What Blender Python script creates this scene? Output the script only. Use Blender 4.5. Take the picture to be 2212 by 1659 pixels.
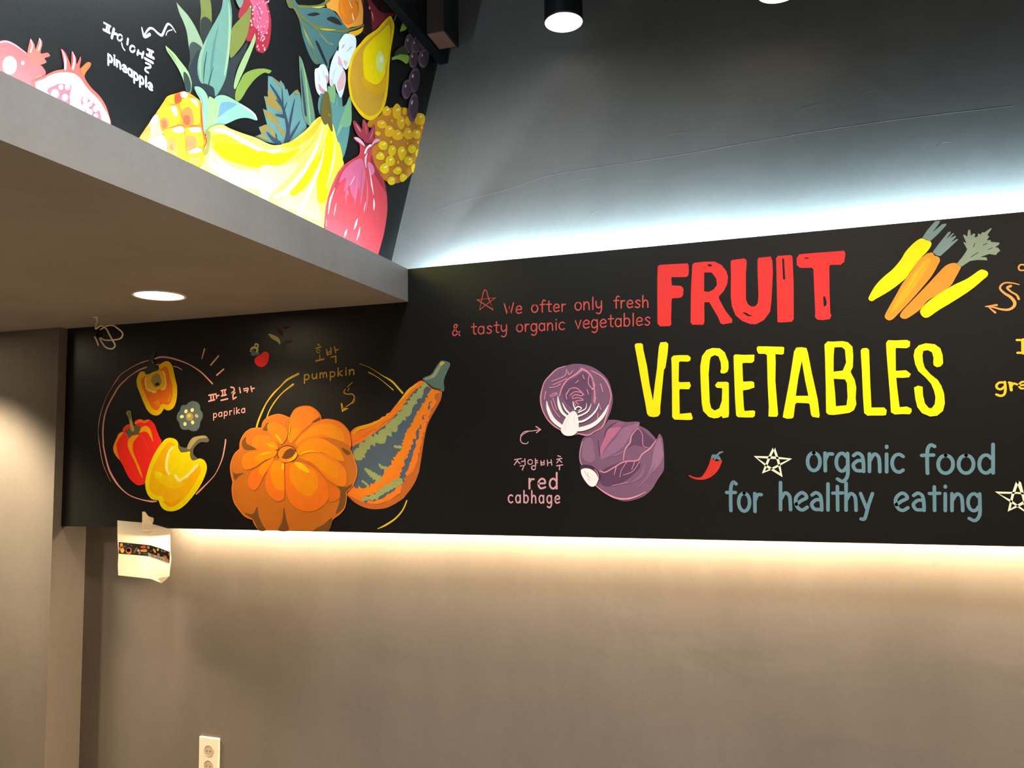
import bpy, bmesh, math, random
from mathutils import Vector, Matrix
from mathutils.geometry import tessellate_polygon

for o in list(bpy.data.objects):
    bpy.data.objects.remove(o)
SC = bpy.context.scene
COL = SC.collection

# ------------------------------------------------------------------ camera
CM = [[0.949977, 0.039341, 0.309833], [0.312003, -0.074803, -0.947132], [-0.014085, 0.996422, -0.083336]]
cam_d = bpy.data.cameras.new('camera')
cam = bpy.data.objects.new('camera', cam_d)
COL.objects.link(cam)
cam_d.sensor_fit = 'HORIZONTAL'
cam_d.sensor_width = 36.0
cam_d.lens = 1703.0 / 2212.0 * 36.0
cam_d.clip_start = 0.05
cam_d.clip_end = 60
mw = Matrix(CM).to_4x4()
mw.translation = Vector((0, 0, 1.55))
cam.matrix_world = mw
SC.camera = cam

# ------------------------------------------------------------------ exposure, world
SC.view_settings.view_transform = 'Standard'
SC.view_settings.look = 'None'
SC.view_settings.exposure = 0.0
SC.view_settings.gamma = 1.0
SC.view_settings.use_curve_mapping = False
wd = bpy.data.worlds.new('room_ambience')
SC.world = wd
wd.use_nodes = True
bg = wd.node_tree.nodes['Background']
bg.inputs[0].default_value = (1.0, 0.86, 0.70, 1)
bg.inputs[1].default_value = 0.10

# ------------------------------------------------------------------ unseen ceiling spots, added to light the boards, fascia and walls
def fill_spot(x, y, e, col, ang=112, bl=0.45):
    d = bpy.data.lights.new('added_fill_spot', 'SPOT')
    d.energy = e; d.color = col; d.spot_size = math.radians(ang); d.spot_blend = bl; d.shadow_soft_size = 0.22
    o = bpy.data.objects.new('added_fill_spot', d)
    COL.objects.link(o); o.location = (x, y, 3.80)
WARMW = (1.0, 0.85, 0.68)
COOLW = (0.95, 0.98, 1.0)
fill_spot(-1.0, 2.3, 75, (0.80, 0.93, 1.0), 150, 0.8)  # cool spot added high beside the fruit mural to brighten its far end
for x, y, e, c in ((-0.78, 1.55, 145, COOLW), (-0.78, 0.0, 200, COOLW), (0.45, 1.25, 310, WARMW), (1.65, 1.25, 310, WARMW), (0.3, -0.9, 190, WARMW), (-0.9, -3.0, 220, WARMW), (1.6, -0.9, 230, WARMW)):
    fill_spot(x, y, e, c)

# ------------------------------------------------------------------ materials
def lin(c):
    return c / 12.92 if c <= 0.04045 else ((c + 0.055) / 1.055) ** 2.4
MATS = {}
def N(nt, t, **kw):
    n = nt.nodes.new(t)
    for a, v in kw.items():
        n.inputs[a].default_value = v
    return n
def mat(name, rgb, rough=0.6, spec=0.3, var=0.12, scale=9.0, bump=0.0, bscale=40.0, metal=0.0, stretch=(1, 1, 1), detail=4.0):
    """noise-mottled surface"""
    if name in MATS: return MATS[name]
    m = bpy.data.materials.new(name); m.use_nodes = True
    nt = m.node_tree; b = nt.nodes['Principled BSDF']
    b.inputs['Roughness'].default_value = rough
    b.inputs['Specular IOR Level'].default_value = spec
    b.inputs['Metallic'].default_value = metal
    tc = nt.nodes.new('ShaderNodeTexCoord')
    mp = nt.nodes.new('ShaderNodeMapping'); mp.inputs['Scale'].default_value = stretch
    nt.links.new(tc.outputs['Object'], mp.inputs['Vector'])
    nz = N(nt, 'ShaderNodeTexNoise', Scale=scale, Detail=detail, Roughness=0.6)
    nt.links.new(mp.outputs['Vector'], nz.inputs['Vector'])
    mx = nt.nodes.new('ShaderNodeMix'); mx.data_type = 'RGBA'
    mx.inputs[6].default_value = tuple(max(0, c * (1 - var)) for c in rgb) + (1,)
    mx.inputs[7].default_value = tuple(min(1, c * (1 + var)) for c in rgb) + (1,)
    nt.links.new(nz.outputs['Fac'], mx.inputs[0])
    nt.links.new(mx.outputs[2], b.inputs['Base Color'])
    if bump:
        n2 = N(nt, 'ShaderNodeTexNoise', Scale=bscale, Detail=5.0, Roughness=0.6)
        nt.links.new(mp.outputs['Vector'], n2.inputs['Vector'])
        bp = N(nt, 'ShaderNodeBump', Strength=bump, Distance=0.01)
        nt.links.new(n2.outputs['Fac'], bp.inputs['Height'])
        nt.links.new(bp.outputs['Normal'], b.inputs['Normal'])
    MATS[name] = m
    return m
def emis(name, rgb, s):
    if name in MATS: return MATS[name]
    m = bpy.data.materials.new(name); m.use_nodes = True
    nt = m.node_tree; nt.nodes.clear()
    o = nt.nodes.new('ShaderNodeOutputMaterial'); e = nt.nodes.new('ShaderNodeEmission')
    e.inputs[0].default_value = tuple(rgb) + (1,); e.inputs[1].default_value = s
    nt.links.new(e.outputs[0], o.inputs[0])
    MATS[name] = m
    return m
def paint(h):
    r, g, b = (lin(c / 255.0) for c in h)
    return mat('paint_%d_%d_%d' % tuple(h), (min(r, .9), min(g, .9), min(b, .9)), rough=0.55, spec=0.25, var=0.10, scale=26.0)

def plaster(name, rgb):
    """troweled plaster: cloudy tone, vertical streaks, shallow trowel ridges"""
    m = bpy.data.materials.new(name); m.use_nodes = True
    nt = m.node_tree; b = nt.nodes['Principled BSDF']
    b.inputs['Roughness'].default_value = 0.75; b.inputs['Specular IOR Level'].default_value = 0.25
    tc = nt.nodes.new('ShaderNodeTexCoord')
    mp = nt.nodes.new('ShaderNodeMapping'); mp.inputs['Scale'].default_value = (1.0, 1.0, 0.35)
    nt.links.new(tc.outputs['Object'], mp.inputs['Vector'])
    n1 = N(nt, 'ShaderNodeTexNoise', Scale=2.2, Detail=6.0, Roughness=0.62)
    nt.links.new(mp.outputs['Vector'], n1.inputs['Vector'])
    n2 = N(nt, 'ShaderNodeTexNoise', Scale=60.0, Detail=3.0, Roughness=0.6)
    nt.links.new(tc.outputs['Object'], n2.inputs['Vector'])
    cr = nt.nodes.new('ShaderNodeMapRange'); cr.inputs[1].default_value = 0.32; cr.inputs[2].default_value = 0.68
    nt.links.new(n1.outputs['Fac'], cr.inputs[0])
    mx = nt.nodes.new('ShaderNodeMix'); mx.data_type = 'RGBA'
    mx.inputs[6].default_value = tuple(c * 0.88 for c in rgb) + (1,)
    mx.inputs[7].default_value = tuple(c * 1.10 for c in rgb) + (1,)
    nt.links.new(cr.outputs[0], mx.inputs[0])
    m2 = nt.nodes.new('ShaderNodeMix'); m2.data_type = 'RGBA'; m2.blend_type = 'MULTIPLY'; m2.inputs[0].default_value = 0.14
    nt.links.new(mx.outputs[2], m2.inputs[6]); nt.links.new(n2.outputs['Fac'], m2.inputs[7])
    nt.links.new(m2.outputs[2], b.inputs['Base Color'])
    n3 = N(nt, 'ShaderNodeTexNoise', Scale=3.0, Detail=3.0, Roughness=0.5, Distortion=1.2)
    nt.links.new(tc.outputs['Object'], n3.inputs['Vector'])
    ad = nt.nodes.new('ShaderNodeMath'); ad.operation = 'MULTIPLY_ADD'; ad.inputs[1].default_value = 0.06
    nt.links.new(n2.outputs['Fac'], ad.inputs[0]); nt.links.new(n3.outputs['Fac'], ad.inputs[2])
    bp = N(nt, 'ShaderNodeBump', Strength=0.2, Distance=0.010)
    nt.links.new(ad.outputs[0], bp.inputs['Height'])
    nt.links.new(bp.outputs['Normal'], b.inputs['Normal'])
    MATS[name] = m
    return m
PLASTER = plaster('grey_plaster', (0.158, 0.143, 0.132))
SOFFIT_M = plaster('grey_soffit_plaster', (0.270, 0.262, 0.256))
FLOOR_M = mat('floor_tile', (0.18, 0.145, 0.105), rough=0.45, var=0.15, scale=3.0)
CEIL_M = mat('ceiling_grey', (0.13, 0.128, 0.125), rough=0.8)
BOARD_M = mat('black_chalk_paint', (0.0045, 0.0042, 0.0039), rough=0.40, spec=0.42, var=0.25, scale=14.0, bump=0.06, bscale=160.0)
BLACK_M = mat('black_metal', (0.004, 0.004, 0.0045), rough=0.5, spec=0.15)

# ------------------------------------------------------------------ mesh helpers
def link(name, bm, mats, parent=None, smooth=False):
    me = bpy.data.meshes.new(name)
    bm.normal_update()
    bm.to_mesh(me); bm.free()
    for m in (mats if isinstance(mats, (list, tuple)) else [mats]):
        me.materials.append(m)
    if smooth:
        for p in me.polygons: p.use_smooth = True
    o = bpy.data.objects.new(name, me)
    COL.objects.link(o)
    if parent: 
        o.parent = parent
        o.matrix_parent_inverse = Matrix.Translation(-parent.location)
    return o
def empty(name, loc, label, cat, group=None):
    o = bpy.data.objects.new(name, None); o.empty_display_size = 0.05
    COL.objects.link(o); o.location = loc
    tag(o, label, cat, group)
    return o
def tag(o, label, cat, group=None):
    o['label'] = label; o['category'] = cat
    if group: o['group'] = group
    return o
def struct(o, label=None):
    o['kind'] = 'structure'
    if label: o['label'] = label
    return o
def add_box(bm, x0, x1, y0, y1, z0, z1, bev=0.0):
    r = bmesh.ops.create_cube(bm, size=1.0)
    for v in r['verts']:
        v.co = Vector(((x0 + x1) / 2 + v.co.x * (x1 - x0), (y0 + y1) / 2 + v.co.y * (y1 - y0), (z0 + z1) / 2 + v.co.z * (z1 - z0)))
    if bev:
        es = list({e for v in r['verts'] for e in v.link_edges})
        bmesh.ops.bevel(bm, geom=es, offset=bev, segments=2, profile=0.6, affect='EDGES')
def box(name, dims, m, parent=None, bev=0.0):
    bm = bmesh.new(); add_box(bm, *dims, bev=bev)
    return link(name, bm, m, parent)
def lathe(bm, prof, c, axis='Z', n=48, mi=0):
    """prof: list of (r, h)"""
    rings = []
    for r, h in prof:
        rg = []
        for i in range(n):
            a = 2 * math.pi * i / n
            if axis == 'Z': p = Vector((c[0] + r * math.cos(a), c[1] + r * math.sin(a), c[2] + h))
            else: p = Vector((c[0] + r * math.cos(a), c[1] + h, c[2] + r * math.sin(a)))
            rg.append(bm.verts.new(p))
        rings.append(rg)
    for a, b in zip(rings, rings[1:]):
        for i in range(n):
            f = bm.faces.new((a[i], a[(i + 1) % n], b[(i + 1) % n], b[i])); f.material_index = mi; f.smooth = True
    return rings
def disc(bm, r, c, n=48, axis='Z', mi=0):
    vs = []
    for i in range(n):
        a = 2 * math.pi * i / n
        vs.append(bm.verts.new((c[0] + r * math.cos(a), c[1] + (r * math.sin(a) if axis == 'Z' else 0), c[2] + (0 if axis == 'Z' else r * math.sin(a)))))
    f = bm.faces.new(vs); f.material_index = mi
def catmull(pts, closed=False, n=4):
    """smooth through pts; a doubled point makes a corner"""
    if closed:
        cs = [i for i in range(len(pts)) if (Vector(pts[i]) - Vector(pts[i - 1])).length < 1e-7]
        if not cs:
            P = pts; out = []; L = len(P)
            for i in range(L):
                a, b, c, d = P[i - 1], P[i], P[(i + 1) % L], P[(i + 2) % L]
                for t in range(n): out.append(cm(a, b, c, d, t / n))
            return out
        pts = pts[cs[0]:] + pts[:cs[0]] + [pts[cs[0]]]
    runs = [[pts[0]]]
    for p, q in zip(pts, pts[1:]):
        if sum((a - b) ** 2 for a, b in zip(p, q)) < 1e-13: runs.append([q])
        else: runs[-1].append(q)
    out = []
    for R in runs:
        L = len(R)
        for i in range(L - 1):
            a = R[i - 1] if i else R[0]; d = R[i + 2] if i + 2 < L else R[-1]
            for t in range(n): out.append(cm(a, R[i], R[i + 1], d, t / n))
        if R is runs[-1] and not closed: out.append(R[-1])
    return out
def cm(a, b, c, d, t):
    return tuple(0.5 * ((2 * q) + (-p + r) * t + (2 * p - 5 * q + 4 * r - s) * t * t + (-p + 3 * q - 3 * r + s) * t ** 3) for p, q, r, s in zip(a, b, c, d))
def tube(bm, pts, r, n=8):
    pts = [Vector(p) for p in pts]
    up = Vector((0.3, 0.9, 0.2)); prev = None
    for i, p in enumerate(pts):
        t = (pts[min(i + 1, len(pts) - 1)] - pts[max(i - 1, 0)]).normalized()
        u = t.cross(up).normalized(); v = t.cross(u)
        rg = [bm.verts.new(p + r * (math.cos(2 * math.pi * k / n) * u + math.sin(2 * math.pi * k / n) * v)) for k in range(n)]
        if prev:
            for k in range(n):
                f = bm.faces.new((prev[k], prev[(k + 1) % n], rg[(k + 1) % n], rg[k])); f.smooth = True
        else: bm.faces.new(rg[::-1])
        prev = rg
    bm.faces.new(prev)

# ------------------------------------------------------------------ the room
XF, XM, XS = -1.392, -1.56, -3.191         # fascia face, mural wall face, side of the left pier
YP, YB, YT = 2.90, 3.045, 2.855            # face of the black board, back wall, pier face
ZS, ZL, ZB, ZC = 2.1605, 2.297, 1.2235, 4.05
SLOPE = math.tan(math.radians(65.6))
struct(box('floor', (-4.6, 3.2, -3.4, YB + 0.2, -0.1, 0.0), FLOOR_M))
struct(box('ceiling', (-4.6, 3.2, -3.4, 4.2, ZC, ZC + 0.12), CEIL_M))
struct(box('wall_back', (XS - 0.3, 3.2, YB, YB + 0.15, 0, ZL - 0.02), PLASTER), 'grey plaster wall below the black mural board')
struct(box('wall_left', (-4.6, XS, YT, YB + 0.15, 0, ZS), PLASTER), 'tan lit plaster wall left of the mural board')
# leaning upper wall
bm = bmesh.new()
z0, z1 = ZL - 0.06, ZC
y0 = YB + (z0 - ZL) / SLOPE; y1 = YB + (z1 - ZL) / SLOPE
vs = [bm.verts.new(p) for p in ((XM - 0.1, y0, z0), (3.2, y0, z0), (3.2, y1, z1), (XM - 0.1, y1, z1), (XM - 0.1, y0 + 0.15, z0), (3.2, y0 + 0.15, z0), (3.2, y1 + 0.15, z1), (XM - 0.1, y1 + 0.15, z1))]
for q in ((0, 1, 2, 3), (7, 6, 5, 4), (4, 5, 1, 0), (3, 2, 6, 7), (0, 3, 7, 4), (1, 5, 6, 2)): bm.faces.new([vs[i] for i in q])
bmesh.ops.recalc_face_normals(bm, faces=bm.faces)
struct(link('wall_back_upper', bm, PLASTER), 'leaning grey plaster wall above the mural board')
# plaster seams on the leaning wall: thin raised ridges
def on_slope(x, z, d=0.0):
    return (x, YB + (z - ZL) / SLOPE - d, z + d / SLOPE)
SEAM = [[(-1.45, 2.60), (-1.30, 2.655), (-1.05, 2.70), (-0.86, 2.745), (-0.6, 2.755), (-0.3, 2.765), (0.1, 2.79), (0.5, 2.80), (0.9, 2.795)]]
bm = bmesh.new()
for s in SEAM:
    tube(bm, catmull([on_slope(x, z) for x, z in s], n=6), 0.0005, 6)
rnd = random.Random(3)
for i in range(10):
    x = rnd.uniform(-1.3, 1.0); z = rnd.uniform(2.33, 3.0); a = rnd.uniform(-0.5, 0.7); l = rnd.uniform(0.04, 0.12)
    tube(bm, catmull([on_slope(x + t * l * math.cos(a), z + t * l * math.sin(a) + 0.012 * math.sin(t * 3)) for t in (0, .33, .66, 1)], n=3), 0.0004, 5)
struct(link('trim_1', bm, PLASTER), 'plaster seam and trowel ridges on the leaning wall')
# soffit with its lip (a trough for the strip light behind the lip)
struct(box('ceiling_soffit', (-4.6, XF, -2.2, YB, ZS, ZS + 0.016), SOFFIT_M), 'lowered grey soffit over the left side')
struct(box('trim_2', (XF - 0.014, XF, -2.2, YP + 0.03, ZS + 0.016, ZL), SOFFIT_M), 'grey fascia along the soffit edge')
struct(box('wall_left_upper', (XM - 0.16, XM - 0.03, -2.2, 3.55, ZS + 0.016, ZC), CEIL_M), 'wall behind the fruit mural')
# black beam under the ceiling and the steel post end beside it
tag(box('ceiling_beam', (-1.548, -1.502, -2.2, 3.62, 3.53, ZC), BLACK_M, bev=0.004), 'black beam under the ceiling along the top of the fruit mural', 'beam')
pt = empty('hanging_post', (-1.447, 3.41, 3.5485), 'short dark steel post end hanging from the ceiling beside the fruit mural', 'post')
RUST = mat('red_oxide_primer', (0.105, 0.042, 0.026), rough=0.7, var=0.3, scale=20)
DRUST = mat('dark_red_oxide', (0.020, 0.008, 0.007), rough=0.7, var=0.3, scale=20)
box('post_core', (-1.497, -1.408, 3.335, 3.487, 3.5485, ZC), DRUST, pt)
box('post_flange', (-1.408, -1.396, 3.335, 3.495, 3.545, ZC), BLACK_M, pt)
box('end_plate', (-1.495, -1.408, 3.337, 3.487, 3.5455, 3.5485), RUST, pt)

# ------------------------------------------------------------------ strip lights
def strip(name, label, dims, col, s, axis):
    x0, x1, y0, y1, z0, z1 = dims
    t = empty(name, ((x0 + x1) / 2, (y0 + y1) / 2, z0), label, 'strip light', None)
    box('channel', (x0, x1, y0, y1, z0, z0 + (z1 - z0) * 0.5), mat('strip_aluminium', (0.6, 0.6, 0.6), rough=0.4), t)
    g = 0.0015
    zz = (z0 + (z1 - z0) * 0.5, z1)
    if axis < 0:
        t.location.z = z1
    box('diffuser', (x0 + g, x1 - g, y0 + g, y1 - g, zz[0], zz[1]), emis('emit_' + name + str(s), col, s), t)
    return t
COOL = (0.64, 0.88, 1.0); COOLB = (0.54, 0.84, 1.0); WARM = (1.0, 0.72, 0.42)
# upper strip: stuck on the back of the board, facing the leaning wall
t = empty('strip_light', (0.9, YP + 0.030, 2.235), 'cool white strip light hidden behind the top of the black mural board', 'strip light')
ALU = mat('strip_aluminium', (0.6, 0.6, 0.6), rough=0.4)
bm = bmesh.new()
add_box(bm, -1.32, 3.0, YP + 0.0285, YP + 0.034, 2.222, 2.248)
add_box(bm, -1.32, 3.0, YP + 0.034, YP + 0.042, 2.222, 2.225)
add_box(bm, -1.32, 3.0, YP + 0.034, YP + 0.046, 2.2475, 2.2495)  # unseen upper lip, added to dim the glow higher up the leaning wall
link('channel', bm, ALU, t)
bm = bmesh.new()
bm.faces.new([bm.verts.new(p) for p in ((-1.318, YP + 0.036, 2.226), (-1.318, YP + 0.036, 2.246), (2.998, YP + 0.036, 2.246), (2.998, YP + 0.036, 2.226))])
link('diffuser', bm, emis('emit_top', COOLB, 2700.0), t)
strip('strip_light', 'cool white strip light in the trough behind the soffit fascia', (-1.476, -1.456, -0.6, 2.84, ZS + 0.016, ZS + 0.030), COOL, 230.0, 1)
# lower strip points down
t = empty('strip_light', (0.2, 3.0, 1.30), 'warm white strip light hidden under the black mural board', 'strip light')
box('channel', (-2.62, 3.0, 2.990, 3.010, 1.292, 1.30), MATS['strip_aluminium'], t)
box('diffuser', (-2.618, 2.998, 2.991, 3.009, 1.284, 1.292), emis('emit_warm', WARM, 480.0), t)

# ------------------------------------------------------------------ recessed and surface lamps
def spot(parent, loc, e, col, ang, blend, r):
    d = bpy.data.lights.new('lamp_light', 'SPOT'); d.energy = e; d.color = col
    d.spot_size = math.radians(ang); d.spot_blend = blend; d.shadow_soft_size = r
    o = bpy.data.objects.new('lamp_light', d); COL.objects.link(o); o.location = loc
    return o
WHITE_M = mat('white_enamel', (0.75, 0.73, 0.70), rough=0.4, var=0.03)
def downlight(x, y, z, r, label, power, soft=0.07, ang=142):
    t = empty('recessed_downlight', (x, y, z), label, 'ceiling light')
    bm = bmesh.new(); lathe(bm, [(r, 0.0), (r, -0.004), (r * 0.985, -0.006), (r * 0.90, -0.005), (r * 0.875, 0.0), (r * 0.86, 0.006)], (x, y, z))
    link('trim_ring', bm, WHITE_M, t)
    bm = bmesh.new(); disc(bm, r * 0.875, (x, y, z - 0.0022))
    link('lens', bm, emis('emit_down', (1.0, 0.80, 0.52), 22.0), t)
    spot(t, (x, y, z - 0.012), power, (1.0, 0.78, 0.50), ang, 0.55, soft)
    return t
downlight(-2.205, 2.412, ZS, 0.098, 'round recessed downlight glowing warm in the soffit', 60)
downlight(-3.62, 2.50, ZS, 0.098, 'recessed downlight over the tan left wall', 520, 0.12, 104)
downlight(-4.05, 1.45, ZS, 0.098, 'recessed downlight nearer the entrance end of the soffit', 260)
def cylinder_lamp(x, y, zb, r, label, col, es, power, h):
    t = empty('cylinder_lamp', (x, y, zb), label, 'ceiling light')
    bm = bmesh.new(); lathe(bm, [(r * 0.86, 0.006), (r * 0.90, 0.0), (r, 0.0), (r, 0.012), (r, h)], (x, y, zb))
    link('housing', bm, BLACK_M, t)
    bm = bmesh.new(); lathe(bm, [(r * 0.985, -0.001), (r * 1.0, -0.003), (r * 1.0, -0.0005)], (x, y, zb))
    link('rim', bm, mat('rim_chrome', (0.7, 0.72, 0.75), rough=0.25, metal=1.0, var=0.02), t)
    bm = bmesh.new(); disc(bm, r * 0.985, (x, y, zb - 0.0015))
    link('lens', bm, emis('emit_cyl' + label[:6], col, es), t)
    if power: spot(t, (x, y, zb - 0.012), power, col, 120, 0.9, r * 0.7)
    return t
cylinder_lamp(-0.824, 3.35, 3.487, 0.087, 'black cylinder lamp with bright white lens under the ceiling', (0.92, 0.96, 1.0), 2.6, 0, ZC - 3.487)
cylinder_lamp(0.10, 3.2, 3.362, 0.087, 'warm cylinder lamp cut by the top of the picture', (1.0, 0.82, 0.55), 3.0, 0, ZC - 3.362)

# ------------------------------------------------------------------ outlet
ot = empty('wall_outlet', (-2.428, YB, 0.10), 'white double wall socket on the grey wall near the floor', 'outlet')
PLATE = mat('outlet_plastic', (0.80, 0.77, 0.68), rough=0.35, var=0.02)
ox, oz = -2.441, 0.2105
bm = bmesh.new(); add_box(bm, -2.495, -2.389, YB - 0.011, YB, 0.105, 0.288, bev=0.004)
link('cover_plate', bm, PLATE, ot)
for zc in (0.2305, 0.1650):
    bm = bmesh.new(); lathe(bm, [(0.0255, -0.0112), (0.024, -0.013), (0.0225, -0.0113), (0.0205, -0.0095), (0.002, -0.0095)], (ox, YB, zc), axis='Y', n=32)
    disc(bm, 0.021, (ox, YB - 0.0114, zc), axis='Y', n=32)
    s = link('socket', bm, mat('socket_plastic', (0.55, 0.46, 0.36), rough=0.4, var=0.03), ot)
    for dx in (-0.0095, 0.0095):
        bm = bmesh.new(); disc(bm, 0.0026, (ox + dx, YB - 0.0132, zc), axis='Y', n=14)
        h = link('pin_hole', bm, BLACK_M); h.parent = s

# ------------------------------------------------------------------ loose cable hanging from the soffit
def cab(s, dy=0.0, amp=0.0):
    # points on a vertical plane below the soffit, metres
    return [(x, 2.69 + dy + amp * math.sin(i * 1.7), z) for i, (x, z) in enumerate(s)]
CAB1 = [(-2.8023, 2.1615), (-2.7992, 2.1439), (-2.7954, 2.1244), (-2.7928, 2.1049), (-2.7721, 2.1181), (-2.7444, 2.1019), (-2.7195, 2.0765), (-2.7006, 2.0491), (-2.695, 2.0274), (-2.7082, 2.0128), (-2.7324, 2.0189), (-2.7571, 2.038), (-2.7822, 2.0648)]
CAB2 = [(-2.7867, 2.1021), (-2.7601, 2.1183), (-2.7149, 2.1169), (-2.6815, 2.1004), (-2.666, 2.0804), (-2.6801, 2.0589), (-2.7186, 2.0516), (-2.7577, 2.0557), (-2.7915, 2.0702)]
CAB3 = [(-2.7939, 2.0693), (-2.7848, 2.0515), (-2.7706, 2.0291)]
CABW = mat('cable_sheath', (0.88, 0.80, 0.66), rough=0.5, var=0.05)
cb = empty('loose_cable', (CAB1[0][0], 2.69, ZS), 'looped thin white cable hanging from the soffit beside the downlight', 'cable')
bm = bmesh.new(); tube(bm, catmull(cab(CAB1, 0, 0.006), n=8), 0.0032, 8); link('cable_loop', bm, CABW, cb)
bm = bmesh.new(); tube(bm, catmull(cab(CAB2, 0.012, 0.008), n=8), 0.0032, 8); link('cable_loop', bm, CABW, cb)
bm = bmesh.new(); tube(bm, catmull(cab(CAB3, -0.01, 0.003), n=6), 0.0030, 8); link('cable_end', bm, CABW, cb)
bm = bmesh.new(); tube(bm, catmull([(CAB2[0][0] + 0.004, 2.702, CAB2[0][1] - 0.004), (CAB2[0][0] - 0.004, 2.70, CAB2[0][1] - 0.02), (CAB2[-1][0] - 0.004, 2.70, CAB2[-1][1] + 0.012), (CAB2[-1][0] + 0.004, 2.702, CAB2[-1][1])], n=4), 0.012, 10)
link('insulating_tape', bm, BLACK_M, cb)
bm = bmesh.new(); lathe(bm, [(0.0, 0.0), (0.012, -0.001), (0.012, -0.003), (0.004, -0.006)], (CAB1[0][0], 2.69, ZS), n=16)
link('grommet', bm, WHITE_M, cb)

# ------------------------------------------------------------------ mural painting helper
def parse(c):
    """one coat: kind, r, g, b, loops of x,z in tenths of a millimetre, stroke widths, roughness of the stroke edge"""
    loops = [[(l[i] * 1e-4, l[i + 1] * 1e-4) for i in range(0, len(l), 2)] for l in c[4]]
    w = [x * 1e-4 for x in c[5]] if len(c) > 5 else None
    return c[0], (c[1], c[2], c[3]), loops, w, (c[6] if len(c) > 6 else 0)
PR = random.Random(11)
class Painter:
    """lays coats of paint (flat coloured shapes) on a wall plane"""
    def __init__(self, to3d): self.to3d = to3d
    def fill(self, bm, loops, d, mi):
        vv = [[bm.verts.new(self.to3d(x, z, d)) for x, z in l] for l in loops]
        flat = [v for l in vv for v in l]
        tri = tessellate_polygon([[Vector((x, z, 0)) for x, z in l] for l in loops])
        for t in tri:
            try: f = bm.faces.new([flat[i] for i in t])
            except ValueError: continue
            f.material_index = mi
    def stroke(self, bm, pts, ws, d, mi, amp=0.0):
        P = [Vector(p) for p in pts]
        keep = [0]
        for i in range(1, len(P)):
            if (P[i] - P[keep[-1]]).length > 2e-4: keep.append(i)
        P = [P[i] for i in keep]; ws = [ws[i] for i in keep]
        if len(P) < 2: return
        n = len(P); L = []; R = []
        for i in range(n):
            t = (P[min(i + 1, n - 1)] - P[max(i - 1, 0)])
            if t.length < 1e-7: t = P[i] - P[i - 1]
            t.normalize(); nn = Vector((-t.y, t.x)); k = 1.0
            if 0 < i < n - 1:
                u = (P[i + 1] - P[i]).normalized(); c = abs(nn.dot(Vector((-u.y, u.x)))); k = 1.0 / max(0.6, c)
            a = ws[i] / 2 * k
            L.append(P[i] + nn * a * (1 + (PR.uniform(-amp, amp) * 1.3 if amp else 0))); R.append(P[i] - nn * a * (1 + (PR.uniform(-amp, amp) * 1.3 if amp else 0)))
        def cap(i, sgn):
            t = ((P[1] - P[0]) if i == 0 else (P[-1] - P[-2])).normalized() * sgn; nn = Vector((-t.y, t.x)); a = ws[i] / 2
            return [P[i] + a * (math.cos(x) * nn + math.sin(x) * t) for x in (0.5, 1.05, 1.57, 2.09, 2.64)]
        vl = [bm.verts.new(self.to3d(p.x, p.y, d)) for p in L]; vr = [bm.verts.new(self.to3d(p.x, p.y, d)) for p in R]
        for i in range(n - 1):
            f = bm.faces.new((vr[i], vr[i + 1], vl[i + 1], vl[i])); f.material_index = mi
        for i, sg in ((0, -1), (-1, 1)):
            c = [bm.verts.new(self.to3d(p.x, p.y, d)) for p in cap(i, sg)]
            a, b = (vr[0], vl[0]) if i == 0 else (vl[-1], vr[-1])
            f = bm.faces.new([a] + c + [b]); f.material_index = mi
    def coats(self, bm, layers, d, mats):
        for line in layers:
            t, h, loops, w, amp = parse(line)
            if h not in mats: mats.append(h)
            mi = mats.index(h)
            if t == 'F':
                lp = [catmull(loops[0], True)] + [catmull(l, True) for l in loops[1:]]
                self.fill(bm, lp, d, mi)
            elif t == 'P': self.fill(bm, loops, d, mi)
            else:
                p = loops[0]; ww = w if len(w) == len(p) else [w[0]] * len(p)
                if t in 'SJ' and len(p) > 2:
                    q = catmull([a + (b,) for a, b in zip(p, ww)], n=(5 if t == 'S' else 7))
                    p = [a[:2] for a in q]; ww = [max(2e-4, a[2]) for a in q]
                elif t == 'J':
                    m = 9; q = [tuple(a + (b - a) * i / m for a, b in zip(p[0] + (ww[0],), p[1] + (ww[1],))) for i in range(m + 1)]
                    p = [a[:2] for a in q]; ww = [a[2] for a in q]
                self.stroke(bm, p, ww, d, mi, amp)
            d += COAT
        return d
COAT = 0.00008
def paint_art(art, painter, root):
    for name, label, rank, layers, subs in art:
        d = 0.0004 + rank * 0.00022
        bm = bmesh.new(); mats = []
        d = painter.coats(bm, layers, d, mats)
        if not layers:
            # a lettering made only of letters: an Empty carries them
            bm.free()
            o = bpy.data.objects.new(name, None); o.empty_display_size = 0.02; COL.objects.link(o)
            o.parent = root; o.matrix_parent_inverse = Matrix.Translation(-root.location)
        else:
            bmesh.ops.recalc_face_normals(bm, faces=bm.faces)
            o = link(name, bm, [paint(h) for h in mats], root)
        if label: o['label'] = label
        for sn, sl, st in subs:
            bm = bmesh.new(); ms = []
            d = painter.coats(bm, st, d, ms)
            s = link(sn, bm, [paint(h) for h in ms])
            s.parent = o
            if sl: s['label'] = sl

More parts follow.
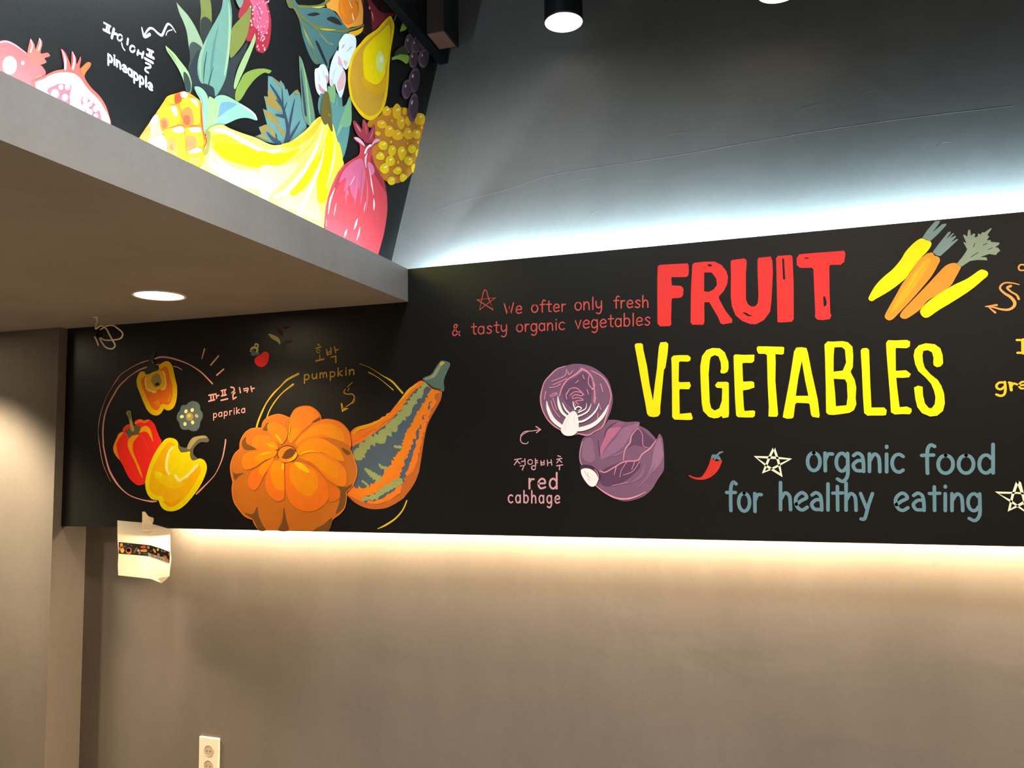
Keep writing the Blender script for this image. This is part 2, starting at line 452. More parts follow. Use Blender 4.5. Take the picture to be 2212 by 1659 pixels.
# ------------------------------------------------------------------ painted boards
mural = empty('mural_board', (0.0, YP, ZB), 'long black wall board painted with vegetables and FRUIT VEGETABLES lettering', 'mural')
bm = bmesh.new()
add_box(bm, XS + 0.002, 2.6, YP, YP + 0.028, ZB - 0.0005, ZL)
add_box(bm, XS + 0.002, 2.6, YP + 0.028, YB - 0.001, ZB + 0.08, ZL - 0.08)
link('board', bm, BOARD_M, mural)
MAIN_ART = [
 ('painted_circle','pink hand-drawn double circle around the paprikas',0,
  [('S',228,158,152,[[-27034,19829,-27425,19747,-27926,19581,-28607,19246,-28819,19020,-29102,18679,-29419,18220,-29658,17670,-29789,17175,-29838,16707,-29815,16385,-29723,15916]],[46,53,33,33,53,20,20,33,40,17,26,46]),
  ('S',228,158,152,[[-27096,19528,-27559,19404,-28057,19163,-28413,18915,-28698,18693,-28979,18322,-29224,17950,-29414,17575,-29527,17139,-29564,16613,-29501,15913]],[72,66,46,72,79,85,79,79,79,79,85]),
  ('S',228,158,152,[[-26679,19890,-26362,19949,-25939,19911,-25412,19779,-24889,19596,-24472,19392,-24024,19104,-23474,18618]],[69,81,75,69,50,56,63,63]),
  ('S',228,158,152,[[-26600,19606,-26424,19626]],[38]),
  ('S',228,158,152,[[-25613,19493,-25368,19434,-25140,19309]],[38]),
  ('S',228,158,152,[[-29723,15916,-29572,15344,-29409,14937,-29019,14301]],[46,39,26,13]),
  ('S',228,158,152,[[-29490,15913,-29333,15371,-29111,14820,-28728,14301,-28317,13929,-27804,13646,-27159,13480,-26876,13439,-26630,13413,-26386,13429]],[83,83,96,96,57,45,51,70,83,57])],
  [('ray_mark',None,[('L',228,158,152,[[-23929,20186,-24066,19760]],[81,43])]),
   ('ray_mark',None,[('L',228,158,152,[[-23172,19837,-23576,19455]],[74])]),
   ('ray_mark',None,[('L',228,158,152,[[-22887,19235,-23248,18986]],[73])])]),
 ('painted_arc','pink arc at the lower right of the paprikas',0,
  [('S',228,158,152,[[-22727,16127,-22770,15798,-22907,15252,-23225,14651,-23582,14296,-24008,13939,-24222,13759]],[66,72,54,36,48,78,72])],
  []),
 ('painted_paprika','halved orange-fleshed paprika with yellow rim',8,
  [('F',250,198,8,[[-27215,19316,-27430,19325,-27570,19201,-27660,18972,-27626,18680,-27453,18327,-27224,17886,-27000,17534,-26746,17341,-26462,17285,-26254,17370,-26118,17523,-26078,17593,-26078,17593,-25943,17518,-25769,17504,-25563,17606,-25430,17829,-25370,18167,-25380,18565,-25495,18968,-25571,19229,-25648,19489,-25828,19699,-26004,19747,-26214,19688,-26439,19555,-26401,19467,-26451,19354,-26803,19283,-27051,19207,-27157,19197]]),
  ('F',250,118,20,[[-27155,19125,-27367,19018,-27405,18875,-27317,18582,-27129,18257,-26940,17906,-26755,17642,-26540,17527,-26365,17573,-26282,17742,-26161,17795,-25985,17775,-25828,17756,-25676,17950,-25616,18289,-25642,18632,-25774,18980,-25870,19328,-25962,19490,-26103,19511,-26242,19431,-26416,19352,-26697,19278,-26978,19175]]),
  ('F',252,150,22,[[-25755,18294,-25680,18092,-25779,17897,-25918,17873,-25854,18070]]),
  ('F',252,150,22,[[-26691,17869,-26412,17989,-26320,17857,-26403,17688,-26547,17793]]),
  ('F',248,190,14,[[-27085,19151,-27170,19010,-27179,18750,-27102,18545,-26884,18393,-26599,18339,-26495,18436,-26286,18500,-26144,18437,-26024,18533,-25959,18730,-26036,18991,-26023,19162,-26203,19314,-26485,19312,-26803,19269]]),
  ('J',250,228,120,[[-27135,19037,-27153,18807,-27073,18544,-26813,18404,-26564,18352]],[83],0.35),
  ('J',250,228,120,[[-26167,19269,-26056,19078,-26033,18876,-25993,18703,-26058,18505,-26214,18454]],[70],0.35),
  ('F',165,142,85,[[-26763,19108,-26447,19210,-26300,19002,-26241,18770,-26360,18631,-26605,18569,-26752,18733,-26828,18909]]),
  ('F',58,46,36,[[-26610,18742,-26400,18791,-26354,18674,-26536,18624]])],
  [('stem','dark slate stem',[('F',52,58,54,[[-26617,20199,-26759,20192,-26879,20039,-26963,19869,-27030,19699,-27095,19499,-27205,19359,-27158,19212,-26979,19190,-26732,19280,-26451,19354,-26418,19439,-26599,19562,-26638,19680,-26732,19858,-26649,20056]]),
  ('L',150,150,120,[[-26801,19803,-26752,19691]],[32])])]),
 ('painted_paprika_slice','grey green paprika slice with cream seeds',2,
  [('F',88,104,108,[[-24876,17712,-24708,17834,-24505,17878,-24265,17819,-24127,17675,-24095,17472,-24095,17472,-23977,17335,-23963,17139,-24093,16919,-24093,16919,-24106,16752,-24237,16574,-24473,16531,-24713,16612,-24713,16612,-24986,16604,-25160,16720,-25224,16924,-25224,16924,-25359,17091,-25348,17317,-25197,17482,-25197,17482,-25150,17650,-25014,17731]]),
  ('F',160,150,88,[[-24464,17180,-24489,17088,-24562,17023,-24664,17000,-24767,17028,-24844,17097,-24874,17191,-24848,17283,-24775,17349,-24673,17371,-24570,17343,-24494,17274]]),
  ('F',212,190,112,[[-24591,17226,-24604,17184,-24641,17154,-24691,17144,-24743,17157,-24781,17189,-24796,17231,-24783,17273,-24747,17303,-24696,17313,-24644,17300,-24606,17268]])],
  [('seed',None,[('F',248,232,150,[[-24785,17403,-24835,17352,-24905,17346,-24954,17390,-24954,17458,-24904,17509,-24834,17514,-24785,17470]])]),
   ('seed',None,[('F',248,232,150,[[-24613,17504,-24563,17555,-24494,17560,-24445,17516,-24445,17449,-24495,17398,-24564,17393,-24613,17437]])]),
   ('seed',None,[('F',248,232,150,[[-25054,17127,-25136,17128,-25189,17169,-25182,17226,-25119,17266,-25037,17266,-24984,17225,-24991,17167]])]),
   ('seed',None,[('F',195,175,105,[[-24219,17254,-24188,17191,-24214,17139,-24282,17127,-24352,17164,-24383,17227,-24357,17280,-24289,17291]])]),
   ('seed',None,[('F',248,232,150,[[-24818,16861,-24842,16798,-24904,16773,-24968,16801,-24996,16865,-24971,16928,-24909,16953,-24845,16925]])]),
   ('seed',None,[('F',248,232,150,[[-24405,16934,-24416,16868,-24471,16834,-24539,16853,-24579,16913,-24568,16979,-24513,17012,-24446,16993]])])]),
 ('painted_paprika','whole red paprika with orange highlights',4,
  [('F',246,44,34,[[-28261,16569,-28407,16601,-28622,16490,-28760,16261,-28862,16060,-28919,15800,-28808,15539,-28545,15305,-28317,15016,-28164,14757,-27976,14500,-27754,14300,-27536,14172,-27322,14143,-27041,14242,-26841,14610,-26514,15456,-26182,16074,-26294,16302,-26442,16589,-26591,16877,-26773,17053,-26952,17120,-27200,17092,-27380,17146,-27629,17103,-27751,16976,-27621,16844,-27836,16820,-28019,16911,-28199,16871,-28357,16716,-28372,16630]]),
  ('F',250,125,28,[[-27698,16989,-27487,17122,-27271,17094,-27198,17035,-27058,17103,-26880,17084,-27125,16961,-27411,16997,-27660,16931]]),
  ('F',250,150,18,[[-28370,16572,-28622,16490,-28742,16261,-28896,15974,-28906,15742,-28771,15538,-28545,15305,-28666,15652,-28733,16000,-28614,16258,-28438,16429]]),
  ('F',250,160,12,[[-28033,16248,-27822,16388,-27465,16424,-27638,16241,-27775,16043,-27783,15756,-27572,15296,-27345,14896,-27190,14469,-27412,14754,-27640,15183,-27941,15643,-28078,15961]]),
  ('F',250,172,10,[[-27436,16639,-27262,16793,-27049,16825,-26833,16683,-26718,16396,-26632,16095,-26822,16341,-26969,16515,-27148,16575,-27432,16524]]),
  ('F',98,92,68,[[-28261,16569,-27979,16794,-27694,16874,-27369,16781,-27450,16524,-27501,16439,-27823,16417,-28034,16277]]),
  ('S',252,95,60,[[-27393,16423,-27174,16261,-27024,15974,-26910,15744]],[22]),
  ('S',250,110,60,[[-28372,16630,-28357,16730,-28181,16871,-28019,16911]],[26]),
  ('S',250,110,60,[[-28297,16556,-28149,16452,-28052,16277]],[26])],
  [('stem','olive stem',[('F',140,138,98,[[-28218,17451,-28113,17549,-27967,17531,-27926,17370,-27843,17051,-27722,16645,-27864,16590,-27958,16707,-28003,16968,-28103,17259]]),
  ('F',196,160,44,[[-27986,16996,-27879,17052,-27741,16660,-27847,16619]]),
  ('F',108,108,82,[[-28146,17463,-28002,17488,-27939,17226,-28028,17171]])])]),
 ('painted_paprika','halved bright yellow paprika with curled stem',12,
  [('F',255,226,4,[[-25246,16030,-25422,16202,-25700,16258,-25942,16211,-26146,16045,-26350,15822,-26586,15485,-26785,15090,-26915,14723,-27010,14356,-27000,14045,-26886,13763,-26668,13539,-26457,13484,-26255,13477,-26255,13477,-26210,13374,-26065,13152,-25819,13015,-25475,12991,-25135,13077,-24800,13273,-24437,13607,-24077,14021,-23818,14433,-23677,14818,-23699,15066,-23836,15247,-24039,15318,-24173,15291,-24442,15238,-24582,15434,-24604,15657,-24858,15605,-25133,15650]]),
  ('F',254,188,0,[[-25433,15949,-25625,16051,-25832,16012,-26035,15817,-26304,15453,-26571,15004,-26751,14553,-26773,14101,-26642,13820,-26323,13667,-26079,13654,-25936,13487,-25756,13210,-25514,13171,-25176,13326,-24809,13605,-24413,14048,-24089,14544,-23978,14847,-24066,15014,-24167,15014,-24562,14601,-24963,14353,-25343,14493,-25587,14605,-25831,14718,-25944,15027,-25884,15364,-25686,15728]]),
  ('F',255,208,2,[[-26210,14579,-25793,14578,-25518,14605,-25306,14409,-24960,14242,-24856,14131,-25329,13963,-25779,14074,-26270,14270]]),
  ('F',255,224,6,[[-26494,14749,-26214,14720,-26036,14607,-26274,14411,-26451,14495]]),
  ('F',252,170,0,[[-26003,13431,-25588,13378,-25079,13548,-25311,13269,-25583,13198,-25792,13265]]),
  ('J',255,250,150,[[-25550,15824,-25685,15700,-25766,15504,-25844,15195,-25856,14971,-25816,14802,-25708,14647]],[144],0.25),
  ('J',255,250,150,[[-25362,14562,-25134,14353,-24965,14436,-24763,14519,-24498,14740,-24200,15015]],[141],0.25)],
  [('stem','grey green curled stem',[('F',102,100,78,[[-25228,16030,-25139,15888,-24932,15815,-24761,15827,-24664,16021,-24466,16241,-24129,16318,-23827,16340,-23658,16254,-23571,16100,-23686,16019,-23988,16038,-24255,15903,-24402,15710,-24380,15488,-24173,15305,-24442,15244,-24565,15434,-24604,15643,-24858,15605,-25151,15693,-25242,15890]]),
  ('F',168,158,104,[[-24743,15785,-24647,16021,-24432,16240,-24062,16311,-23793,16298,-23691,16227,-24126,16179,-24391,15961,-24589,15741]])])]),
 ('painted_korean_word','pink Korean word beside the paprikas',0,
  [('L',228,158,152,[[-23659,18110,-23318,18148]],[66]),
  ('L',228,158,152,[[-23558,18106,-23525,17870]],[66]),
  ('L',228,158,152,[[-23426,18135,-23393,17900]],[66]),
  ('L',228,158,152,[[-23653,17841,-23341,17898]],[66]),
  ('L',228,158,152,[[-23278,18163,-23234,17961]],[66]),
  ('L',228,158,152,[[-23224,18061,-23117,18084]],[66]),
  ('L',228,158,152,[[-23002,18287,-22744,18327]],[65]),
  ('L',228,158,152,[[-22934,18284,-22906,18083]],[66]),
  ('L',228,158,152,[[-22811,18313,-22791,18096]],[65]),
  ('L',228,158,152,[[-22977,18052,-22732,18094]],[65]),
  ('L',228,158,152,[[-22993,17863,-22649,17918]],[65]),
  ('S',228,158,152,[[-22489,18424,-22342,18385,-22316,18262,-22445,18177,-22445,18177,-22275,18171,-22376,18081,-22349,17898,-22349,17898,-22205,17969]],[65]),
  ('L',228,158,152,[[-22036,18384,-21985,18167]],[65]),
  ('L',228,158,152,[[-21452,18411,-21391,18195]],[64]),
  ('L',228,158,152,[[-21404,18310,-21277,18332]],[64]),
  ('S',228,158,152,[[-21820,18319,-21645,18346,-21586,18310,-21642,18171]],[57]),
  ('L',228,158,152,[[-21799,18233,-21597,18265]],[50])],
  []),
 ('painted_word','pink word paprika',0,
  [('L',228,158,152,[[-23386,17288,-23379,16991]],[44]),
  ('S',228,158,152,[[-23371,17258,-23328,17292,-23276,17295,-23235,17267,-23218,17217,-23233,17164,-23273,17126,-23325,17118,-23369,17142]],[44]),
  ('S',228,158,152,[[-22964,17303,-23008,17328,-23059,17319,-23099,17282,-23114,17229,-23097,17179,-23056,17151,-23004,17154,-22961,17188]],[44]),
  ('L',228,158,152,[[-22944,17338,-22941,17162]],[44]),
  ('L',228,158,152,[[-22820,17352,-22815,17056]],[43]),
  ('S',228,158,152,[[-22806,17321,-22764,17355,-22712,17358,-22671,17330,-22655,17281,-22669,17227,-22709,17190,-22760,17182,-22804,17206]],[43]),
  ('L',228,158,152,[[-22535,17384,-22527,17205]],[43]),
  ('S',228,158,152,[[-22530,17313,-22490,17374,-22423,17387]],[43]),
  ('L',228,158,152,[[-22301,17410,-22298,17232]],[43]),
  ('L',228,158,152,[[-22302,17478,-22301,17489]],[43]),
  ('L',228,158,152,[[-22173,17522,-22168,17246]],[43]),
  ('L',228,158,152,[[-22034,17440,-22161,17327,-22013,17267]],[43]),
  ('S',228,158,152,[[-21770,17438,-21813,17462,-21863,17454,-21903,17417,-21917,17364,-21901,17315,-21860,17287,-21810,17290,-21768,17323]],[43]),
  ('L',228,158,152,[[-21750,17472,-21748,17298]],[43])],
  []),
 ('painted_cherry_tomato','small red cherry tomato with grey cap',0,
  [('F',248,48,44,[[-20990,19776,-20857,19884,-20703,19903,-20568,19803,-20554,19622,-20658,19364,-20886,19243,-21118,19303,-21275,19459,-21277,19592,-21163,19718]])],
  [('cap','grey and cream cap',[('F',92,106,102,[[-21476,19883,-21321,19942,-21088,19913,-21029,19794,-21202,19770,-21435,19765]]),
  ('S',196,186,118,[[-21477,19973,-21440,20081,-21266,20121,-21148,20022,-21166,19933]],[108]),
  ('S',196,186,118,[[-21149,20082,-21112,20212,-21229,20268,-21279,20221]],[79]),
  ('S',92,106,102,[[-21477,20000,-21322,19975]],[65])])]),
 ('painted_sprig','faint grey sprig with cream leaf',0,
  [('F',48,62,60,[[-20713,20620,-20560,20644,-20443,20455,-20136,20290,-19964,20165,-19795,20303,-19569,20356,-19381,20329,-19399,20248,-19718,20168,-19772,19975,-19787,19616,-19863,19620,-19905,19982,-20058,20154,-20441,20340,-20693,20519]]),
  ('F',188,182,118,[[-20599,20679,-20292,20595,-20062,20450,-19984,20281,-20021,20185,-20136,20306,-20405,20453]])],
  [('berry','dark red berry',[('F',58,26,28,[[-20219,20887,-20067,20911,-19875,20702,-19911,20540,-20103,20682]]),
  ('F',58,26,28,[[-19878,20965,-19538,20943,-19613,20850,-19801,20861]])])]),
 ('painted_korean_word','yellow Korean word above the pumpkin',0,
  [('L',212,172,58,[[-18138,20087,-18046,20027]],[51]),
  ('L',212,172,58,[[-18228,19908,-17980,19969]],[51]),
  ('L',212,172,58,[[-18032,19624,-18024,19463]],[51]),
  ('L',212,172,58,[[-17491,19501,-17264,19537]],[51]),
  ('L',212,172,58,[[-17662,19695,-17499,19751]],[51]),
  ('L',212,172,58,[[-17320,19933,-17264,19665]],[51]),
  ('L',212,172,58,[[-17276,19784,-17139,19808]],[51]),
  ('S',212,172,58,[[-18019,19784,-18034,19744,-18074,19720,-18124,19723,-18164,19750,-18180,19793,-18165,19834,-18125,19857,-18075,19855,-18035,19827,-18019,19784]],[34]),
  ('L',212,172,58,[[-18217,19376,-17831,19438]],[68]),
  ('L',212,172,58,[[-17264,19537,-17255,19272]],[68]),
  ('L',212,172,58,[[-17699,19832,-17658,19605,-17481,19644,-17500,19901]],[58])],
  []),
 ('painted_word','yellow word pumpkin',0,
  [('L',212,172,58,[[-18770,18813,-18767,18451]],[59]),
  ('S',212,172,58,[[-18752,18774,-18693,18813,-18624,18814,-18568,18777,-18547,18715,-18567,18651,-18622,18608,-18692,18602,-18751,18634]],[58]),
  ('S',212,172,58,[[-18390,18833,-18383,18680,-18303,18619,-18195,18691]],[58]),
  ('L',212,172,58,[[-18184,18844,-18176,18631]],[58]),
  ('L',212,172,58,[[-18012,18853,-18011,18635]],[58]),
  ('S',212,172,58,[[-18006,18777,-17937,18853,-17874,18828,-17854,18655]],[58]),
  ('S',212,172,58,[[-17855,18785,-17778,18861,-17712,18836,-17687,18664]],[58]),
  ('L',212,172,58,[[-17518,18879,-17515,18522]],[58]),
  ('S',212,172,58,[[-17500,18842,-17443,18880,-17374,18880,-17320,18844,-17300,18783,-17320,18720,-17373,18677,-17441,18671,-17499,18702]],[57]),
  ('L',212,172,58,[[-17146,19018,-17145,18683]],[57]),
  ('L',212,172,58,[[-16962,18909,-17133,18781,-16938,18699]],[57]),
  ('L',212,172,58,[[-16771,18919,-16770,18704]],[57]),
  ('L',212,172,58,[[-16771,19001,-16770,19014]],[57]),
  ('L',212,172,58,[[-16600,18928,-16600,18713]],[57]),
  ('S',212,172,58,[[-16594,18843,-16506,18929,-16424,18905,-16401,18832,-16395,18725]],[57])],
  []),
 ('painted_arc','yellow double arc left of the pumpkin',0,
  [('S',222,184,48,[[-19068,18868,-19625,18632,-19961,18354,-20297,18073,-20634,17694,-20858,17310,-21044,16923,-21135,16649]],[92,85,56,78,56,78,85,92]),
  ('S',222,184,48,[[-19324,18426,-19844,18090,-20254,17682,-20515,17300,-20625,17027]],[91,49,56,56,56])],
  []),
 ('painted_arc','thin yellow double arc beside the gourd neck',0,
  [('S',222,184,48,[[-16136,19154,-15716,19001,-15082,18621,-14648,18363,-14361,18070,-14171,17868]],[18,18,37,73,73,82]),
  ('S',222,184,48,[[-15716,18781,-15276,18542,-14792,18173,-14600,18014]],[46,27,32,46])],
  []),
 ('painted_arc','short yellow arc under the gourd',0,
  [('S',222,184,48,[[-13995,13531,-14184,13150,-14515,12808,-14942,12548,-15300,12394]],[54,63,67,71,27])],
  []),
 ('painted_arrow','small yellow squiggle arrow above the pumpkin',0,
  [('L',212,172,58,[[-16464,18402,-16704,18213]],[30]),
  ('L',212,172,58,[[-16633,18163,-16679,18045]],[30]),
  ('S',212,172,58,[[-16793,18137,-16874,17998,-16738,17915,-16491,17906,-16377,17776,-16490,17561,-16772,17381]],[27,40,40,47,47,40,33]),
  ('S',212,172,58,[[-16349,17681,-16384,17589,-16496,17498]],[27]),
  ('L',238,190,40,[[-16975,17520,-16920,17222,-16694,17316,-16921,17323]],[67])],
  []),
 ('painted_pumpkin','big ribbed orange pumpkin',10,
  [('F',204,116,34,[[-21172,16599,-20863,16592,-20863,16592,-20805,16835,-20603,17022,-20198,17151,-19874,17142,-19471,16993,-19471,16993,-19393,17146,-19196,17382,-18839,17492,-18444,17462,-18130,17282,-17953,17072,-17913,16894,-17913,16894,-17545,16909,-17045,16778,-16701,16501,-16549,16263,-16491,15861,-16527,15561,-16357,15193,-16236,14827,-16280,14463,-16466,14100,-16729,13867,-16729,13867,-16709,13669,-16802,13239,-17027,12972,-17330,12769,-17330,12769,-17443,12536,-17575,12269,-17575,12269,-20942,12228,-20942,12228,-21150,12478,-21255,12682,-21255,12682,-21647,12815,-21984,13122,-22240,13467,-22341,13955,-22296,14269,-22296,14269,-22431,14760,-22416,15111,-22235,15495,-21966,15702,-21966,15702,-21951,16018,-21748,16366,-21461,16553]]),
  ('S',250,140,52,[[-20942,12242,-21150,12478,-21255,12682,-21255,12682,-21647,12815,-21984,13122,-22240,13467,-22341,13955,-22296,14269,-22296,14269,-22431,14760,-22416,15111,-22235,15495,-21966,15702,-21966,15702,-21951,16018,-21748,16366,-21461,16553,-21172,16599,-20863,16592,-20863,16592,-20805,16835,-20603,17022,-20198,17151,-19874,17142,-19471,16993]],[34]),
  ('S',250,140,52,[[-16527,15561,-16357,15193,-16236,14827,-16280,14463,-16466,14100,-16729,13867,-16729,13867,-16709,13669,-16802,13239,-17027,12972,-17330,12769,-17443,12536,-17563,12282]],[32]),
  ('F',122,80,36,[[-21822,15806,-21867,16017,-21663,16224,-21617,15943,-21117,15691,-21653,15663]]),
  ('F',122,80,36,[[-22350,14935,-22219,14654,-21741,14669,-22008,14513,-22214,14374]]),
  ('F',122,80,36,[[-20721,16659,-20560,16829,-20476,16653,-20596,16465,-20801,16504]]),
  ('F',122,80,36,[[-17146,14099,-16767,14066,-16466,14199,-16504,14067,-16729,13867,-16728,13669,-16839,13238,-17217,12970,-17067,13402,-16994,13900]]),
  ('F',122,80,36,[[-21691,12952,-21238,12923,-21039,13235,-20952,12858,-20743,12450,-20578,12242,-20942,12235,-21235,12683]]),
  ('F',122,80,36,[[-19708,13212,-19583,12705,-19459,12255,-19975,12246,-19781,12635]]),
  ('F',122,80,36,[[-17482,12767,-17368,12736,-17563,12282,-18247,12277,-17787,12531]]),
  ('F',252,134,26,[[-19412,17043,-19195,17347,-18839,17457,-18444,17428,-18169,17266,-18011,17023,-18360,16742,-18751,16478,-19143,16109,-19379,15907,-19501,16115,-19467,16631]]),
  ('F',254,150,12,[[-19385,16457,-19108,16554,-18949,16516,-19144,16211,-19380,15941,-19501,16046]]),
  ('F',252,128,32,[[-17932,16868,-17545,16885,-17045,16744,-16739,16502,-16548,16163,-16509,15728,-16698,15831,-17232,16041,-17810,16119,-18590,16031,-19060,15765,-19141,15903,-18985,16208,-18593,16474,-18282,16740]]),
  ('F',254,150,12,[[-18593,16440,-18125,16668,-17698,16726,-17235,16614,-16929,16405,-16832,15967,-17309,16076,-17811,16237,-18395,16197,-18865,16035,-19101,15868,-19142,15972]]),
  ('F',255,148,10,[[-19060,15697,-18746,15965,-18355,16095,-17888,16086,-17423,15876,-17039,15601,-16848,15265,-16828,15131,-17114,15167,-17690,15442,-18273,15584,-18742,15522,-19017,15423]]),
  ('F',252,134,26,[[-18977,15354,-18664,15521,-18273,15550,-17613,15407,-17113,15133,-16770,14797,-16693,14464,-16768,14133,-17109,14132,-17607,14400,-17995,14771,-18386,15077,-18779,15216]]),
  ('F',254,150,12,[[-18779,15284,-18194,15448,-17612,15272,-17151,14967,-17073,14665,-17110,14432,-17492,14500,-17995,14838,-18386,15111]]),
  ('F',252,124,28,[[-19610,15087,-19252,15118,-18778,15080,-18189,14805,-17606,14232,-17488,13865,-17639,13464,-18099,13126,-18642,13054,-19153,13217,-19473,13553,-19638,14063,-19646,14745]]),
  ('F',254,150,12,[[-19409,14915,-19212,15084,-18777,14978,-18266,14738,-18070,14468,-18067,14098,-18297,13762,-18609,13710,-19002,13894,-19322,14233,-19445,14574]]),
  ('F',228,114,30,[[-17606,14266,-17299,14099,-17031,13900,-17068,13601,-17486,13465,-17546,13898]]),
  ('F',252,124,30,[[-20133,15229,-19770,15123,-19686,14746,-19674,13722,-19791,13517,-20071,13482,-20396,13685,-20603,14027,-20609,14475,-20452,14887]]),
  ('F',254,150,12,[[-20173,15195,-19809,15055,-19723,14541,-19737,13994,-19916,13909,-20159,14062,-20345,14405,-20390,14818]]),
  ('F',246,120,32,[[-20174,15299,-20496,15095,-20900,14925,-21308,14754,-21509,14407,-21462,14095,-21172,13923,-20890,14199,-20692,14578,-20332,14990]]),
  ('F',254,150,12,[[-20215,15316,-20578,15164,-20901,14959,-20979,14718,-20773,14579,-20493,14888]]),
  ('F',252,134,26,[[-20098,15608,-20584,15649,-21198,15622,-21692,15489,-21854,15211,-21766,14931,-21556,14807,-21146,14926,-20660,15200,-20175,15367]]),
  ('F',254,150,12,[[-20098,15608,-20584,15597,-20991,15481,-21173,15309,-21026,15134,-20660,15234,-20176,15402]]),
  ('F',252,134,26,[[-20019,15779,-20348,16199,-20757,16294,-21125,16249,-21328,16043,-21284,15833,-20993,15654,-20503,15648,-20098,15642]]),
  ('F',254,150,12,[[-20548,15926,-20264,15973,-20019,15814,-20098,15660,-20422,15699]]),
  ('F',252,134,26,[[-19819,15880,-19621,16083,-19544,16391,-19788,16672,-20194,16821,-20478,16793,-20577,16621,-20432,16375,-20266,16129,-19980,15917]]),
  ('F',122,80,36,[[-18361,16793,-18049,16973,-18002,16897,-18165,16805]]),
  ('F',122,80,36,[[-16945,15694,-16584,15529,-16621,15422,-16773,15457]]),
  ('S',252,200,12,[[-19779,15896,-19963,16106,-20126,16282]],[15,97,60]),
  ('F',255,200,10,[[-19192,15084,-18975,15116,-18659,14944,-18461,14705,-18617,14672,-19052,14912]]),
  ('F',255,200,10,[[-19809,15055,-19709,15054,-19707,14814,-19827,14849]]),
  ('S',255,196,12,[[-19521,16081,-19472,16355,-19428,16699]],[15,52,30]),
  ('S',255,196,16,[[-18938,15381,-18742,15515,-18351,15565,-17961,15519]],[22,80,66,15]),
  ('S',255,192,20,[[-20339,15542,-20664,15494,-20908,15445]],[23,83,30]),
  ('S',255,188,20,[[-20140,15764,-20343,15818,-20547,15891]],[30,82,30])],
  [('stem','brown pumpkin stem',[('F',240,142,30,[[-20016,15503,-19938,15709,-19618,15825,-19298,15769,-19177,15596,-19077,15492,-19174,15288,-19451,15120,-19770,15123,-19972,15262]]),
  ('S',108,62,24,[[-19973,15297,-20036,15504,-19897,15708,-19578,15814,-19258,15734,-19177,15562,-19334,15358,-19612,15276,-19813,15329]],[44]),
  ('F',116,72,34,[[-19773,15363,-19616,15602,-19377,15701,-19217,15631,-19216,15494,-19373,15342,-19612,15293]]),
  ('F',255,196,10,[[-19176,15459,-19058,15492,-19135,15288,-19371,15154,-19551,15189,-19372,15256]])])]),
 ('painted_gourd','striped orange and grey green bottle gourd',0,
  [('F',248,124,32,[[-13273,18329,-13555,18254,-13886,18009,-14219,17675,-14602,17255,-14842,17002,-15179,16838,-15665,16654,-16204,16557,-16450,16431,-16548,16258,-16473,15731,-16546,15426,-16347,15076,-16224,14727,-16345,14294,-16688,13817,-16589,13644,-16245,13387,-15709,13199,-15180,13191,-14703,13314,-14230,13572,-14042,13742,-13760,14081,-13525,14502,-13383,15051,-13287,15600,-13144,16318,-12956,16781,-12583,17365,-12466,17658,-12465,17892,-12856,18013]]),
  ('F',196,102,40,[[-12465,17828,-12467,17616,-12583,17365,-12956,16781,-13144,16318,-13287,15600,-13383,15051,-13525,14502,-14042,13742,-14703,13314,-15180,13191,-15709,13199,-16245,13387,-16639,13731,-16001,13475,-15228,13395,-14608,13612,-14276,13910,-14134,14419,-13757,14672,-13569,15052,-13473,15687,-13283,16406,-13049,16826,-12860,17416,-12765,17753]]),
  ('F',80,96,108,[[-13088,18107,-12856,17970,-12811,17840,-13044,17678,-13231,17428,-13419,17177,-13655,16841,-13750,16587,-13986,16336,-14129,15953,-14225,15613,-14462,15359,-14558,15061,-14796,14891,-15036,14593,-15228,14336,-15565,14079,-16051,13992,-16394,14121,-16224,14727,-16347,15076,-16497,15513,-16448,15731,-15908,15984,-15179,16447,-14698,16782,-14363,17118,-14030,17539,-13651,17914,-13321,18159]]),
  ('J',80,96,108,[[-12857,17842,-13000,17250,-13282,16661,-13518,16070,-13754,15564,-13991,15013,-14180,14504,-14417,14165,-14988,13823,-15855,13562]],[224],0.5),
  ('J',252,128,34,[[-12834,17927,-12813,17457,-13095,16912,-13283,16406,-13472,15814,-13662,15138,-13898,14673]],[133,178,178,222,178,178,133],0.5),
  ('J',252,132,24,[[-12857,17906,-13045,17507,-13280,17087,-13515,16667,-13751,16245,-13988,15780,-14273,15314,-14558,14890,-14988,14421,-15517,14036,-16148,13841]],[161,269,296,359,359,341,341,359,314,314,359],0.45),
  ('J',156,166,102,[[-13134,18186,-13558,17696,-13984,17194,-14412,16732,-15035,16185,-15712,15850,-16201,15379]],[181,362,362,408,430,408,453],0.42),
  ('J',156,166,102,[[-14228,14292,-14797,14079,-15372,13693,-15952,13583]],[136,272,272,163],0.4),
  ('J',156,166,102,[[-15857,14812,-15565,14595,-15252,14422]],[91,228,274],0.3),
  ('J',156,166,102,[[-15237,14997,-15083,14872,-14868,14815]],[64,136,118],0.3),
  ('J',156,166,102,[[-15993,14311,-15856,14229,-15710,14100]],[92],0.3),
  ('J',156,166,102,[[-14509,15702,-14201,15655]],[126],0.3),
  ('J',156,166,102,[[-14559,14356,-14228,14377]],[98],0.4),
  ('J',252,126,30,[[-13321,18266,-13934,17795,-14363,17248,-14986,16789,-15664,16458,-16400,16123]],[137,201,228,228,274,320],0.4),
  ('S',255,176,12,[[-13485,18217,-13839,18007,-14124,17715,-14362,17464]],[27,109,91,27]),
  ('S',255,172,14,[[-14842,16959,-15519,16650,-16154,16468,-16400,16299]],[28,111,158,93]),
  ('J',252,128,32,[[-14703,13654,-14324,13868]],[134],0.3),
  ('J',252,128,32,[[-15324,13458,-14941,13568]],[135],0.3)],
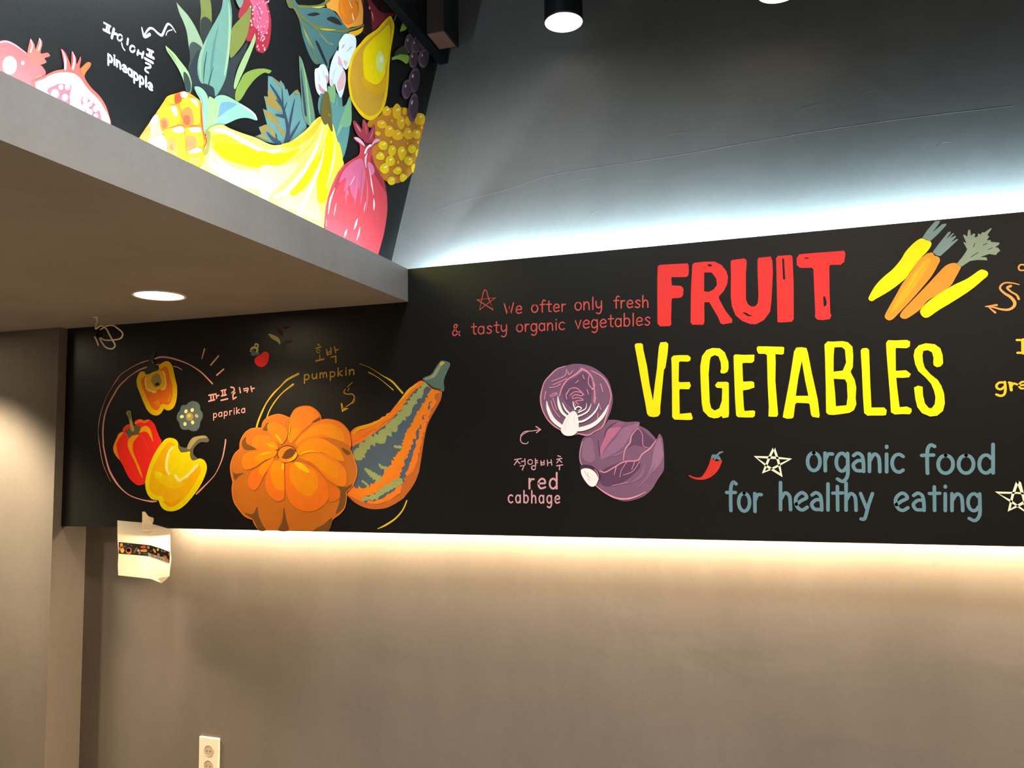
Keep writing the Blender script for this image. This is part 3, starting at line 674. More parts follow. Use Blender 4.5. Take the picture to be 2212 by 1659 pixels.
  [('stem','grey green gourd stem',[('F',92,112,98,[[-12433,19106,-12157,19050,-12067,18918,-12207,18626,-12347,18291,-12327,17908,-12488,17892,-12810,18054,-13134,18280,-13273,18393,-13179,18475,-12899,18571,-12712,18819,-12549,19026]]),
  ('S',142,154,108,[[-12410,19062,-12597,18771,-12807,18503,-13133,18401]],[89,134,134,89]),
  ('F',212,172,42,[[-12503,19024,-12295,19035,-12388,18933,-12503,18917]]),
  ('S',40,50,46,[[-13110,18258,-12810,18032,-12510,17949]],[36])])]),
 ('painted_star','small red star outline',0,
  [('L',196,78,72,[[-10465,21678,-10484,21787,-10564,21852,-10626,21760,-10797,21057,-10124,21490,-10895,21470,-10211,21004,-10407,21473,-10465,21678]],[31,31,31,35,39,47,47,35,47,35])],
  []),
 ('painted_word','red word We',0,
  [('L',196,78,72,[[-9759,21223,-9648,20832,-9552,21111,-9490,20826,-9377,21238]],[51]),
  ('S',196,78,72,[[-9258,20951,-9149,20956,-9058,20961,-9073,21057,-9161,21095,-9251,21025,-9265,20907,-9194,20806,-9051,20837]],[50])],
  []),
 ('painted_word','red word ofter',0,
  [('S',196,78,72,[[-8512,21094,-8584,21070,-8630,20998,-8632,20907,-8589,20831,-8517,20800,-8445,20826,-8399,20897,-8398,20988,-8441,21063,-8512,21094]],[50]),
  ('S',196,78,72,[[-8087,21223,-8153,21249,-8203,21169,-8213,20964,-8210,20788]],[50]),
  ('L',196,78,72,[[-8300,21085,-8106,21083]],[50]),
  ('S',196,78,72,[[-7940,21201,-7944,20982,-7941,20821,-7862,20785]],[49]),
  ('L',196,78,72,[[-8034,21074,-7839,21071]],[49]),
  ('S',196,78,72,[[-7747,20915,-7638,20919,-7547,20924,-7562,21018,-7650,21057,-7740,20988,-7754,20871,-7684,20772,-7541,20801]],[49]),
  ('L',196,78,72,[[-7422,21047,-7422,20756]],[49]),
  ('S',196,78,72,[[-7419,20930,-7366,21021,-7280,21026]],[49])],
  []),
 ('painted_word','red word only',0,
  [('S',196,78,72,[[-6787,21071,-6860,21043,-6906,20968,-6908,20874,-6865,20798,-6794,20767,-6722,20795,-6676,20870,-6674,20963,-6717,21040,-6787,21071]],[48]),
  ('L',196,78,72,[[-6562,21066,-6569,20763]],[48]),
  ('S',196,78,72,[[-6559,20944,-6470,21057,-6390,21016,-6369,20910,-6367,20759]],[48]),
  ('L',196,78,72,[[-6213,21224,-6224,20756]],[48]),
  ('S',196,78,72,[[-6091,21055,-6084,20874,-6006,20797,-5901,20870]],[48]),
  ('S',196,78,72,[[-5886,21050,-5891,20839,-5912,20659,-5997,20577,-6090,20618]],[48])],
  []),
 ('painted_word','red word fresh',0,
  [('S',196,78,72,[[-5212,21164,-5274,21190,-5322,21112,-5332,20913,-5331,20742]],[47]),
  ('L',196,78,72,[[-5414,21031,-5231,21028]],[47]),
  ('L',196,78,72,[[-5142,21018,-5144,20733]],[47]),
  ('S',196,78,72,[[-5139,20904,-5088,20992,-5007,20996]],[47]),
  ('S',196,78,72,[[-4907,20864,-4804,20867,-4718,20871,-4732,20963,-4814,21001,-4900,20934,-4914,20822,-4849,20725,-4713,20752]],[47]),
  ('S',196,78,72,[[-4432,20939,-4511,20986,-4593,20933,-4528,20859,-4449,20785,-4518,20703,-4617,20742]],[47]),
  ('L',196,78,72,[[-4324,21145,-4337,20695]],[47]),
  ('S',196,78,72,[[-4327,20863,-4249,20967,-4170,20926,-4152,20827,-4150,20686]],[47])],
  []),
 ('painted_ampersand','red ampersand',0,
  [('S',196,78,72,[[-11649,20078,-11845,20350,-11894,20458,-11831,20532,-11753,20473,-11929,20250,-11946,20142,-11847,20098,-11655,20234]],[56])],
  []),
 ('painted_word','red word tasty',0,
  [('S',196,78,72,[[-11046,20524,-11048,20299,-11044,20133,-10957,20100]],[52]),
  ('L',196,78,72,[[-11148,20389,-10935,20395]],[52]),
  ('S',196,78,72,[[-10650,20335,-10709,20383,-10780,20379,-10837,20325,-10859,20239,-10839,20153,-10783,20098,-10712,20094,-10652,20142]],[51]),
  ('L',196,78,72,[[-10622,20388,-10625,20095]],[51]),
  ('S',196,78,72,[[-10289,20343,-10381,20388,-10474,20328,-10398,20253,-10306,20179,-10384,20089,-10498,20125]],[51]),
  ('S',196,78,72,[[-10090,20522,-10093,20298,-10089,20134,-10004,20102]],[51]),
  ('L',196,78,72,[[-10190,20388,-9982,20393]],[51]),
  ('S',196,78,72,[[-9893,20387,-9883,20209,-9799,20135,-9689,20209]],[51]),
  ('S',196,78,72,[[-9674,20387,-9677,20179,-9698,20002,-9787,19918,-9887,19957]],[50])],
  []),
 ('painted_word','red word organic',0,
  [('S',196,78,72,[[-9139,20368,-9212,20341,-9258,20270,-9259,20181,-9216,20109,-9144,20080,-9071,20107,-9026,20178,-9024,20266,-9068,20339,-9139,20368]],[50]),
  ('L',196,78,72,[[-8906,20364,-8905,20077]],[50]),
  ('S',196,78,72,[[-8902,20249,-8848,20340,-8761,20347]],[50]),
  ('S',196,78,72,[[-8481,20305,-8538,20353,-8606,20348,-8659,20291,-8676,20204,-8651,20122,-8593,20076,-8525,20084,-8473,20142]],[50]),
  ('S',196,78,72,[[-8455,20356,-8452,20185,-8461,19999,-8549,19906,-8658,19945]],[50]),
  ('S',196,78,72,[[-8156,20300,-8211,20347,-8276,20344,-8329,20293,-8351,20211,-8332,20129,-8281,20077,-8216,20072,-8160,20117]],[50]),
  ('L',196,78,72,[[-8130,20350,-8135,20072]],[49]),
  ('L',196,78,72,[[-8007,20348,-8012,20064]],[49]),
  ('S',196,78,72,[[-8003,20234,-7916,20341,-7837,20303,-7816,20203,-7813,20061]],[49]),
  ('L',196,78,72,[[-7666,20342,-7671,20059]],[49]),
  ('L',196,78,72,[[-7664,20450,-7662,20467]],[49]),
  ('S',196,78,72,[[-7342,20304,-7406,20337,-7476,20326,-7531,20275,-7552,20199,-7534,20123,-7481,20070,-7411,20057,-7346,20088]],[49])],
  []),
 ('painted_word','red word vegetables',0,
  [('L',196,78,72,[[-6911,20369,-6810,20057,-6698,20366]],[48]),
  ('S',196,78,72,[[-6594,20209,-6484,20217,-6391,20224,-6406,20324,-6495,20362,-6587,20286,-6601,20163,-6531,20060,-6385,20095]],[48]),
  ('S',196,78,72,[[-6095,20300,-6152,20352,-6220,20346,-6273,20284,-6290,20191,-6266,20102,-6208,20053,-6140,20061,-6088,20124]],[48]),
  ('S',196,78,72,[[-6068,20355,-6067,20170,-6077,19971,-6166,19870,-6274,19911]],[48]),
  ('S',196,78,72,[[-5943,20199,-5834,20207,-5742,20215,-5757,20313,-5845,20351,-5935,20276,-5950,20153,-5881,20051,-5737,20086]],[48]),
  ('S',196,78,72,[[-5545,20484,-5551,20254,-5549,20086,-5471,20051]],[47]),
  ('L',196,78,72,[[-5640,20348,-5446,20351]],[47]),
  ('S',196,78,72,[[-5188,20286,-5241,20336,-5305,20333,-5358,20278,-5380,20191,-5362,20103,-5313,20046,-5248,20041,-5193,20090]],[47]),
  ('L',196,78,72,[[-5161,20340,-5169,20041]],[47]),
  ('L',196,78,72,[[-5035,20521,-5048,20039]],[47]),
  ('S',196,78,72,[[-5025,20283,-4970,20331,-4906,20326,-4857,20270,-4840,20182,-4861,20096,-4913,20041,-4977,20038,-5030,20087]],[47]),
  ('L',196,78,72,[[-4700,20499,-4712,20029]],[47]),
  ('S',196,78,72,[[-4575,20178,-4469,20186,-4380,20194,-4394,20291,-4479,20328,-4567,20254,-4582,20133,-4515,20032,-4375,20067]],[47]),
  ('S',196,78,72,[[-4085,20276,-4166,20323,-4251,20264,-4184,20187,-4103,20111,-4175,20021,-4276,20059]],[46])],
  []),
 ('painted_lettering','large red lettering FRUIT',0,
  [],
  [('letter',None,[('P',220,50,48,[[-3745,22189,-3676,22245,-3255,22233,-2657,22214,-2626,22143,-2624,21886,-2655,21752,-2739,21708,-3237,21749,-3265,21700,-3253,21441,-2915,21397,-2835,21289,-2859,21052,-2928,20972,-3011,20954,-3254,20962,-3280,20878,-3318,20197,-3317,19993,-3375,19939,-3726,19950,-3817,20059,-3799,20916,-3774,21776]])]),
   ('letter',None,[('P',220,50,48,[[-2494,22149,-2426,22211,-2098,22223,-1708,22198,-1455,22041,-1303,21808,-1252,21602,-1288,21336,-1425,21078,-1598,20906,-1580,20787,-1386,20371,-1159,20039,-1172,19924,-1339,19901,-1499,19884,-1577,19933,-1650,20155,-1937,20719,-2099,20731,-2118,20658,-2133,20019,-2175,19914,-2566,19939,-2622,20033,-2575,21166],[-2079,21823,-1819,21801,-1665,21569,-1648,21331,-1776,21172,-1940,21101,-2108,21131],[-1955,22112,-1841,22105,-1778,22052,-1877,22020,-1940,22059]])]),
   ('letter',None,[('P',220,50,48,[[-1147,22132,-1097,22195,-682,22218,-605,22167,-587,22049,-632,21684,-668,20720,-602,20550,-496,20459,-355,20459,-273,20559,-239,20788,-231,21651,-220,22116,-179,22196,227,22202,282,22038,281,21607,195,20624,134,20234,-79,19952,-364,19812,-551,19834,-829,19968,-1042,20181,-1157,20522,-1183,20859,-1146,21728],[-818,20266,-692,20257,-570,20166,-446,20125,-603,20112]])]),
   ('letter',None,[('P',220,50,48,[[410,22126,474,22203,905,22197,957,22126,956,21223,908,19920,837,19827,471,19825,365,19841,380,20611,397,21433],[609,22092,670,22086,686,21343,609,21349]])]),
   ('letter',None,[('P',220,50,48,[[1088,22065,1179,22188,1331,22200,1813,22195,2644,22189,2674,22083,2626,21797,2504,21704,2195,21731,2143,21694,2109,20807,2099,20051,2131,19968,2081,19843,1858,19819,1681,19844,1601,19939,1616,20068,1619,20844,1623,21625,1580,21677,1189,21711,1087,21818],[1324,22050,1416,22061,1535,22018,1384,22018],[1894,20645,1968,20630,2004,20428,1985,20332,1902,20274]])])]),
 ('painted_lettering','large yellow lettering VEGETABLES',6,
  [],
  [('letter',None,[('P',255,226,6,[[-4678,19298,-4636,19364,-4432,19367,-4374,19309,-4358,19104,-4241,18500,-4166,17820,-4063,17224,-3979,17813,-3882,18402,-3845,18752,-3792,19182,-3734,19355,-3521,19362,-3444,19285,-3481,18922,-3576,18415,-3631,18337,-3735,17535,-3803,17001,-3817,16734,-3894,16643,-4054,16620,-4213,16651,-4290,16747,-4335,17071,-4472,17940,-4586,18706]])]),
   ('letter',None,[('P',255,226,6,[[-3354,18768,-3272,18844,-3061,18852,-2748,18831,-2660,18746,-2676,18640,-2756,18596,-3042,18618,-3083,18580,-3118,17886,-3066,17862,-2727,17857,-2685,17722,-2749,17592,-3074,17612,-3102,17565,-3115,16715,-2712,16743,-2653,16544,-2694,16492,-2823,16482,-3317,16513,-3388,16616,-3365,17521,-3350,18458]])]),
   ('letter',None,[('P',255,226,6,[[-1627,18128,-1514,18110,-1398,18157,-1351,18286,-1347,18523,-1461,18871,-1634,19025,-1888,19052,-2096,18984,-2257,18779,-2334,18411,-2339,17881,-2326,17088,-2285,16797,-2100,16582,-1924,16520,-1772,16534,-1656,16596,-1608,16517,-1418,16551,-1393,16667,-1362,17762,-1423,17812,-1752,17817,-1845,17703,-1785,17608,-1620,17594,-1596,17562,-1624,17144,-1722,16872,-1889,16799,-2000,16894,-2044,17105,-2049,18107,-1994,18580,-1951,18724,-1808,18788,-1682,18729,-1614,18509,-1608,18298,-1637,18194]])]),
   ('letter',None,[('P',255,226,6,[[-1164,18724,-1111,18779,-812,18745,-451,18735,-472,18506,-549,18445,-847,18459,-874,18421,-872,17795,-574,17796,-501,17754,-496,17572,-709,17503,-883,17483,-890,17431,-880,16912,-861,16756,-563,16768,-503,16733,-522,16566,-597,16516,-845,16523,-1093,16542,-1153,16609,-1169,17181,-1169,18226]])]),
   ('letter',None,[('P',255,226,6,[[-368,18970,-317,19025,40,19000,502,18962,554,18933,528,18716,466,18688,249,18717,249,18420,212,17803,234,17134,256,16596,210,16521,16,16526,-69,16541,-43,16886,-50,17659,-34,18693,-93,18742,-314,18759,-360,18866]])]),
   ('letter',None,[('P',255,226,6,[[869,18783,949,18911,1109,18916,1280,18880,1321,18707,1414,18020,1568,17076,1605,16531,1577,16449,1373,16485,1328,16564,1294,16929,1247,16957,881,16989,829,16931,762,16501,711,16451,538,16442,404,16498,436,16667,694,17841],[1108,18428,1184,17768,1270,17216,862,17231,965,17830]])]),
   ('letter',None,[('P',255,226,6,[[1861,18966,1970,19070,2114,19052,2449,19051,2614,19003,2749,18840,2759,18529,2729,18143,2651,17992,2678,17913,2768,17703,2803,17445,2767,17088,2781,16882,2697,16680,2551,16595,2241,16552,2049,16532,1882,16549,1814,16629,1842,17534,1863,18574],[2177,18850,2416,18845,2507,18749,2523,18308,2404,18041,2115,18015,2140,18560],[2104,17770,2461,17737,2515,17611,2516,17122,2468,16854,2134,16831,2130,17264]])]),
   ('letter',None,[('P',255,226,6,[[2998,18697,3053,18771,3195,18777,3262,18709,3257,18375,3244,17607,3243,16753,3632,16742,3708,16651,3677,16488,3596,16472,3226,16482,3109,16478,3008,16569,2998,17105,3005,18002]])]),
   ('letter',None,[('P',255,226,6,[[3795,18911,3858,19004,4087,18984,4431,18982,4530,18920,4511,18757,4417,18698,4098,18728,4078,18691,4048,17955,4357,17966,4498,17834,4436,17723,4253,17713,4048,17727,4057,17448,4102,16740,4318,16754,4455,16679,4457,16579,4396,16493,4192,16506,3941,16498,3830,16572,3827,17204,3807,17966,3792,18604]])]),
   ('letter',None,[('P',255,226,6,[[5179,18168,5197,18079,5283,18020,5396,18045,5472,18141,5471,18416,5417,18645,5257,18791,4990,18836,4784,18780,4652,18635,4608,18435,4639,18156,4718,17925,4931,17690,5077,17484,5154,17256,5187,17031,5153,16808,5056,16674,4968,16689,4864,16842,4822,17118,4825,17393,4692,17436,4565,17378,4590,16976,4633,16724,4758,16521,4998,16402,5199,16422,5384,16577,5453,16823,5448,17146,5384,17397,5283,17600,5071,17809,4925,18016,4879,18220,4875,18447,4909,18583,5045,18601,5164,18520,5199,18330]])])]),
 ('painted_carrot','yellow carrot at the left of the bunch',2,
  [('F',255,226,4,[[5074,22382,4938,22340,4752,22193,4538,21961,4391,21721,4127,21415,3819,21162,3553,20879,3353,20539,3336,20425,3437,20367,3578,20446,3906,20624,4211,20827,4492,21056,4637,21246,4949,21671,5159,21878,5302,22065,5341,22187,5301,22254,5203,22301]])],
  [('carrot_top','grey green carrot top',[('P',118,144,146,[[5075,22402,5244,22650,5479,22915,5535,22934,5638,22923,5607,22839,5394,22559,5693,22804,5825,22811,5800,22743,5567,22491,5301,22254,5225,22294,5183,22333]])])]),
 ('painted_carrot','orange carrot with streaky amber middle',4,
  [('F',250,150,44,[[5347,21866,5202,21849,5064,21761,4949,21671,4635,21221,4491,21031,4345,20816,4197,20551,4000,20213,3825,19898,3808,19773,3905,19679,4042,19708,4256,19919,4634,20318,4988,20716,5295,21090,5488,21423,5563,21591,5525,21707,5418,21754]]),
  ('F',252,168,36,[[5262,21718,5102,21632,4867,21377,4626,21045,4384,20688,4112,20205,3985,19912,4148,20027,4506,20427,4840,20853,5081,21233,5273,21517]]),
  ('S',252,186,40,[[5142,21553,4907,21298,4665,20917,4470,20606]],[9,61,61,14])],
  [('carrot_top','grey green carrot top',[('P',118,144,146,[[5359,21885,5572,22165,5853,22512,5941,22529,5916,22469,5775,22270,5981,22462,6036,22457,5908,22307,6064,22379,6083,22335,5911,22157,6101,22263,6143,22234,5823,21941,5581,21727,5462,21762]])])]),
 ('painted_carrot','plain orange carrot with leafy top',0,
  [('F',250,146,48,[[6057,21443,5884,21458,5705,21379,5520,21196,5217,20872,4679,20314,4348,19963,4272,19793,4357,19707,4515,19726,4907,19999,5119,20257,5459,20456,5821,20700,6011,21006,6155,21266,6168,21302]])],
  [('carrot_top','leafy grey green carrot top',[('P',134,154,136,[[6068,21447,6218,21631,6335,21794,6384,21889,6279,22146,6374,22100,6291,22369,6325,22390,6407,22308,6451,22527,6505,22534,6516,22334,6605,22399,6647,22370,6619,22262,6706,22278,6733,22387,6795,22343,6864,22423,6905,22394,7114,22533,7123,22495,6996,22311,7045,22244,6964,22129,7081,22130,7077,22069,7328,22020,7303,21949,7194,21886,7277,21854,7334,21750,7246,21685,7200,21616,7012,21670,6753,21595,6922,21568,6948,21467,6663,21505,6447,21487,6180,21318,6075,21384]]),
  ('L',45,50,55,[[6476,21620,6698,21748]],[21]),
  ('L',45,50,55,[[6569,21945,6619,22064]],[21]),
  ('L',45,50,55,[[6978,21820,7108,21865]],[20]),
  ('L',45,50,55,[[6849,21980,6969,22030]],[21])])]),
 ('painted_carrot','yellow carrot at the right of the bunch',6,
  [('F',255,226,4,[[6685,21147,6814,21160,6926,21077,6919,20955,6773,20820,6393,20508,5880,20177,5430,19913,5135,19710,4980,19708,4888,19851,4905,19974,5116,20208,5459,20456,5909,20718,6329,20906]])],
  []),
 ('painted_arrow','orange squiggle arrow pointing to the carrots',0,
  [('S',222,156,86,[[7799,20592,7626,20654,7419,20683,7289,20608,7261,20489,7378,20335,7537,20202,7641,20025,7602,19883,7451,19798,7244,19824,7038,19899,6809,19947]],[31,40,49,58,63,72,89,94,85,76,63,49,31]),
  ('S',222,156,86,[[7558,20563,7461,20510,7568,20369,7707,20261,7761,20125]],[81,72,54,58,76]),
  ('L',240,150,70,[[7127,19970,6809,19947]],[72,27]),
  ('L',222,156,86,[[7071,19732,6912,19896]],[68,32])],
  []),
 ('painted_letter','orange letter c at the edge',0,
  [('S',222,156,86,[[8001,21216,7878,21238,7817,21147,7857,21059,7991,21047]],[49])],
  []),
 ('painted_letter','yellow capital letter',0,
  [('L',240,190,40,[[7629,18796,7952,18778]],[69]),
  ('L',240,190,40,[[7625,18382,7940,18366]],[69]),
  ('L',240,190,40,[[7804,18786,7784,18374]],[112])],
  []),
 ('painted_word','yellow word fragment gre',0,
  [('S',240,190,40,[[7204,17437,7061,17443,6972,17351,6999,17254,7099,17230,7197,17313]],[70]),
  ('S',240,190,40,[[7213,17457,7218,17240,7178,17069,7074,17015,6955,17062]],[75]),
  ('L',240,190,40,[[7354,17422,7380,17191]],[86]),
  ('L',240,190,40,[[7324,17438,7399,17421]],[59]),
  ('S',240,190,40,[[7392,17306,7452,17398,7545,17366]],[64]),
  ('S',240,190,40,[[7593,17335,7793,17347,7773,17434,7674,17430,7598,17335,7662,17229,7799,17247]],[59])],
  []),
 ('painted_cabbage','halved red cabbage showing white veins',8,
  [('F',122,88,116,[[-7337,18656,-6928,18720,-6489,18646,-6165,18494,-5881,18267,-5689,18009,-5574,17614,-5547,17259,-5627,16908,-5760,16594,-5928,16315,-6219,16145,-6512,16009,-6802,16050,-7096,16020,-7571,16227,-7865,16431,-8122,16727,-8304,17095,-8365,17461,-8330,17715,-8173,18074,-7941,18356,-7674,18563]]),
  ('F',104,72,102,[[-7502,17829,-7237,18072,-6939,18204,-6641,18372,-6355,18108,-6332,17535,-6451,17110,-6745,16976,-7111,17059,-7400,17356]]),
  ('S',212,140,164,[[-7337,18649,-7675,18545,-7942,18319,-8173,18074,-8292,17713,-8336,17387,-8267,17021,-8086,16653,-7828,16394,-7571,16227]],[30,45,52,37,45,59,52,45,59,37]),
  ('S',212,140,164,[[-6348,18431,-5990,18236,-5745,17940,-5612,17509,-5655,17227,-5812,16666,-5964,16316,-6256,16145,-6548,16009,-6984,16107]],[28,43,50,36,43,57,50,43,57,36]),
  ('S',212,140,164,[[-6712,18490,-6937,18312,-7236,18144,-7464,17864,-7602,17507]],[95,62,48,55,37]),
  ('S',212,140,164,[[-6712,18512,-6494,18401,-6317,18178,-6252,17853,-6223,17531,-6266,17247]],[94,65,50,43,58,36]),
  ('S',212,140,164,[[-7284,17586,-7188,17763,-6947,17801,-6767,17676,-6642,17528]],[36]),
  ('S',212,140,164,[[-7174,17528,-6987,17658,-6702,17601,-6727,17495,-6971,17550,-7102,17454]],[36]),
  ('S',212,140,164,[[-7085,17399,-6845,17427,-6664,17331,-6958,17305,-6851,17176]],[36]),
  ('S',212,140,164,[[-7899,17590,-7730,17638,-7693,17583,-7901,17517,-7956,17556]],[37]),
  ('S',212,140,164,[[-7890,18091,-7607,18178,-7344,18301,-7284,18509]],[37]),
  ('S',212,140,164,[[-7836,17951,-7535,18066,-7291,18165]],[37]),
  ('S',212,140,164,[[-7969,17847,-7725,17874,-7536,17976]],[37]),
  ('S',212,140,164,[[-6425,18236,-6450,17933,-6273,17711]],[36]),
  ('S',212,140,164,[[-6301,18106,-6216,17852,-6328,17713]],[36]),
  ('S',212,140,164,[[-5990,17914,-5914,17627]],[36]),
  ('S',212,140,164,[[-6182,17422,-6232,17175]],[36]),
  ('S',212,140,164,[[-8184,17418,-8123,17707]],[37]),
  ('S',212,140,164,[[-7208,17710,-7322,17570,-7307,17389]],[37]),
  ('S',212,140,164,[[-7032,17272,-6962,17126]],[36]),
  ('S',212,140,164,[[-6069,17169,-6002,16954]],[36]),
  ('S',212,140,164,[[-7230,18416,-7177,18305,-7044,18462]],[37]),
  ('S',212,140,164,[[-7846,17443,-7775,17223,-7705,17004]],[37]),
  ('S',212,140,164,[[-7923,17337,-7817,17008,-7599,16713]],[37]),
  ('S',212,140,164,[[-6114,16816,-6136,16639]],[36]),
  ('S',212,140,164,[[-6510,17720,-6459,17539]],[36]),
  ('S',212,140,164,[[-6943,17988,-6831,18074]],[36]),
  ('S',212,140,164,[[-6662,18283,-6610,18119]],[36]),
  ('S',250,244,246,[[-8092,17342,-8034,17014,-7861,16647,-7568,16388,-7384,16312]],[22,125,154,147,132]),
  ('S',250,244,246,[[-7650,17509,-7608,17182,-7484,16890,-7229,16667]],[22,110,102,88]),
  ('S',250,244,246,[[-7469,17250,-7352,16994,-7153,16791]],[22,66,66]),
  ('S',250,244,246,[[-5711,17123,-5917,16739,-6249,16429,-6651,16267,-6981,16232]],[21,122,143,165,143]),
  ('S',250,244,246,[[-6068,17205,-6164,16959,-6387,16716,-6682,16546,-6920,16516]],[14,57,72,79,72]),
  ('S',250,244,246,[[-6358,17179,-6473,16933,-6676,16796,-6916,16713]],[14,51,58,65]),
  ('S',250,244,246,[[-6539,17220,-6580,17007,-6857,16872]],[14,36,50]),
  ('S',250,244,246,[[-7002,16984,-6882,17088,-6737,17030,-6838,16936]],[36,51,36,29]),
  ('S',250,244,246,[[-7068,17309,-7035,17128,-6965,16983]],[15,44,51]),
  ('F',250,244,246,[[-7076,16932,-7339,16706,-7532,16315,-7543,16172,-7390,16018,-7096,16013,-6890,16194,-6858,16515,-6924,16838]]),
  ('S',235,215,222,[[-7190,16774,-7343,16526,-7385,16276]],[22]),
  ('S',235,215,222,[[-7025,16733,-7012,16483]],[22])],
  []),
 ('painted_cabbage','whole red cabbage with white cut stem',2,
  [('F',124,90,118,[[-5743,16558,-5458,16558,-5071,16471,-4684,16479,-4564,16424,-4601,16338,-4310,16175,-4076,15928,-3975,15822,-3867,16010,-3753,15818,-3722,15371,-3730,14857,-3771,14652,-3984,14345,-4200,14003,-4552,13727,-5077,13570,-5461,13619,-5881,13825,-6265,14174,-6117,14383,-6148,14594,-6431,14806,-6791,14879,-6877,15128,-6851,15482,-6733,15871,-6512,16009,-5964,16316,-5780,16488]]),
  ('F',148,106,138,[[-4581,16424,-4828,16360,-5218,16229,-5438,15918,-5803,15538,-6064,15120,-5740,15222,-5200,15564,-4870,16082,-4656,16252]]),
  ('F',182,108,142,[[-5751,16206,-5358,16302,-5289,16231,-5618,15851,-5912,15469,-6055,15190,-6054,15542,-5903,15856]]),
  ('F',146,94,126,[[-5566,16483,-5282,16476,-5144,16368,-5536,16271]]),
  ('F',98,68,98,[[-4552,16215,-4146,15860,-4013,15719,-4191,15515,-4501,15554,-4812,15628,-5025,15527,-4838,15977]]),
  ('F',96,64,94,[[-6002,14698,-5392,14974,-4863,15038,-4588,14932,-4698,14691,-5234,14278,-5874,14104,-6118,14348]]),
  ('F',152,112,142,[[-3978,15719,-3837,15854,-3779,15509,-3755,15165,-4007,14756,-4323,14517,-4173,14929,-4092,15376]]),
  ('F',142,104,134,[[-6699,15764,-6406,15900,-6306,15545,-6279,15122,-6499,14983,-6748,15197]]),
  ('S',140,100,132,[[-4413,15000,-4564,14518,-4990,14208]],[21,117,21]),
  ('S',140,100,132,[[-4035,14962,-4288,14517,-4752,14002]],[21,89,21]),
  ('S',150,108,140,[[-5705,15186,-5384,15287,-5133,15424]],[14,56,14]),
  ('S',80,52,80,[[-5901,15927,-5786,16242,-5424,16480]],[28]),
  ('S',80,52,80,[[-6078,15260,-6124,15613,-6137,15825]],[28]),
  ('S',212,140,164,[[-6092,14681,-5897,14628,-5573,14801,-5179,15007,-4689,15054,-4509,15277,-4226,15481,-4012,15754]],[42,49,49,49,49,56,56,42]),
  ('S',212,140,164,[[-5213,15076,-5132,15459,-4950,15700,-4873,15977,-4639,16234]],[35,49,56,42,28]),
  ('S',212,140,164,[[-4639,16234,-4488,16005,-4465,15588,-4226,15498]],[24]),
  ('S',212,140,164,[[-5074,15006,-5293,14694,-5352,14451]],[24]),
  ('S',212,140,164,[[-4620,15002,-4873,14658,-5227,14520]],[24]),
  ('S',212,140,164,[[-5660,14132,-5059,14250]],[24]),
  ('S',212,140,164,[[-4794,15003,-4907,14727]],[24]),
  ('S',212,140,164,[[-5484,14817,-5562,14539]],[42,21]),
  ('S',226,150,168,[[-6266,14139,-5950,13895,-5530,13688,-5110,13656,-4724,13761,-4409,13917]],[28,49,62,62,49,21]),
  ('S',210,150,175,[[-6735,15764,-6834,15411,-6841,15092,-6755,14879]],[29])],
  [('cut_stem','white cut cabbage stem',[('F',70,42,70,[[-6847,14826,-6645,14913,-6358,14848,-6112,14601,-6089,14383,-6284,14138,-6483,14096,-6730,14349]]),
  ('S',212,140,164,[[-6288,14735,-6167,14559,-6154,14349]],[28]),
  ('F',250,244,246,[[-6794,14738,-6576,14779,-6361,14700,-6203,14524,-6173,14314,-6303,14121,-6482,14121,-6659,14314,-6798,14561]]),
  ('S',205,150,160,[[-6687,14684,-6564,14490,-6476,14419]],[18]),
  ('S',205,150,160,[[-6543,14613,-6564,14490]],[18]),
  ('S',205,150,160,[[-6549,14384,-6496,14314]],[18])])]),
 ('painted_arrow','pale pink curved arrow pointing to the cabbage',0,
  [('S',214,160,172,[[-9177,16042,-9003,16195,-8698,16214,-8375,16262]],[22,33,33,33]),
  ('L',214,160,172,[[-8543,16381,-8364,16258,-8528,16145]],[44]),
  ('S',214,160,172,[[-8812,16216,-9081,16087,-9176,15914,-9105,15760,-8926,15735,-8864,15800]],[30,34,37,37,34,30])],
  []),
 ('painted_korean_word','pale pink Korean word above red cabhage',0,
  [('L',214,160,172,[[-9422,15124,-9153,15165]],[41]),
  ('L',214,160,172,[[-9287,15133,-9436,14927]],[41]),
  ('L',214,160,172,[[-9308,15061,-9206,14976]],[41]),
  ('L',214,160,172,[[-9143,15048,-9013,15076]],[41]),
  ('L',214,160,172,[[-9008,15156,-9000,14931]],[41]),
  ('L',214,160,172,[[-9199,14882,-9043,14903,-9118,14729]],[41]),
  ('L',214,160,172,[[-8587,15152,-8580,14892]],[41]),
  ('L',214,160,172,[[-8577,15072,-8505,15086]],[41]),
  ('L',214,160,172,[[-8578,14993,-8499,15010]],[41]),
  ('L',214,160,172,[[-8370,15070,-8358,14908,-8245,14926,-8242,15084]],[40]),
  ('L',214,160,172,[[-8368,14991,-8247,15008]],[40]),
  ('L',214,160,172,[[-8114,15097,-8107,14889]],[40]),
  ('L',214,160,172,[[-8105,14989,-7967,15009]],[40]),
  ('L',214,160,172,[[-7965,15110,-7939,14902]],[40]),
  ('L',214,160,172,[[-7702,15257,-7591,15220]],[40]),
  ('L',214,160,172,[[-7741,15122,-7548,15156]],[40]),
  ('L',214,160,172,[[-7645,15107,-7744,14986]],[40]),
  ('L',214,160,172,[[-7638,15092,-7551,15006]],[40]),
  ('L',214,160,172,[[-7753,14879,-7516,14913]],[40]),
  ('L',214,160,172,[[-7635,14885,-7645,14728]],[40]),
  ('S',214,160,172,[[-8699,15030,-8718,14977,-8766,14945,-8824,14945,-8871,14978,-8888,15032,-8869,15085,-8821,15117,-8763,15116,-8716,15083,-8699,15030]],[37]),
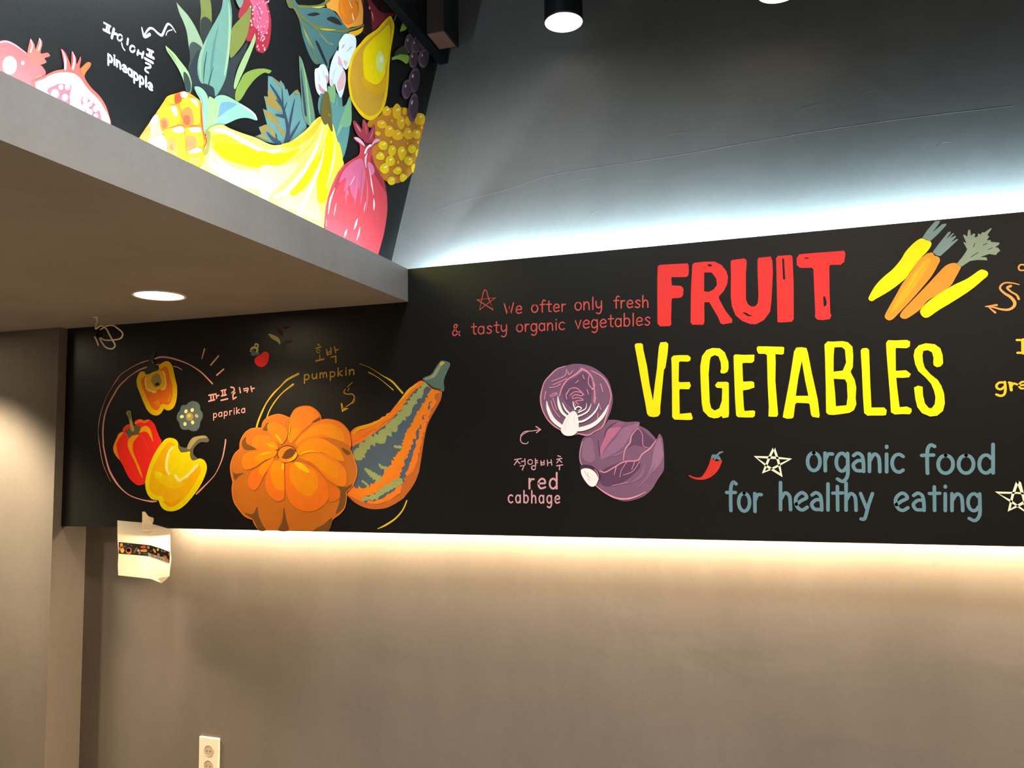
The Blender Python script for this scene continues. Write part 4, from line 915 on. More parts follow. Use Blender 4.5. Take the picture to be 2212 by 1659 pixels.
  ('S',214,160,172,[[-8582,14813,-8597,14769,-8638,14741,-8687,14742,-8726,14769,-8740,14814,-8724,14858,-8684,14886,-8635,14885,-8596,14857,-8582,14813]],[44])],
  []),
 ('painted_word','pale pink word red',0,
  [('L',214,160,172,[[-8844,14396,-8843,14022]],[74]),
  ('S',214,160,172,[[-8840,14246,-8773,14366,-8665,14377]],[74]),
  ('S',214,160,172,[[-8472,14209,-8337,14220,-8223,14231,-8242,14350,-8351,14395,-8463,14302,-8480,14153,-8393,14030,-8215,14075]],[73]),
  ('S',214,160,172,[[-7801,14328,-7868,14388,-7948,14383,-8013,14315,-8039,14209,-8017,14102,-7955,14035,-7874,14030,-7806,14090]],[73]),
  ('L',214,160,172,[[-7757,14616,-7769,14024]],[73])],
  []),
 ('painted_word','pale pink word cabhage',0,
  [('S',214,160,172,[[-9525,13739,-9578,13772,-9636,13760,-9680,13707,-9698,13629,-9682,13551,-9639,13498,-9582,13485,-9529,13518]],[56]),
  ('S',214,160,172,[[-9240,13720,-9284,13767,-9336,13763,-9379,13710,-9396,13628,-9381,13545,-9340,13492,-9288,13488,-9243,13534]],[56]),
  ('L',214,160,172,[[-9219,13771,-9224,13489]],[56]),
  ('L',214,160,172,[[-9063,13943,-9070,13488]],[55]),
  ('S',214,160,172,[[-9053,13719,-9009,13765,-8957,13761,-8916,13708,-8902,13625,-8919,13543,-8961,13491,-9013,13487,-9056,13534]],[55]),
  ('L',214,160,172,[[-8751,13940,-8759,13482]],[55]),
  ('S',214,160,172,[[-8752,13653,-8686,13762,-8619,13724,-8603,13624,-8601,13481]],[55]),
  ('S',214,160,172,[[-8308,13714,-8350,13761,-8402,13757,-8444,13705,-8461,13623,-8447,13541,-8407,13489,-8355,13485,-8311,13531]],[55]),
  ('L',214,160,172,[[-8287,13765,-8292,13486]],[55]),
  ('S',214,160,172,[[-8001,13713,-8045,13760,-8098,13753,-8139,13696,-8153,13610,-8133,13528,-8089,13483,-8036,13491,-7996,13550]],[55]),
  ('S',214,160,172,[[-7980,13763,-7979,13593,-7987,13408,-8056,13314,-8140,13351]],[54]),
  ('S',214,160,172,[[-7829,13620,-7745,13629,-7673,13637,-7685,13728,-7753,13762,-7823,13691,-7835,13578,-7781,13484,-7669,13518]],[54])],
  []),
 ('painted_chili','small curved red chili',0,
  [('F',202,48,40,[[-2066,15097,-2127,14943,-2231,14718,-2405,14465,-2545,14423,-2711,14452,-2835,14509,-2850,14466,-2658,14367,-2437,14344,-2215,14386,-1990,14520,-1819,14716,-1715,14939,-1712,15023,-1891,14997]])],
  [('cap','grey blue chili cap',[('P',96,122,136,[[-2079,15126,-2020,15238,-1883,15236,-1770,15333,-1660,15352,-1631,15318,-1745,15263,-1815,15207,-1763,15150,-1710,15018,-1808,15036,-1874,15092,-1945,15031,-1983,15110,-2040,15077]])])]),
 ('painted_star','white star outline before organic food',0,
  [('L',252,240,208,[[72,15448,-114,15064,-312,14596,112,14787,592,15051,46,15104,-562,15138,-151,14788,278,14498,198,14978,72,15448]],[70,81,75,70,81,86,70,81,91,81,70])],
  []),
 ('painted_star','white star outline after healthy eating',0,
  [('L',252,240,208,[[7382,14265,7224,13848,7096,13368,7497,13598,7907,13851,7361,13912,6782,13922,7168,13646,7568,13310,7510,13824,7424,14227,7382,14265]],[81,72,72,86,72,57,67,72,62,72,95,81])],
  []),
 ('painted_word','slate blue word organic',0,
  [('S',98,134,148,[[1361,15257,1242,15203,1163,15054,1155,14866,1221,14713,1335,14652,1454,14707,1533,14856,1541,15043,1475,15196,1361,15257]],[119]),
  ('L',98,134,148,[[1720,15246,1703,14643]],[118]),
  ('S',98,134,148,[[1719,15004,1812,15195,1953,15208]],[118]),
  ('S',98,134,148,[[2382,15118,2294,15219,2184,15208,2095,15089,2062,14908,2097,14736,2187,14638,2297,14654,2384,14776]],[117]),
  ('S',98,134,148,[[2428,15223,2421,14864,2394,14477,2247,14283,2074,14365]],[117]),
  ('S',98,134,148,[[2614,15146,2738,15225,2871,15138,2906,14910,2901,14613]],[116]),
  ('S',98,134,148,[[2899,14958,2735,14975,2590,14830,2652,14667,2765,14635,2885,14644]],[116]),
  ('L',98,134,148,[[3107,15202,3079,14609]],[115]),
  ('S',98,134,148,[[3105,14964,3252,15185,3375,15104,3401,14896,3396,14601]],[115]),
  ('L',98,134,148,[[3632,15185,3603,14596]],[114]),
  ('L',98,134,148,[[3643,15409,3647,15445]],[115]),
  ('S',98,134,148,[[4124,15101,4025,15170,3912,15149,3822,15043,3783,14886,3807,14727,3886,14617,3996,14589,4101,14652]],[114])],
  []),
 ('painted_word','slate blue word food',0,
  [('S',98,134,148,[[5080,15419,4962,15467,4865,15304,4833,14893,4825,14542]],[114]),
  ('L',98,134,148,[[4682,15129,5034,15139]],[114]),
  ('S',98,134,148,[[5387,15125,5256,15070,5169,14924,5159,14744,5231,14599,5356,14543,5487,14599,5573,14744,5583,14923,5512,15069,5387,15125]],[113]),
  ('S',98,134,148,[[5979,15122,5849,15067,5763,14923,5753,14744,5824,14599,5947,14544,6076,14600,6161,14744,6171,14922,6101,15066,5979,15122]],[112]),
  ('S',98,134,148,[[6687,15016,6596,15109,6480,15102,6383,14997,6339,14832,6364,14667,6450,14563,6564,14555,6666,14648]],[111]),
  ('L',98,134,148,[[6767,15462,6715,14546]],[110])],
  []),
 ('painted_word','slate blue word for',0,
  [('S',98,134,148,[[-1242,14200,-1341,14255,-1422,14081,-1447,13642,-1452,13266]],[121]),
  ('L',98,134,148,[[-1575,13898,-1279,13900]],[120]),
  ('S',98,134,148,[[-983,13877,-1092,13821,-1165,13667,-1172,13473,-1111,13315,-1006,13252,-896,13309,-824,13462,-817,13655,-877,13813,-983,13877]],[119]),
  ('L',98,134,148,[[-627,13864,-642,13242]],[119]),
  ('S',98,134,148,[[-627,13614,-542,13811,-412,13825]],[119])],
  []),
 ('painted_word','slate blue word healthy',0,
  [('L',98,134,148,[[241,14246,204,13316]],[118]),
  ('S',98,134,148,[[227,13664,366,13884,503,13808,531,13605,529,13316]],[117]),
  ('S',98,134,148,[[726,13506,897,13632,1061,13729,1007,13862,884,13892,736,13748,709,13546,793,13362,929,13315,1070,13407]],[117]),
  ('S',98,134,148,[[1243,13820,1365,13900,1497,13819,1533,13601,1530,13315]],[115]),
  ('S',98,134,148,[[1526,13647,1363,13659,1221,13516,1282,13361,1395,13332,1513,13344]],[116]),
  ('L',98,134,148,[[1767,14200,1728,13315]],[115]),
  ('L',98,134,148,[[2060,14111,2033,13315]],[114]),
  ('L',98,134,148,[[1906,13885,2210,13894]],[114]),
  ('L',98,134,148,[[2337,14222,2295,13315]],[114]),
  ('S',98,134,148,[[2320,13655,2454,13869,2583,13795,2609,13597,2605,13314]],[113]),
  ('L',98,134,148,[[2772,13878,2937,13370]],[112]),
  ('S',98,134,148,[[3135,13876,2994,13483,2865,13061,2746,13033]],[112])],
  []),
 ('painted_word','slate blue word eating',0,
  [('S',98,134,148,[[3844,13513,4015,13635,4179,13730,4127,13858,4005,13886,3856,13747,3828,13552,3911,13374,4045,13330,4186,13419]],[111]),
  ('S',98,134,148,[[4379,13818,4501,13895,4632,13818,4666,13608,4661,13333]],[109]),
  ('S',98,134,148,[[4660,13652,4498,13663,4355,13525,4415,13376,4527,13349,4644,13360]],[109]),
  ('L',98,134,148,[[5002,14103,4970,13334]],[108]),
  ('L',98,134,148,[[4847,13884,5151,13894]],[108]),
  ('L',98,134,148,[[5310,13882,5281,13335]],[108]),
  ('L',98,134,148,[[5321,14091,5325,14124]],[108]),
  ('L',98,134,148,[[5505,13882,5475,13336]],[107]),
  ('S',98,134,148,[[5502,13663,5645,13871,5764,13800,5789,13609,5783,13337]],[107]),
  ('S',98,134,148,[[6252,13783,6170,13873,6067,13860,5982,13750,5950,13585,5982,13430,6065,13345,6168,13362,6251,13474]],[106]),
  ('S',98,134,148,[[6296,13880,6286,13555,6258,13204,6118,13025,5957,13094]],[106])],
  []),
]
UPPER_ART = [
 ('painted_pomegranate','whole pinkish red pomegranate',0,
  [('F',226,84,84,[[12011,24258,12120,24425,12209,24521,12372,24610,12566,24627,12766,24587,12893,24555,12974,24453,13030,24338,13207,24446,13314,24400,13357,24324,13296,24200,13170,24070,13127,23861,12987,23516,12262,23295,11993,23623]]),
  ('S',244,160,176,[[12166,24448,12349,24582,12566,24604,12842,24554]],[14,33,28,14]),
  ('F',240,160,196,[[12627,24170,12608,24054,12548,23949,12463,23881,12377,23869,12313,23916,12286,24008,12304,24121,12362,24226,12446,24295,12533,24309,12599,24263]]),
  ('F',255,246,250,[[12550,24237,12539,24179,12504,24123,12455,24086,12405,24076,12367,24096,12351,24142,12362,24200,12397,24255,12446,24293,12496,24303,12535,24283]]),
  ('F',255,240,245,[[12805,24306,12801,24280,12787,24257,12767,24241,12748,24238,12733,24248,12726,24268,12731,24294,12744,24317,12764,24333,12784,24336,12799,24326]]),
  ('F',150,92,84,[[12971,23909,13066,24094,13215,24246,13269,24211,13145,24059,13073,23908]])],
  [('crown','brownish pink crown',[('F',166,88,78,[[12866,24589,12927,24951,12927,24951,13034,24863,13064,24758,13155,25079,13155,25079,13238,24989,13196,24728,13377,24829,13446,24778,13304,24660,13360,24591,13181,24433,13005,24326,12899,24417]]),
  ('S',215,165,165,[[12942,24911,12980,24788,12941,24626]],[34]),
  ('S',215,165,165,[[13162,25047,13182,24937,13136,24770]],[35])])]),
 ('painted_pomegranate','cut pomegranate half with white pith',6,
  [('F',204,80,70,[[13024,23862,13270,24188,13554,24464,13822,24639,13850,24652,13721,25097,13721,25097,13848,25061,13983,24864,14015,24780,14022,25184,14022,25184,14147,25094,14176,24931,14275,25169,14293,25089,14271,24876,14470,25123,14589,25154,14563,25039,14436,24826,14426,24694,14611,24548,14860,24451,15053,24300,15188,24068,15245,23803,14963,23329,13789,23372]]),
  ('F',252,246,236,[[13100,23884,13298,24153,13530,24380,13825,24562,14105,24659,14311,24616,14433,24519,14616,24421,14864,24323,15025,24184,15156,24055,15212,23842,14959,23431,13787,23420]]),
  ('F',226,80,92,[[13388,23905,13594,24142,13754,24258,13920,24301,14046,24333,14013,24082,14009,23832,13772,23805]]),
  ('F',226,80,92,[[14333,24019,14357,24181,14472,24256,14594,24207,14747,24170,14906,24030,14938,23836,14639,23817,14457,23869]])],
  [('seed',None,[('F',252,218,228,[[13708,23968,13672,23885,13603,23828,13534,23822,13497,23871,13508,23951,13563,24025,13637,24060,13694,24037]])]),
   ('seed',None,[('F',252,218,228,[[13822,24190,13800,24139,13758,24104,13716,24100,13693,24129,13700,24178,13734,24223,13779,24245,13814,24231]])]),
   ('seed',None,[('F',252,218,228,[[14008,24272,13983,24216,13937,24177,13890,24173,13865,24205,13873,24258,13910,24308,13960,24331,13998,24317]])]),
   ('seed',None,[('F',252,218,228,[[13959,23995,13931,23932,13878,23888,13824,23884,13795,23921,13804,23982,13847,24039,13904,24065,13948,24048]])]),
   ('seed',None,[('F',252,218,228,[[14528,24179,14500,24118,14447,24075,14394,24071,14366,24106,14375,24165,14417,24220,14473,24245,14517,24229]])]),
   ('seed',None,[('F',252,218,228,[[14566,24027,14532,23953,14468,23902,14404,23897,14369,23940,14380,24011,14432,24077,14500,24108,14553,24088]])]),
   ('seed',None,[('F',252,218,228,[[14662,24137,14640,24089,14598,24055,14556,24051,14533,24079,14540,24126,14574,24169,14619,24189,14654,24177]])]),
   ('seed',None,[('F',252,218,228,[[14850,24085,14822,24023,14767,23980,14713,23976,14683,24011,14693,24071,14737,24127,14795,24152,14840,24136]])]),
   ('seed',None,[('F',252,218,228,[[14670,23913,14638,23843,14577,23795,14516,23791,14483,23832,14493,23899,14542,23961,14607,23990,14658,23971]])]),
   ('seed',None,[('F',252,218,228,[[14839,23902,14816,23854,14773,23820,14731,23817,14708,23846,14715,23892,14749,23936,14795,23955,14830,23942]])]),
   ('crown','pink and orange crown',[('S',244,150,176,[[13750,25074,13840,24895,13850,24652]],[26,68,63]),
  ('S',240,160,190,[[14040,25167,14093,24992,14059,24750]],[21,59,53]),
  ('F',240,100,44,[[14559,25152,14448,24908,14394,24755,14288,24833,14413,25044]])])]),
 ('painted_korean_word','white Korean word for the pineapple',0,
  [('L',238,242,246,[[14961,26392,15162,26407]],[52]),
  ('L',238,242,246,[[15054,26382,15040,26242]],[52]),
  ('L',238,242,246,[[15124,26393,15104,26228]],[52]),
  ('L',238,242,246,[[14952,26207,15136,26223]],[70]),
  ('L',238,242,246,[[15272,26396,15211,26123]],[70]),
  ('L',238,242,246,[[15244,26268,15361,26302]],[71]),
  ('S',238,242,246,[[15546,26302,15533,26248,15495,26199,15446,26174,15406,26183,15390,26222,15403,26277,15441,26326,15489,26350,15529,26342,15546,26302]],[47]),
  ('L',238,242,246,[[15739,26366,15718,26207]],[60]),
  ('S',238,242,246,[[15532,26146,15568,26055,15637,26008]],[42]),
  ('S',238,242,246,[[15975,26211,15961,26156,15921,26106,15871,26081,15829,26091,15812,26131,15826,26186,15866,26236,15916,26261,15958,26252,15975,26211]],[55]),
  ('L',238,242,246,[[16096,26230,16066,26096]],[62]),
  ('L',238,242,246,[[16071,26156,16218,26184]],[62]),
  ('L',238,242,246,[[16272,26267,16228,26094]],[63]),
  ('L',238,242,246,[[16415,26416,16614,26446]],[64]),
  ('L',238,242,246,[[16491,26403,16473,26275]],[51]),
  ('L',238,242,246,[[16564,26410,16546,26282]],[51]),
  ('L',238,242,246,[[16395,26248,16634,26274]],[84]),
  ('L',238,242,246,[[16334,26117,16602,26131]],[83]),
  ('S',238,242,246,[[16359,26006,16518,26025,16513,25955,16364,25873,16364,25873,16345,25792,16453,25781]],[57])],
  []),
 ('painted_word','white word pineapple',0,
  [('L',238,242,246,[[15121,25648,15131,25374]],[58]),
  ('S',238,242,246,[[15131,25618,15161,25642,15196,25637,15226,25604,15239,25555,15229,25508,15202,25480,15166,25481,15135,25511]],[58]),
  ('L',238,242,246,[[15316,25632,15322,25464]],[58]),
  ('L',238,242,246,[[15314,25696,15314,25706]],[59]),
  ('L',238,242,246,[[15396,25625,15402,25456]],[59]),
  ('S',238,242,246,[[15401,25557,15447,25617,15493,25591,15508,25531,15514,25446]],[59]),
  ('S',238,242,246,[[15591,25523,15653,25523,15705,25523,15693,25579,15642,25604,15593,25566,15589,25498,15631,25438,15713,25451]],[60]),
  ('S',238,242,246,[[15880,25553,15846,25583,15809,25584,15780,25556,15770,25507,15783,25457,15814,25423,15852,25417,15883,25442]],[60]),
  ('L',238,242,246,[[15893,25582,15899,25413]],[61]),
  ('L',238,242,246,[[15972,25576,15982,25290]],[61]),
  ('S',238,242,246,[[15983,25544,16015,25569,16054,25563,16086,25529,16099,25478,16089,25429,16059,25400,16021,25401,15987,25432]],[62]),
  ('L',238,242,246,[[16171,25558,16181,25270]],[62]),
  ('S',238,242,246,[[16183,25526,16215,25552,16254,25546,16287,25511,16300,25460,16290,25410,16260,25381,16220,25383,16186,25414]],[63]),
  ('L',238,242,246,[[16383,25637,16392,25364]],[63]),
  ('S',238,242,246,[[16481,25444,16548,25443,16604,25443,16592,25501,16536,25527,16483,25488,16478,25417,16524,25355,16612,25368]],[64])],
  []),
 ('painted_arrow','white squiggle arrow beside the pineapple',0,
  [('S',238,242,246,[[17456,27436,17283,27536,17140,27513,17038,27313,16930,27083,16780,27063,16593,27095,16450,27011,16306,26775]],[26,53,59,66,72,66,59,59,40]),
  ('S',238,242,246,[[16201,26918,16240,26812,16308,26711,16490,26879]],[38,57,69,82]),
  ('S',238,242,246,[[17081,27154,17146,27305,17314,27439]],[27])],
  []),
 ('painted_pineapple','pineapple with orange and yellow segments',4,
  [('F',248,150,36,[[16225,23904,16398,24196,16541,24415,16802,24827,17040,25212,17192,25446,17544,25685,17807,25857,18079,25907,18290,25898,18541,25829,18569,25458,18634,25050,18823,24791,18758,24510,18692,24257,18884,23891,18890,23664,17744,23407,16778,23666,16179,23722]]),
  ('F',252,206,36,[[17194,25387,17415,25592,17461,25368,17358,25312]]),
  ('F',252,206,36,[[16831,24886,17201,25161,17523,25272,17629,25047,17603,24816,17219,24567,16968,24492,16867,24735]]),
  ('F',252,206,36,[[17649,25497,18015,25754,18326,25863,18473,25672,18487,25195,18140,25006,17834,24909,17722,25282]]),
  ('F',252,206,36,[[17035,24375,17443,24656,17804,24798,17878,24556,17926,24082,17596,23938,17237,23999,17134,24223]]),
  ('F',252,206,36,[[17906,24765,18245,24973,18562,25073,18640,24849,18682,24610,18401,24430,18058,24229,17916,24447]]),
  ('F',252,206,36,[[18027,24118,18332,24379,18615,24433,18729,24245,18772,23981,18522,23919,18101,23947]]),
  ('F',252,206,36,[[17729,23913,17996,24033,18035,23849,17798,23840]]),
  ('F',254,226,120,[[16541,24415,16773,24767,16901,24654,16939,24433,17037,24305,16614,24025,16462,24059]]),
  ('F',252,222,120,[[16497,23911,16822,24198,17070,24270,17170,24117,17210,23846,16836,23780]]),
  ('F',240,122,62,[[16962,24703,17148,24807,17279,24711,17188,24555,17032,24469,16935,24550]]),
  ('F',240,122,62,[[17757,25247,18022,25483,18199,25381,18242,25097,18038,24941,17834,24933]]),
  ('F',240,122,62,[[16236,23920,16371,24116,16550,24326,16582,24082,16438,23888]]),
  ('F',240,122,62,[[17199,24200,17486,24333,17556,24190,17597,23890,17241,23881]]),
  ('F',240,122,62,[[17946,24582,18253,24700,18396,24629,18366,24442,18025,24192]]),
  ('F',240,122,62,[[18066,23984,18445,24144,18521,23944,18241,23872]]),
  ('F',184,84,54,[[17828,25129,18030,25236,18086,25060,17970,24938,17832,24982]]),
  ('F',190,90,60,[[16994,24668,17151,24708,17156,24566,17031,24493]]),
  ('F',226,70,36,[[17442,25555,17643,25716,17715,25526,17488,25355]]),
  ('F',206,96,70,[[17299,24070,17394,24129,17430,23998,17334,23963]]),
  ('F',214,110,80,[[18018,24461,18188,24525,18192,24402,18039,24320]]),
  ('F',255,248,224,[[17676,25730,17807,25850,17943,25848,17913,25710,17712,25647]]),
  ('F',255,248,224,[[17297,25177,17490,25283,17562,25069,17466,24980,17365,25084]]),
  ('F',255,248,224,[[18049,25744,18327,25813,18368,25628,18261,25659]]),
  ('F',255,248,224,[[16569,24473,16744,24720,16822,24693,16781,24512,16660,24463]]),
  ('F',255,248,224,[[17349,24546,17638,24757,17821,24781,17841,24690,17578,24538]]),
  ('F',255,248,224,[[18040,24867,18490,25057,18494,24919,18180,24797]]),
  ('F',255,248,224,[[16587,23921,16853,24198,17070,24246,17170,24117,17176,23905,16864,23861]]),
  ('F',255,248,224,[[18027,24143,18332,24391,18580,24420,18371,24243]]),
  ('S',224,104,46,[[16802,24827,16935,24573,17036,24352,17172,24047,17210,23846]],[24]),
  ('S',224,104,46,[[17601,25428,17725,25185,17837,24812,17916,24447,18036,23825]],[26]),
  ('S',224,104,46,[[16971,24398,17315,24605,17703,24820,18106,24968,18490,25070]],[26]),
  ('S',220,76,38,[[18523,25821,18562,25327,18629,24972,18769,24770,18685,24534]],[24,60,60,72,30])],
  []),
 ('painted_pineapple_leaves','grey green pineapple leaves',0,
  [],
  [('leaf',None,[('F',104,114,48,[[18374,29275,18625,29420,18855,29181,18916,29003,18945,28621,18914,28341,18669,27795,18524,27773,18441,28170,18464,28649]]),
  ('F',34,40,36,[[18456,28282,18649,28542,18928,28533,18914,28341,18669,27795,18524,27773]])]),
   ('leaf',None,[('F',136,156,126,[[17448,28330,17448,28330,17668,28264,17945,28187,18194,28040,18413,27846,18582,27622,18500,27322,18261,26900,18061,26552,17988,26669,18050,26950,17968,27364,17890,27678,17747,27904,17572,28086]]),
  ('F',52,66,58,[[18005,27282,18173,27519,18531,27518,18466,27254,18262,26874,18061,26552,17988,26669,18050,26950]])]),
   ('leaf',None,[('F',114,120,52,[[20782,30105,20822,29855,20706,29224,20544,28774,20219,28276,19821,27834,19845,28501,19878,28819,20236,29313,20607,29795]])]),
   ('leaf',None,[('F',38,46,48,[[19783,27735,20180,28147,20630,28761,20553,28386,20150,27691,20038,27228,20092,26652,19538,26439,19158,26222,19341,26565,19641,27047]])]),
   ('leaf',None,[('F',34,44,48,[[17992,26545,18121,26883,18288,27218,18462,27407,18440,26882,18594,26543,19074,26578,19232,26332,19084,26190,18788,26113,18529,26257,18213,26116,18147,25961,18079,25931,18122,26227]])]),
   ('leaf',None,[('F',100,140,126,[[19489,29972,19692,29815,19842,29459,19872,29063,19842,28636,19776,28003,19709,27483,19602,27029,19341,26539,19156,26300,19075,26526,18704,26490,18524,26434,18375,26647,18381,27059,18565,27587,18844,28173,19206,28841,19389,29264]]),
  ('S',146,170,136,[[19699,29545,19760,29004,19753,28318,19683,27741,19559,27144]],[33,99,112,112,46]),
  ('S',130,158,126,[[18740,27884,18501,27297,18458,26891,18522,26510]],[30,109,121,30]),
  ('S',80,120,114,[[19250,28598,19076,27922,18981,27243,18921,26692]],[25,94,106,44]),
  ('S',40,54,54,[[18751,27498,18654,26984,18631,26508]],[18,43,18]),
  ('S',40,54,54,[[19058,27175,18918,26795,18851,26504]],[12,31,50])]),
   ('leaf',None,[('F',146,170,116,[[21020,29259,21020,29259,21060,29036,20810,28427,20564,27887,20322,27413,20085,26949,20002,27021,20153,27555,20431,28131,20760,28714]])]),
   ('leaf',None,[('F',120,140,58,[[21941,28392,21804,28240,21528,28141,21087,27736,20706,27254,20460,26867,20257,26614,20072,26617,20125,26967,20324,27331,20527,27647,20993,28005,21526,28284,21894,28399]])]),
   ('leaf',None,[('F',150,170,126,[[17063,26847,17063,26847,17378,26797,17648,26681,17958,26529,18102,26319,18124,26177,18079,25931,17907,25930,17798,26155,17589,26405,17319,26596,17121,26719]]),
  ('F',44,58,54,[[17790,26425,17961,26405,18088,26212,18071,25953,17924,25925,17815,26138]]),
  ('S',120,150,60,[[17120,26767,17316,26693,17518,26545]],[11,56,11])]),
   ('leaf',None,[('F',138,184,146,[[18246,26182,18457,26276,18675,26244,18825,26104,18870,25787,18775,25232,18674,24937,18553,25399,18544,25701,18467,25923,18321,26037]]),
  ('S',100,146,150,[[18283,26122,18537,25954,18656,25569]],[12,42,12])]),
   ('leaf',None,[('F',148,174,120,[[18861,26145,19084,26190,19311,26235,19373,26050,19250,25631,19032,25283,18710,24925,18771,25359,18852,25779]]),
  ('S',176,200,140,[[19344,26117,19231,25623,18995,25268]],[25])]),
   ('leaf',None,[('F',132,174,154,[[19121,26206,19307,26391,19575,26509,19932,26556,20341,26568,20894,26551,21113,26501,21183,26359,20685,26242,20230,26029,19675,25644,19070,25272,19323,25766,19352,26120]]),
  ('F',104,144,160,[[19389,26163,19776,26381,20137,26454,19665,26040,19323,25739]]),
  ('S',214,234,220,[[20342,26554,20765,26539,21070,26483,21160,26378]],[21,77,91,35]),
  ('S',150,186,140,[[19233,26280,19577,26456,19973,26520]],[19,77,19])])]),
 ('painted_dragon_fruit','speckled crimson fruit behind the leaves',0,
  [('F',158,36,50,[[20472,30088,20677,30545,21291,30898,21616,30700,21808,30451,21909,30120,21893,29696,21784,29228,21560,28867,21290,28734,21088,28736,21061,28980,20629,28789,20625,28984,20703,29364,20693,29785,20569,29576,20236,29341,20191,29456,20309,29800]]),
  ('F',200,86,116,[[20725,30344,21294,30724,21619,30554,21765,30221,21728,29758,21457,29413,21230,29469,20962,29501,20953,29898,20860,30134]]),
  ('F',240,180,198,[[21501,29397,21462,29353,21417,29341,21410,29371,21449,29415,21494,29428]]),
  ('F',236,160,182,[[20857,29586,20818,29537,20777,29525,20774,29562,20812,29611,20854,29623]]),
  ('F',224,128,156,[[21784,30770,21743,30720,21696,30705,21690,30739,21731,30788,21778,30803]]),
  ('F',240,180,198,[[21316,30251,21280,30212,21234,30197,21225,30222,21261,30262,21307,30277]]),
  ('F',224,128,156,[[21409,29672,21370,29626,21325,29613,21318,29645,21357,29691,21403,29704]]),
  ('F',240,180,198,[[20811,30035,20782,29989,20760,29982,20766,30021,20795,30068,20818,30075]]),
  ('F',224,128,156,[[21616,30590,21583,30538,21557,30529,21563,30573,21596,30625,21623,30633]]),
  ('F',240,180,198,[[21659,30652,21619,30595,21584,30583,21588,30629,21627,30687,21663,30698]]),
  ('F',224,128,156,[[21464,30566,21425,30513,21388,30501,21389,30542,21427,30595,21465,30607]]),
  ('F',240,180,198,[[21021,30152,20986,30097,20959,30088,20966,30135,21001,30191,21028,30199]]),
  ('F',236,160,182,[[21388,29466,21359,29425,21334,29417,21337,29452,21366,29493,21391,29500]]),
  ('F',240,180,198,[[21564,29001,21531,28952,21505,28945,21512,28987,21544,29036,21570,29043]]),
  ('F',236,160,182,[[21775,30403,21743,30368,21705,30356,21698,30379,21729,30414,21768,30426]]),
  ('F',224,128,156,[[21198,30340,21162,30301,21116,30287,21107,30311,21142,30350,21188,30365]]),
  ('F',236,160,182,[[20944,30396,20911,30341,20888,30334,20897,30381,20930,30436,20953,30443]]),
  ('F',224,128,156,[[21131,29475,21107,29443,21081,29436,21080,29460,21105,29492,21130,29499]]),
  ('F',224,128,156,[[21163,30049,21130,30001,21100,29992,21103,30031,21136,30079,21166,30088]]),
  ('F',236,160,182,[[21697,30006,21664,29967,21627,29956,21623,29984,21656,30023,21693,30035]]),
  ('F',224,128,156,[[21137,29711,21111,29671,21090,29665,21095,29699,21121,29739,21142,29745]]),
  ('F',224,128,156,[[21562,30755,21520,30698,21476,30684,21475,30727,21518,30784,21561,30798]]),
  ('F',240,180,198,[[21215,29562,21179,29520,21137,29508,21132,29538,21168,29580,21210,29592]]),
  ('F',236,160,182,[[20812,30354,20781,30314,20747,30303,20744,30332,20775,30372,20809,30383]]),
  ('F',224,128,156,[[21176,29970,21144,29929,21110,29919,21107,29949,21139,29990,21174,30000]]),
  ('F',240,180,198,[[21379,29273,21350,29234,21321,29226,21322,29258,21352,29297,21380,29305]]),
  ('F',236,160,182,[[20906,29851,20871,29800,20840,29790,20844,29832,20878,29883,20909,29893]]),
  ('F',240,180,198,[[21484,29052,21450,29009,21415,29000,21414,29033,21448,29076,21483,29086]]),
  ('F',236,160,182,[[21195,28895,21160,28850,21124,28841,21123,28876,21158,28921,21194,28931]]),
  ('F',236,160,182,[[21401,30171,21360,30121,21314,30107,21309,30142,21350,30192,21396,30206]]),
  ('F',224,128,156,[[21147,30291,21108,30241,21067,30228,21064,30265,21103,30315,21144,30328]]),
  ('F',224,128,156,[[20877,30200,20848,30155,20825,30148,20830,30185,20859,30230,20882,30237]]),
  ('F',240,180,198,[[21573,28945,21540,28905,21505,28896,21502,28926,21535,28966,21570,28975]]),
  ('F',240,180,198,[[20966,30439,20936,30396,20906,30386,20907,30419,20937,30462,20967,30472]]),
  ('F',236,160,182,[[21236,30228,21203,30183,21169,30173,21169,30207,21202,30251,21236,30262]]),
  ('F',240,180,198,[[21458,29216,21421,29161,21390,29153,21396,29199,21433,29254,21464,29262]]),
  ('F',236,160,182,[[21299,29908,21267,29868,21231,29858,21227,29886,21259,29925,21295,29936]]),
  ('F',224,128,156,[[20853,29533,20821,29492,20789,29483,20788,29514,20819,29556,20852,29565]]),
  ('F',224,128,156,[[21715,30697,21677,30653,21630,30638,21622,30667,21661,30710,21707,30725]]),
  ('F',224,128,156,[[21491,29307,21466,29276,21441,29269,21440,29293,21465,29325,21490,29332]]),
  ('F',240,180,198,[[20930,29686,20897,29643,20861,29632,20859,29664,20892,29707,20928,29718]]),
  ('F',224,128,156,[[21115,29752,21091,29719,21069,29712,21071,29739,21095,29773,21116,29780]]),
  ('F',224,128,156,[[21331,29339,21303,29296,21282,29290,21288,29327,21316,29370,21337,29376]]),
  ('F',224,128,156,[[21310,30167,21280,30123,21253,30115,21256,30150,21286,30193,21313,30202]]),
  ('F',236,160,182,[[21224,30397,21196,30358,21169,30349,21169,30379,21197,30418,21224,30427]]),
  ('F',236,160,182,[[21240,28795,21206,28756,21167,28746,21162,28775,21196,28813,21235,28823]]),
  ('F',224,128,156,[[21343,30091,21308,30046,21272,30035,21270,30069,21305,30114,21341,30125]]),
  ('F',240,180,198,[[20912,29981,20871,29926,20829,29913,20828,29955,20869,30010,20911,30023]]),
  ('F',236,160,182,[[21198,29162,21174,29130,21153,29124,21155,29151,21178,29184,21200,29189]]),
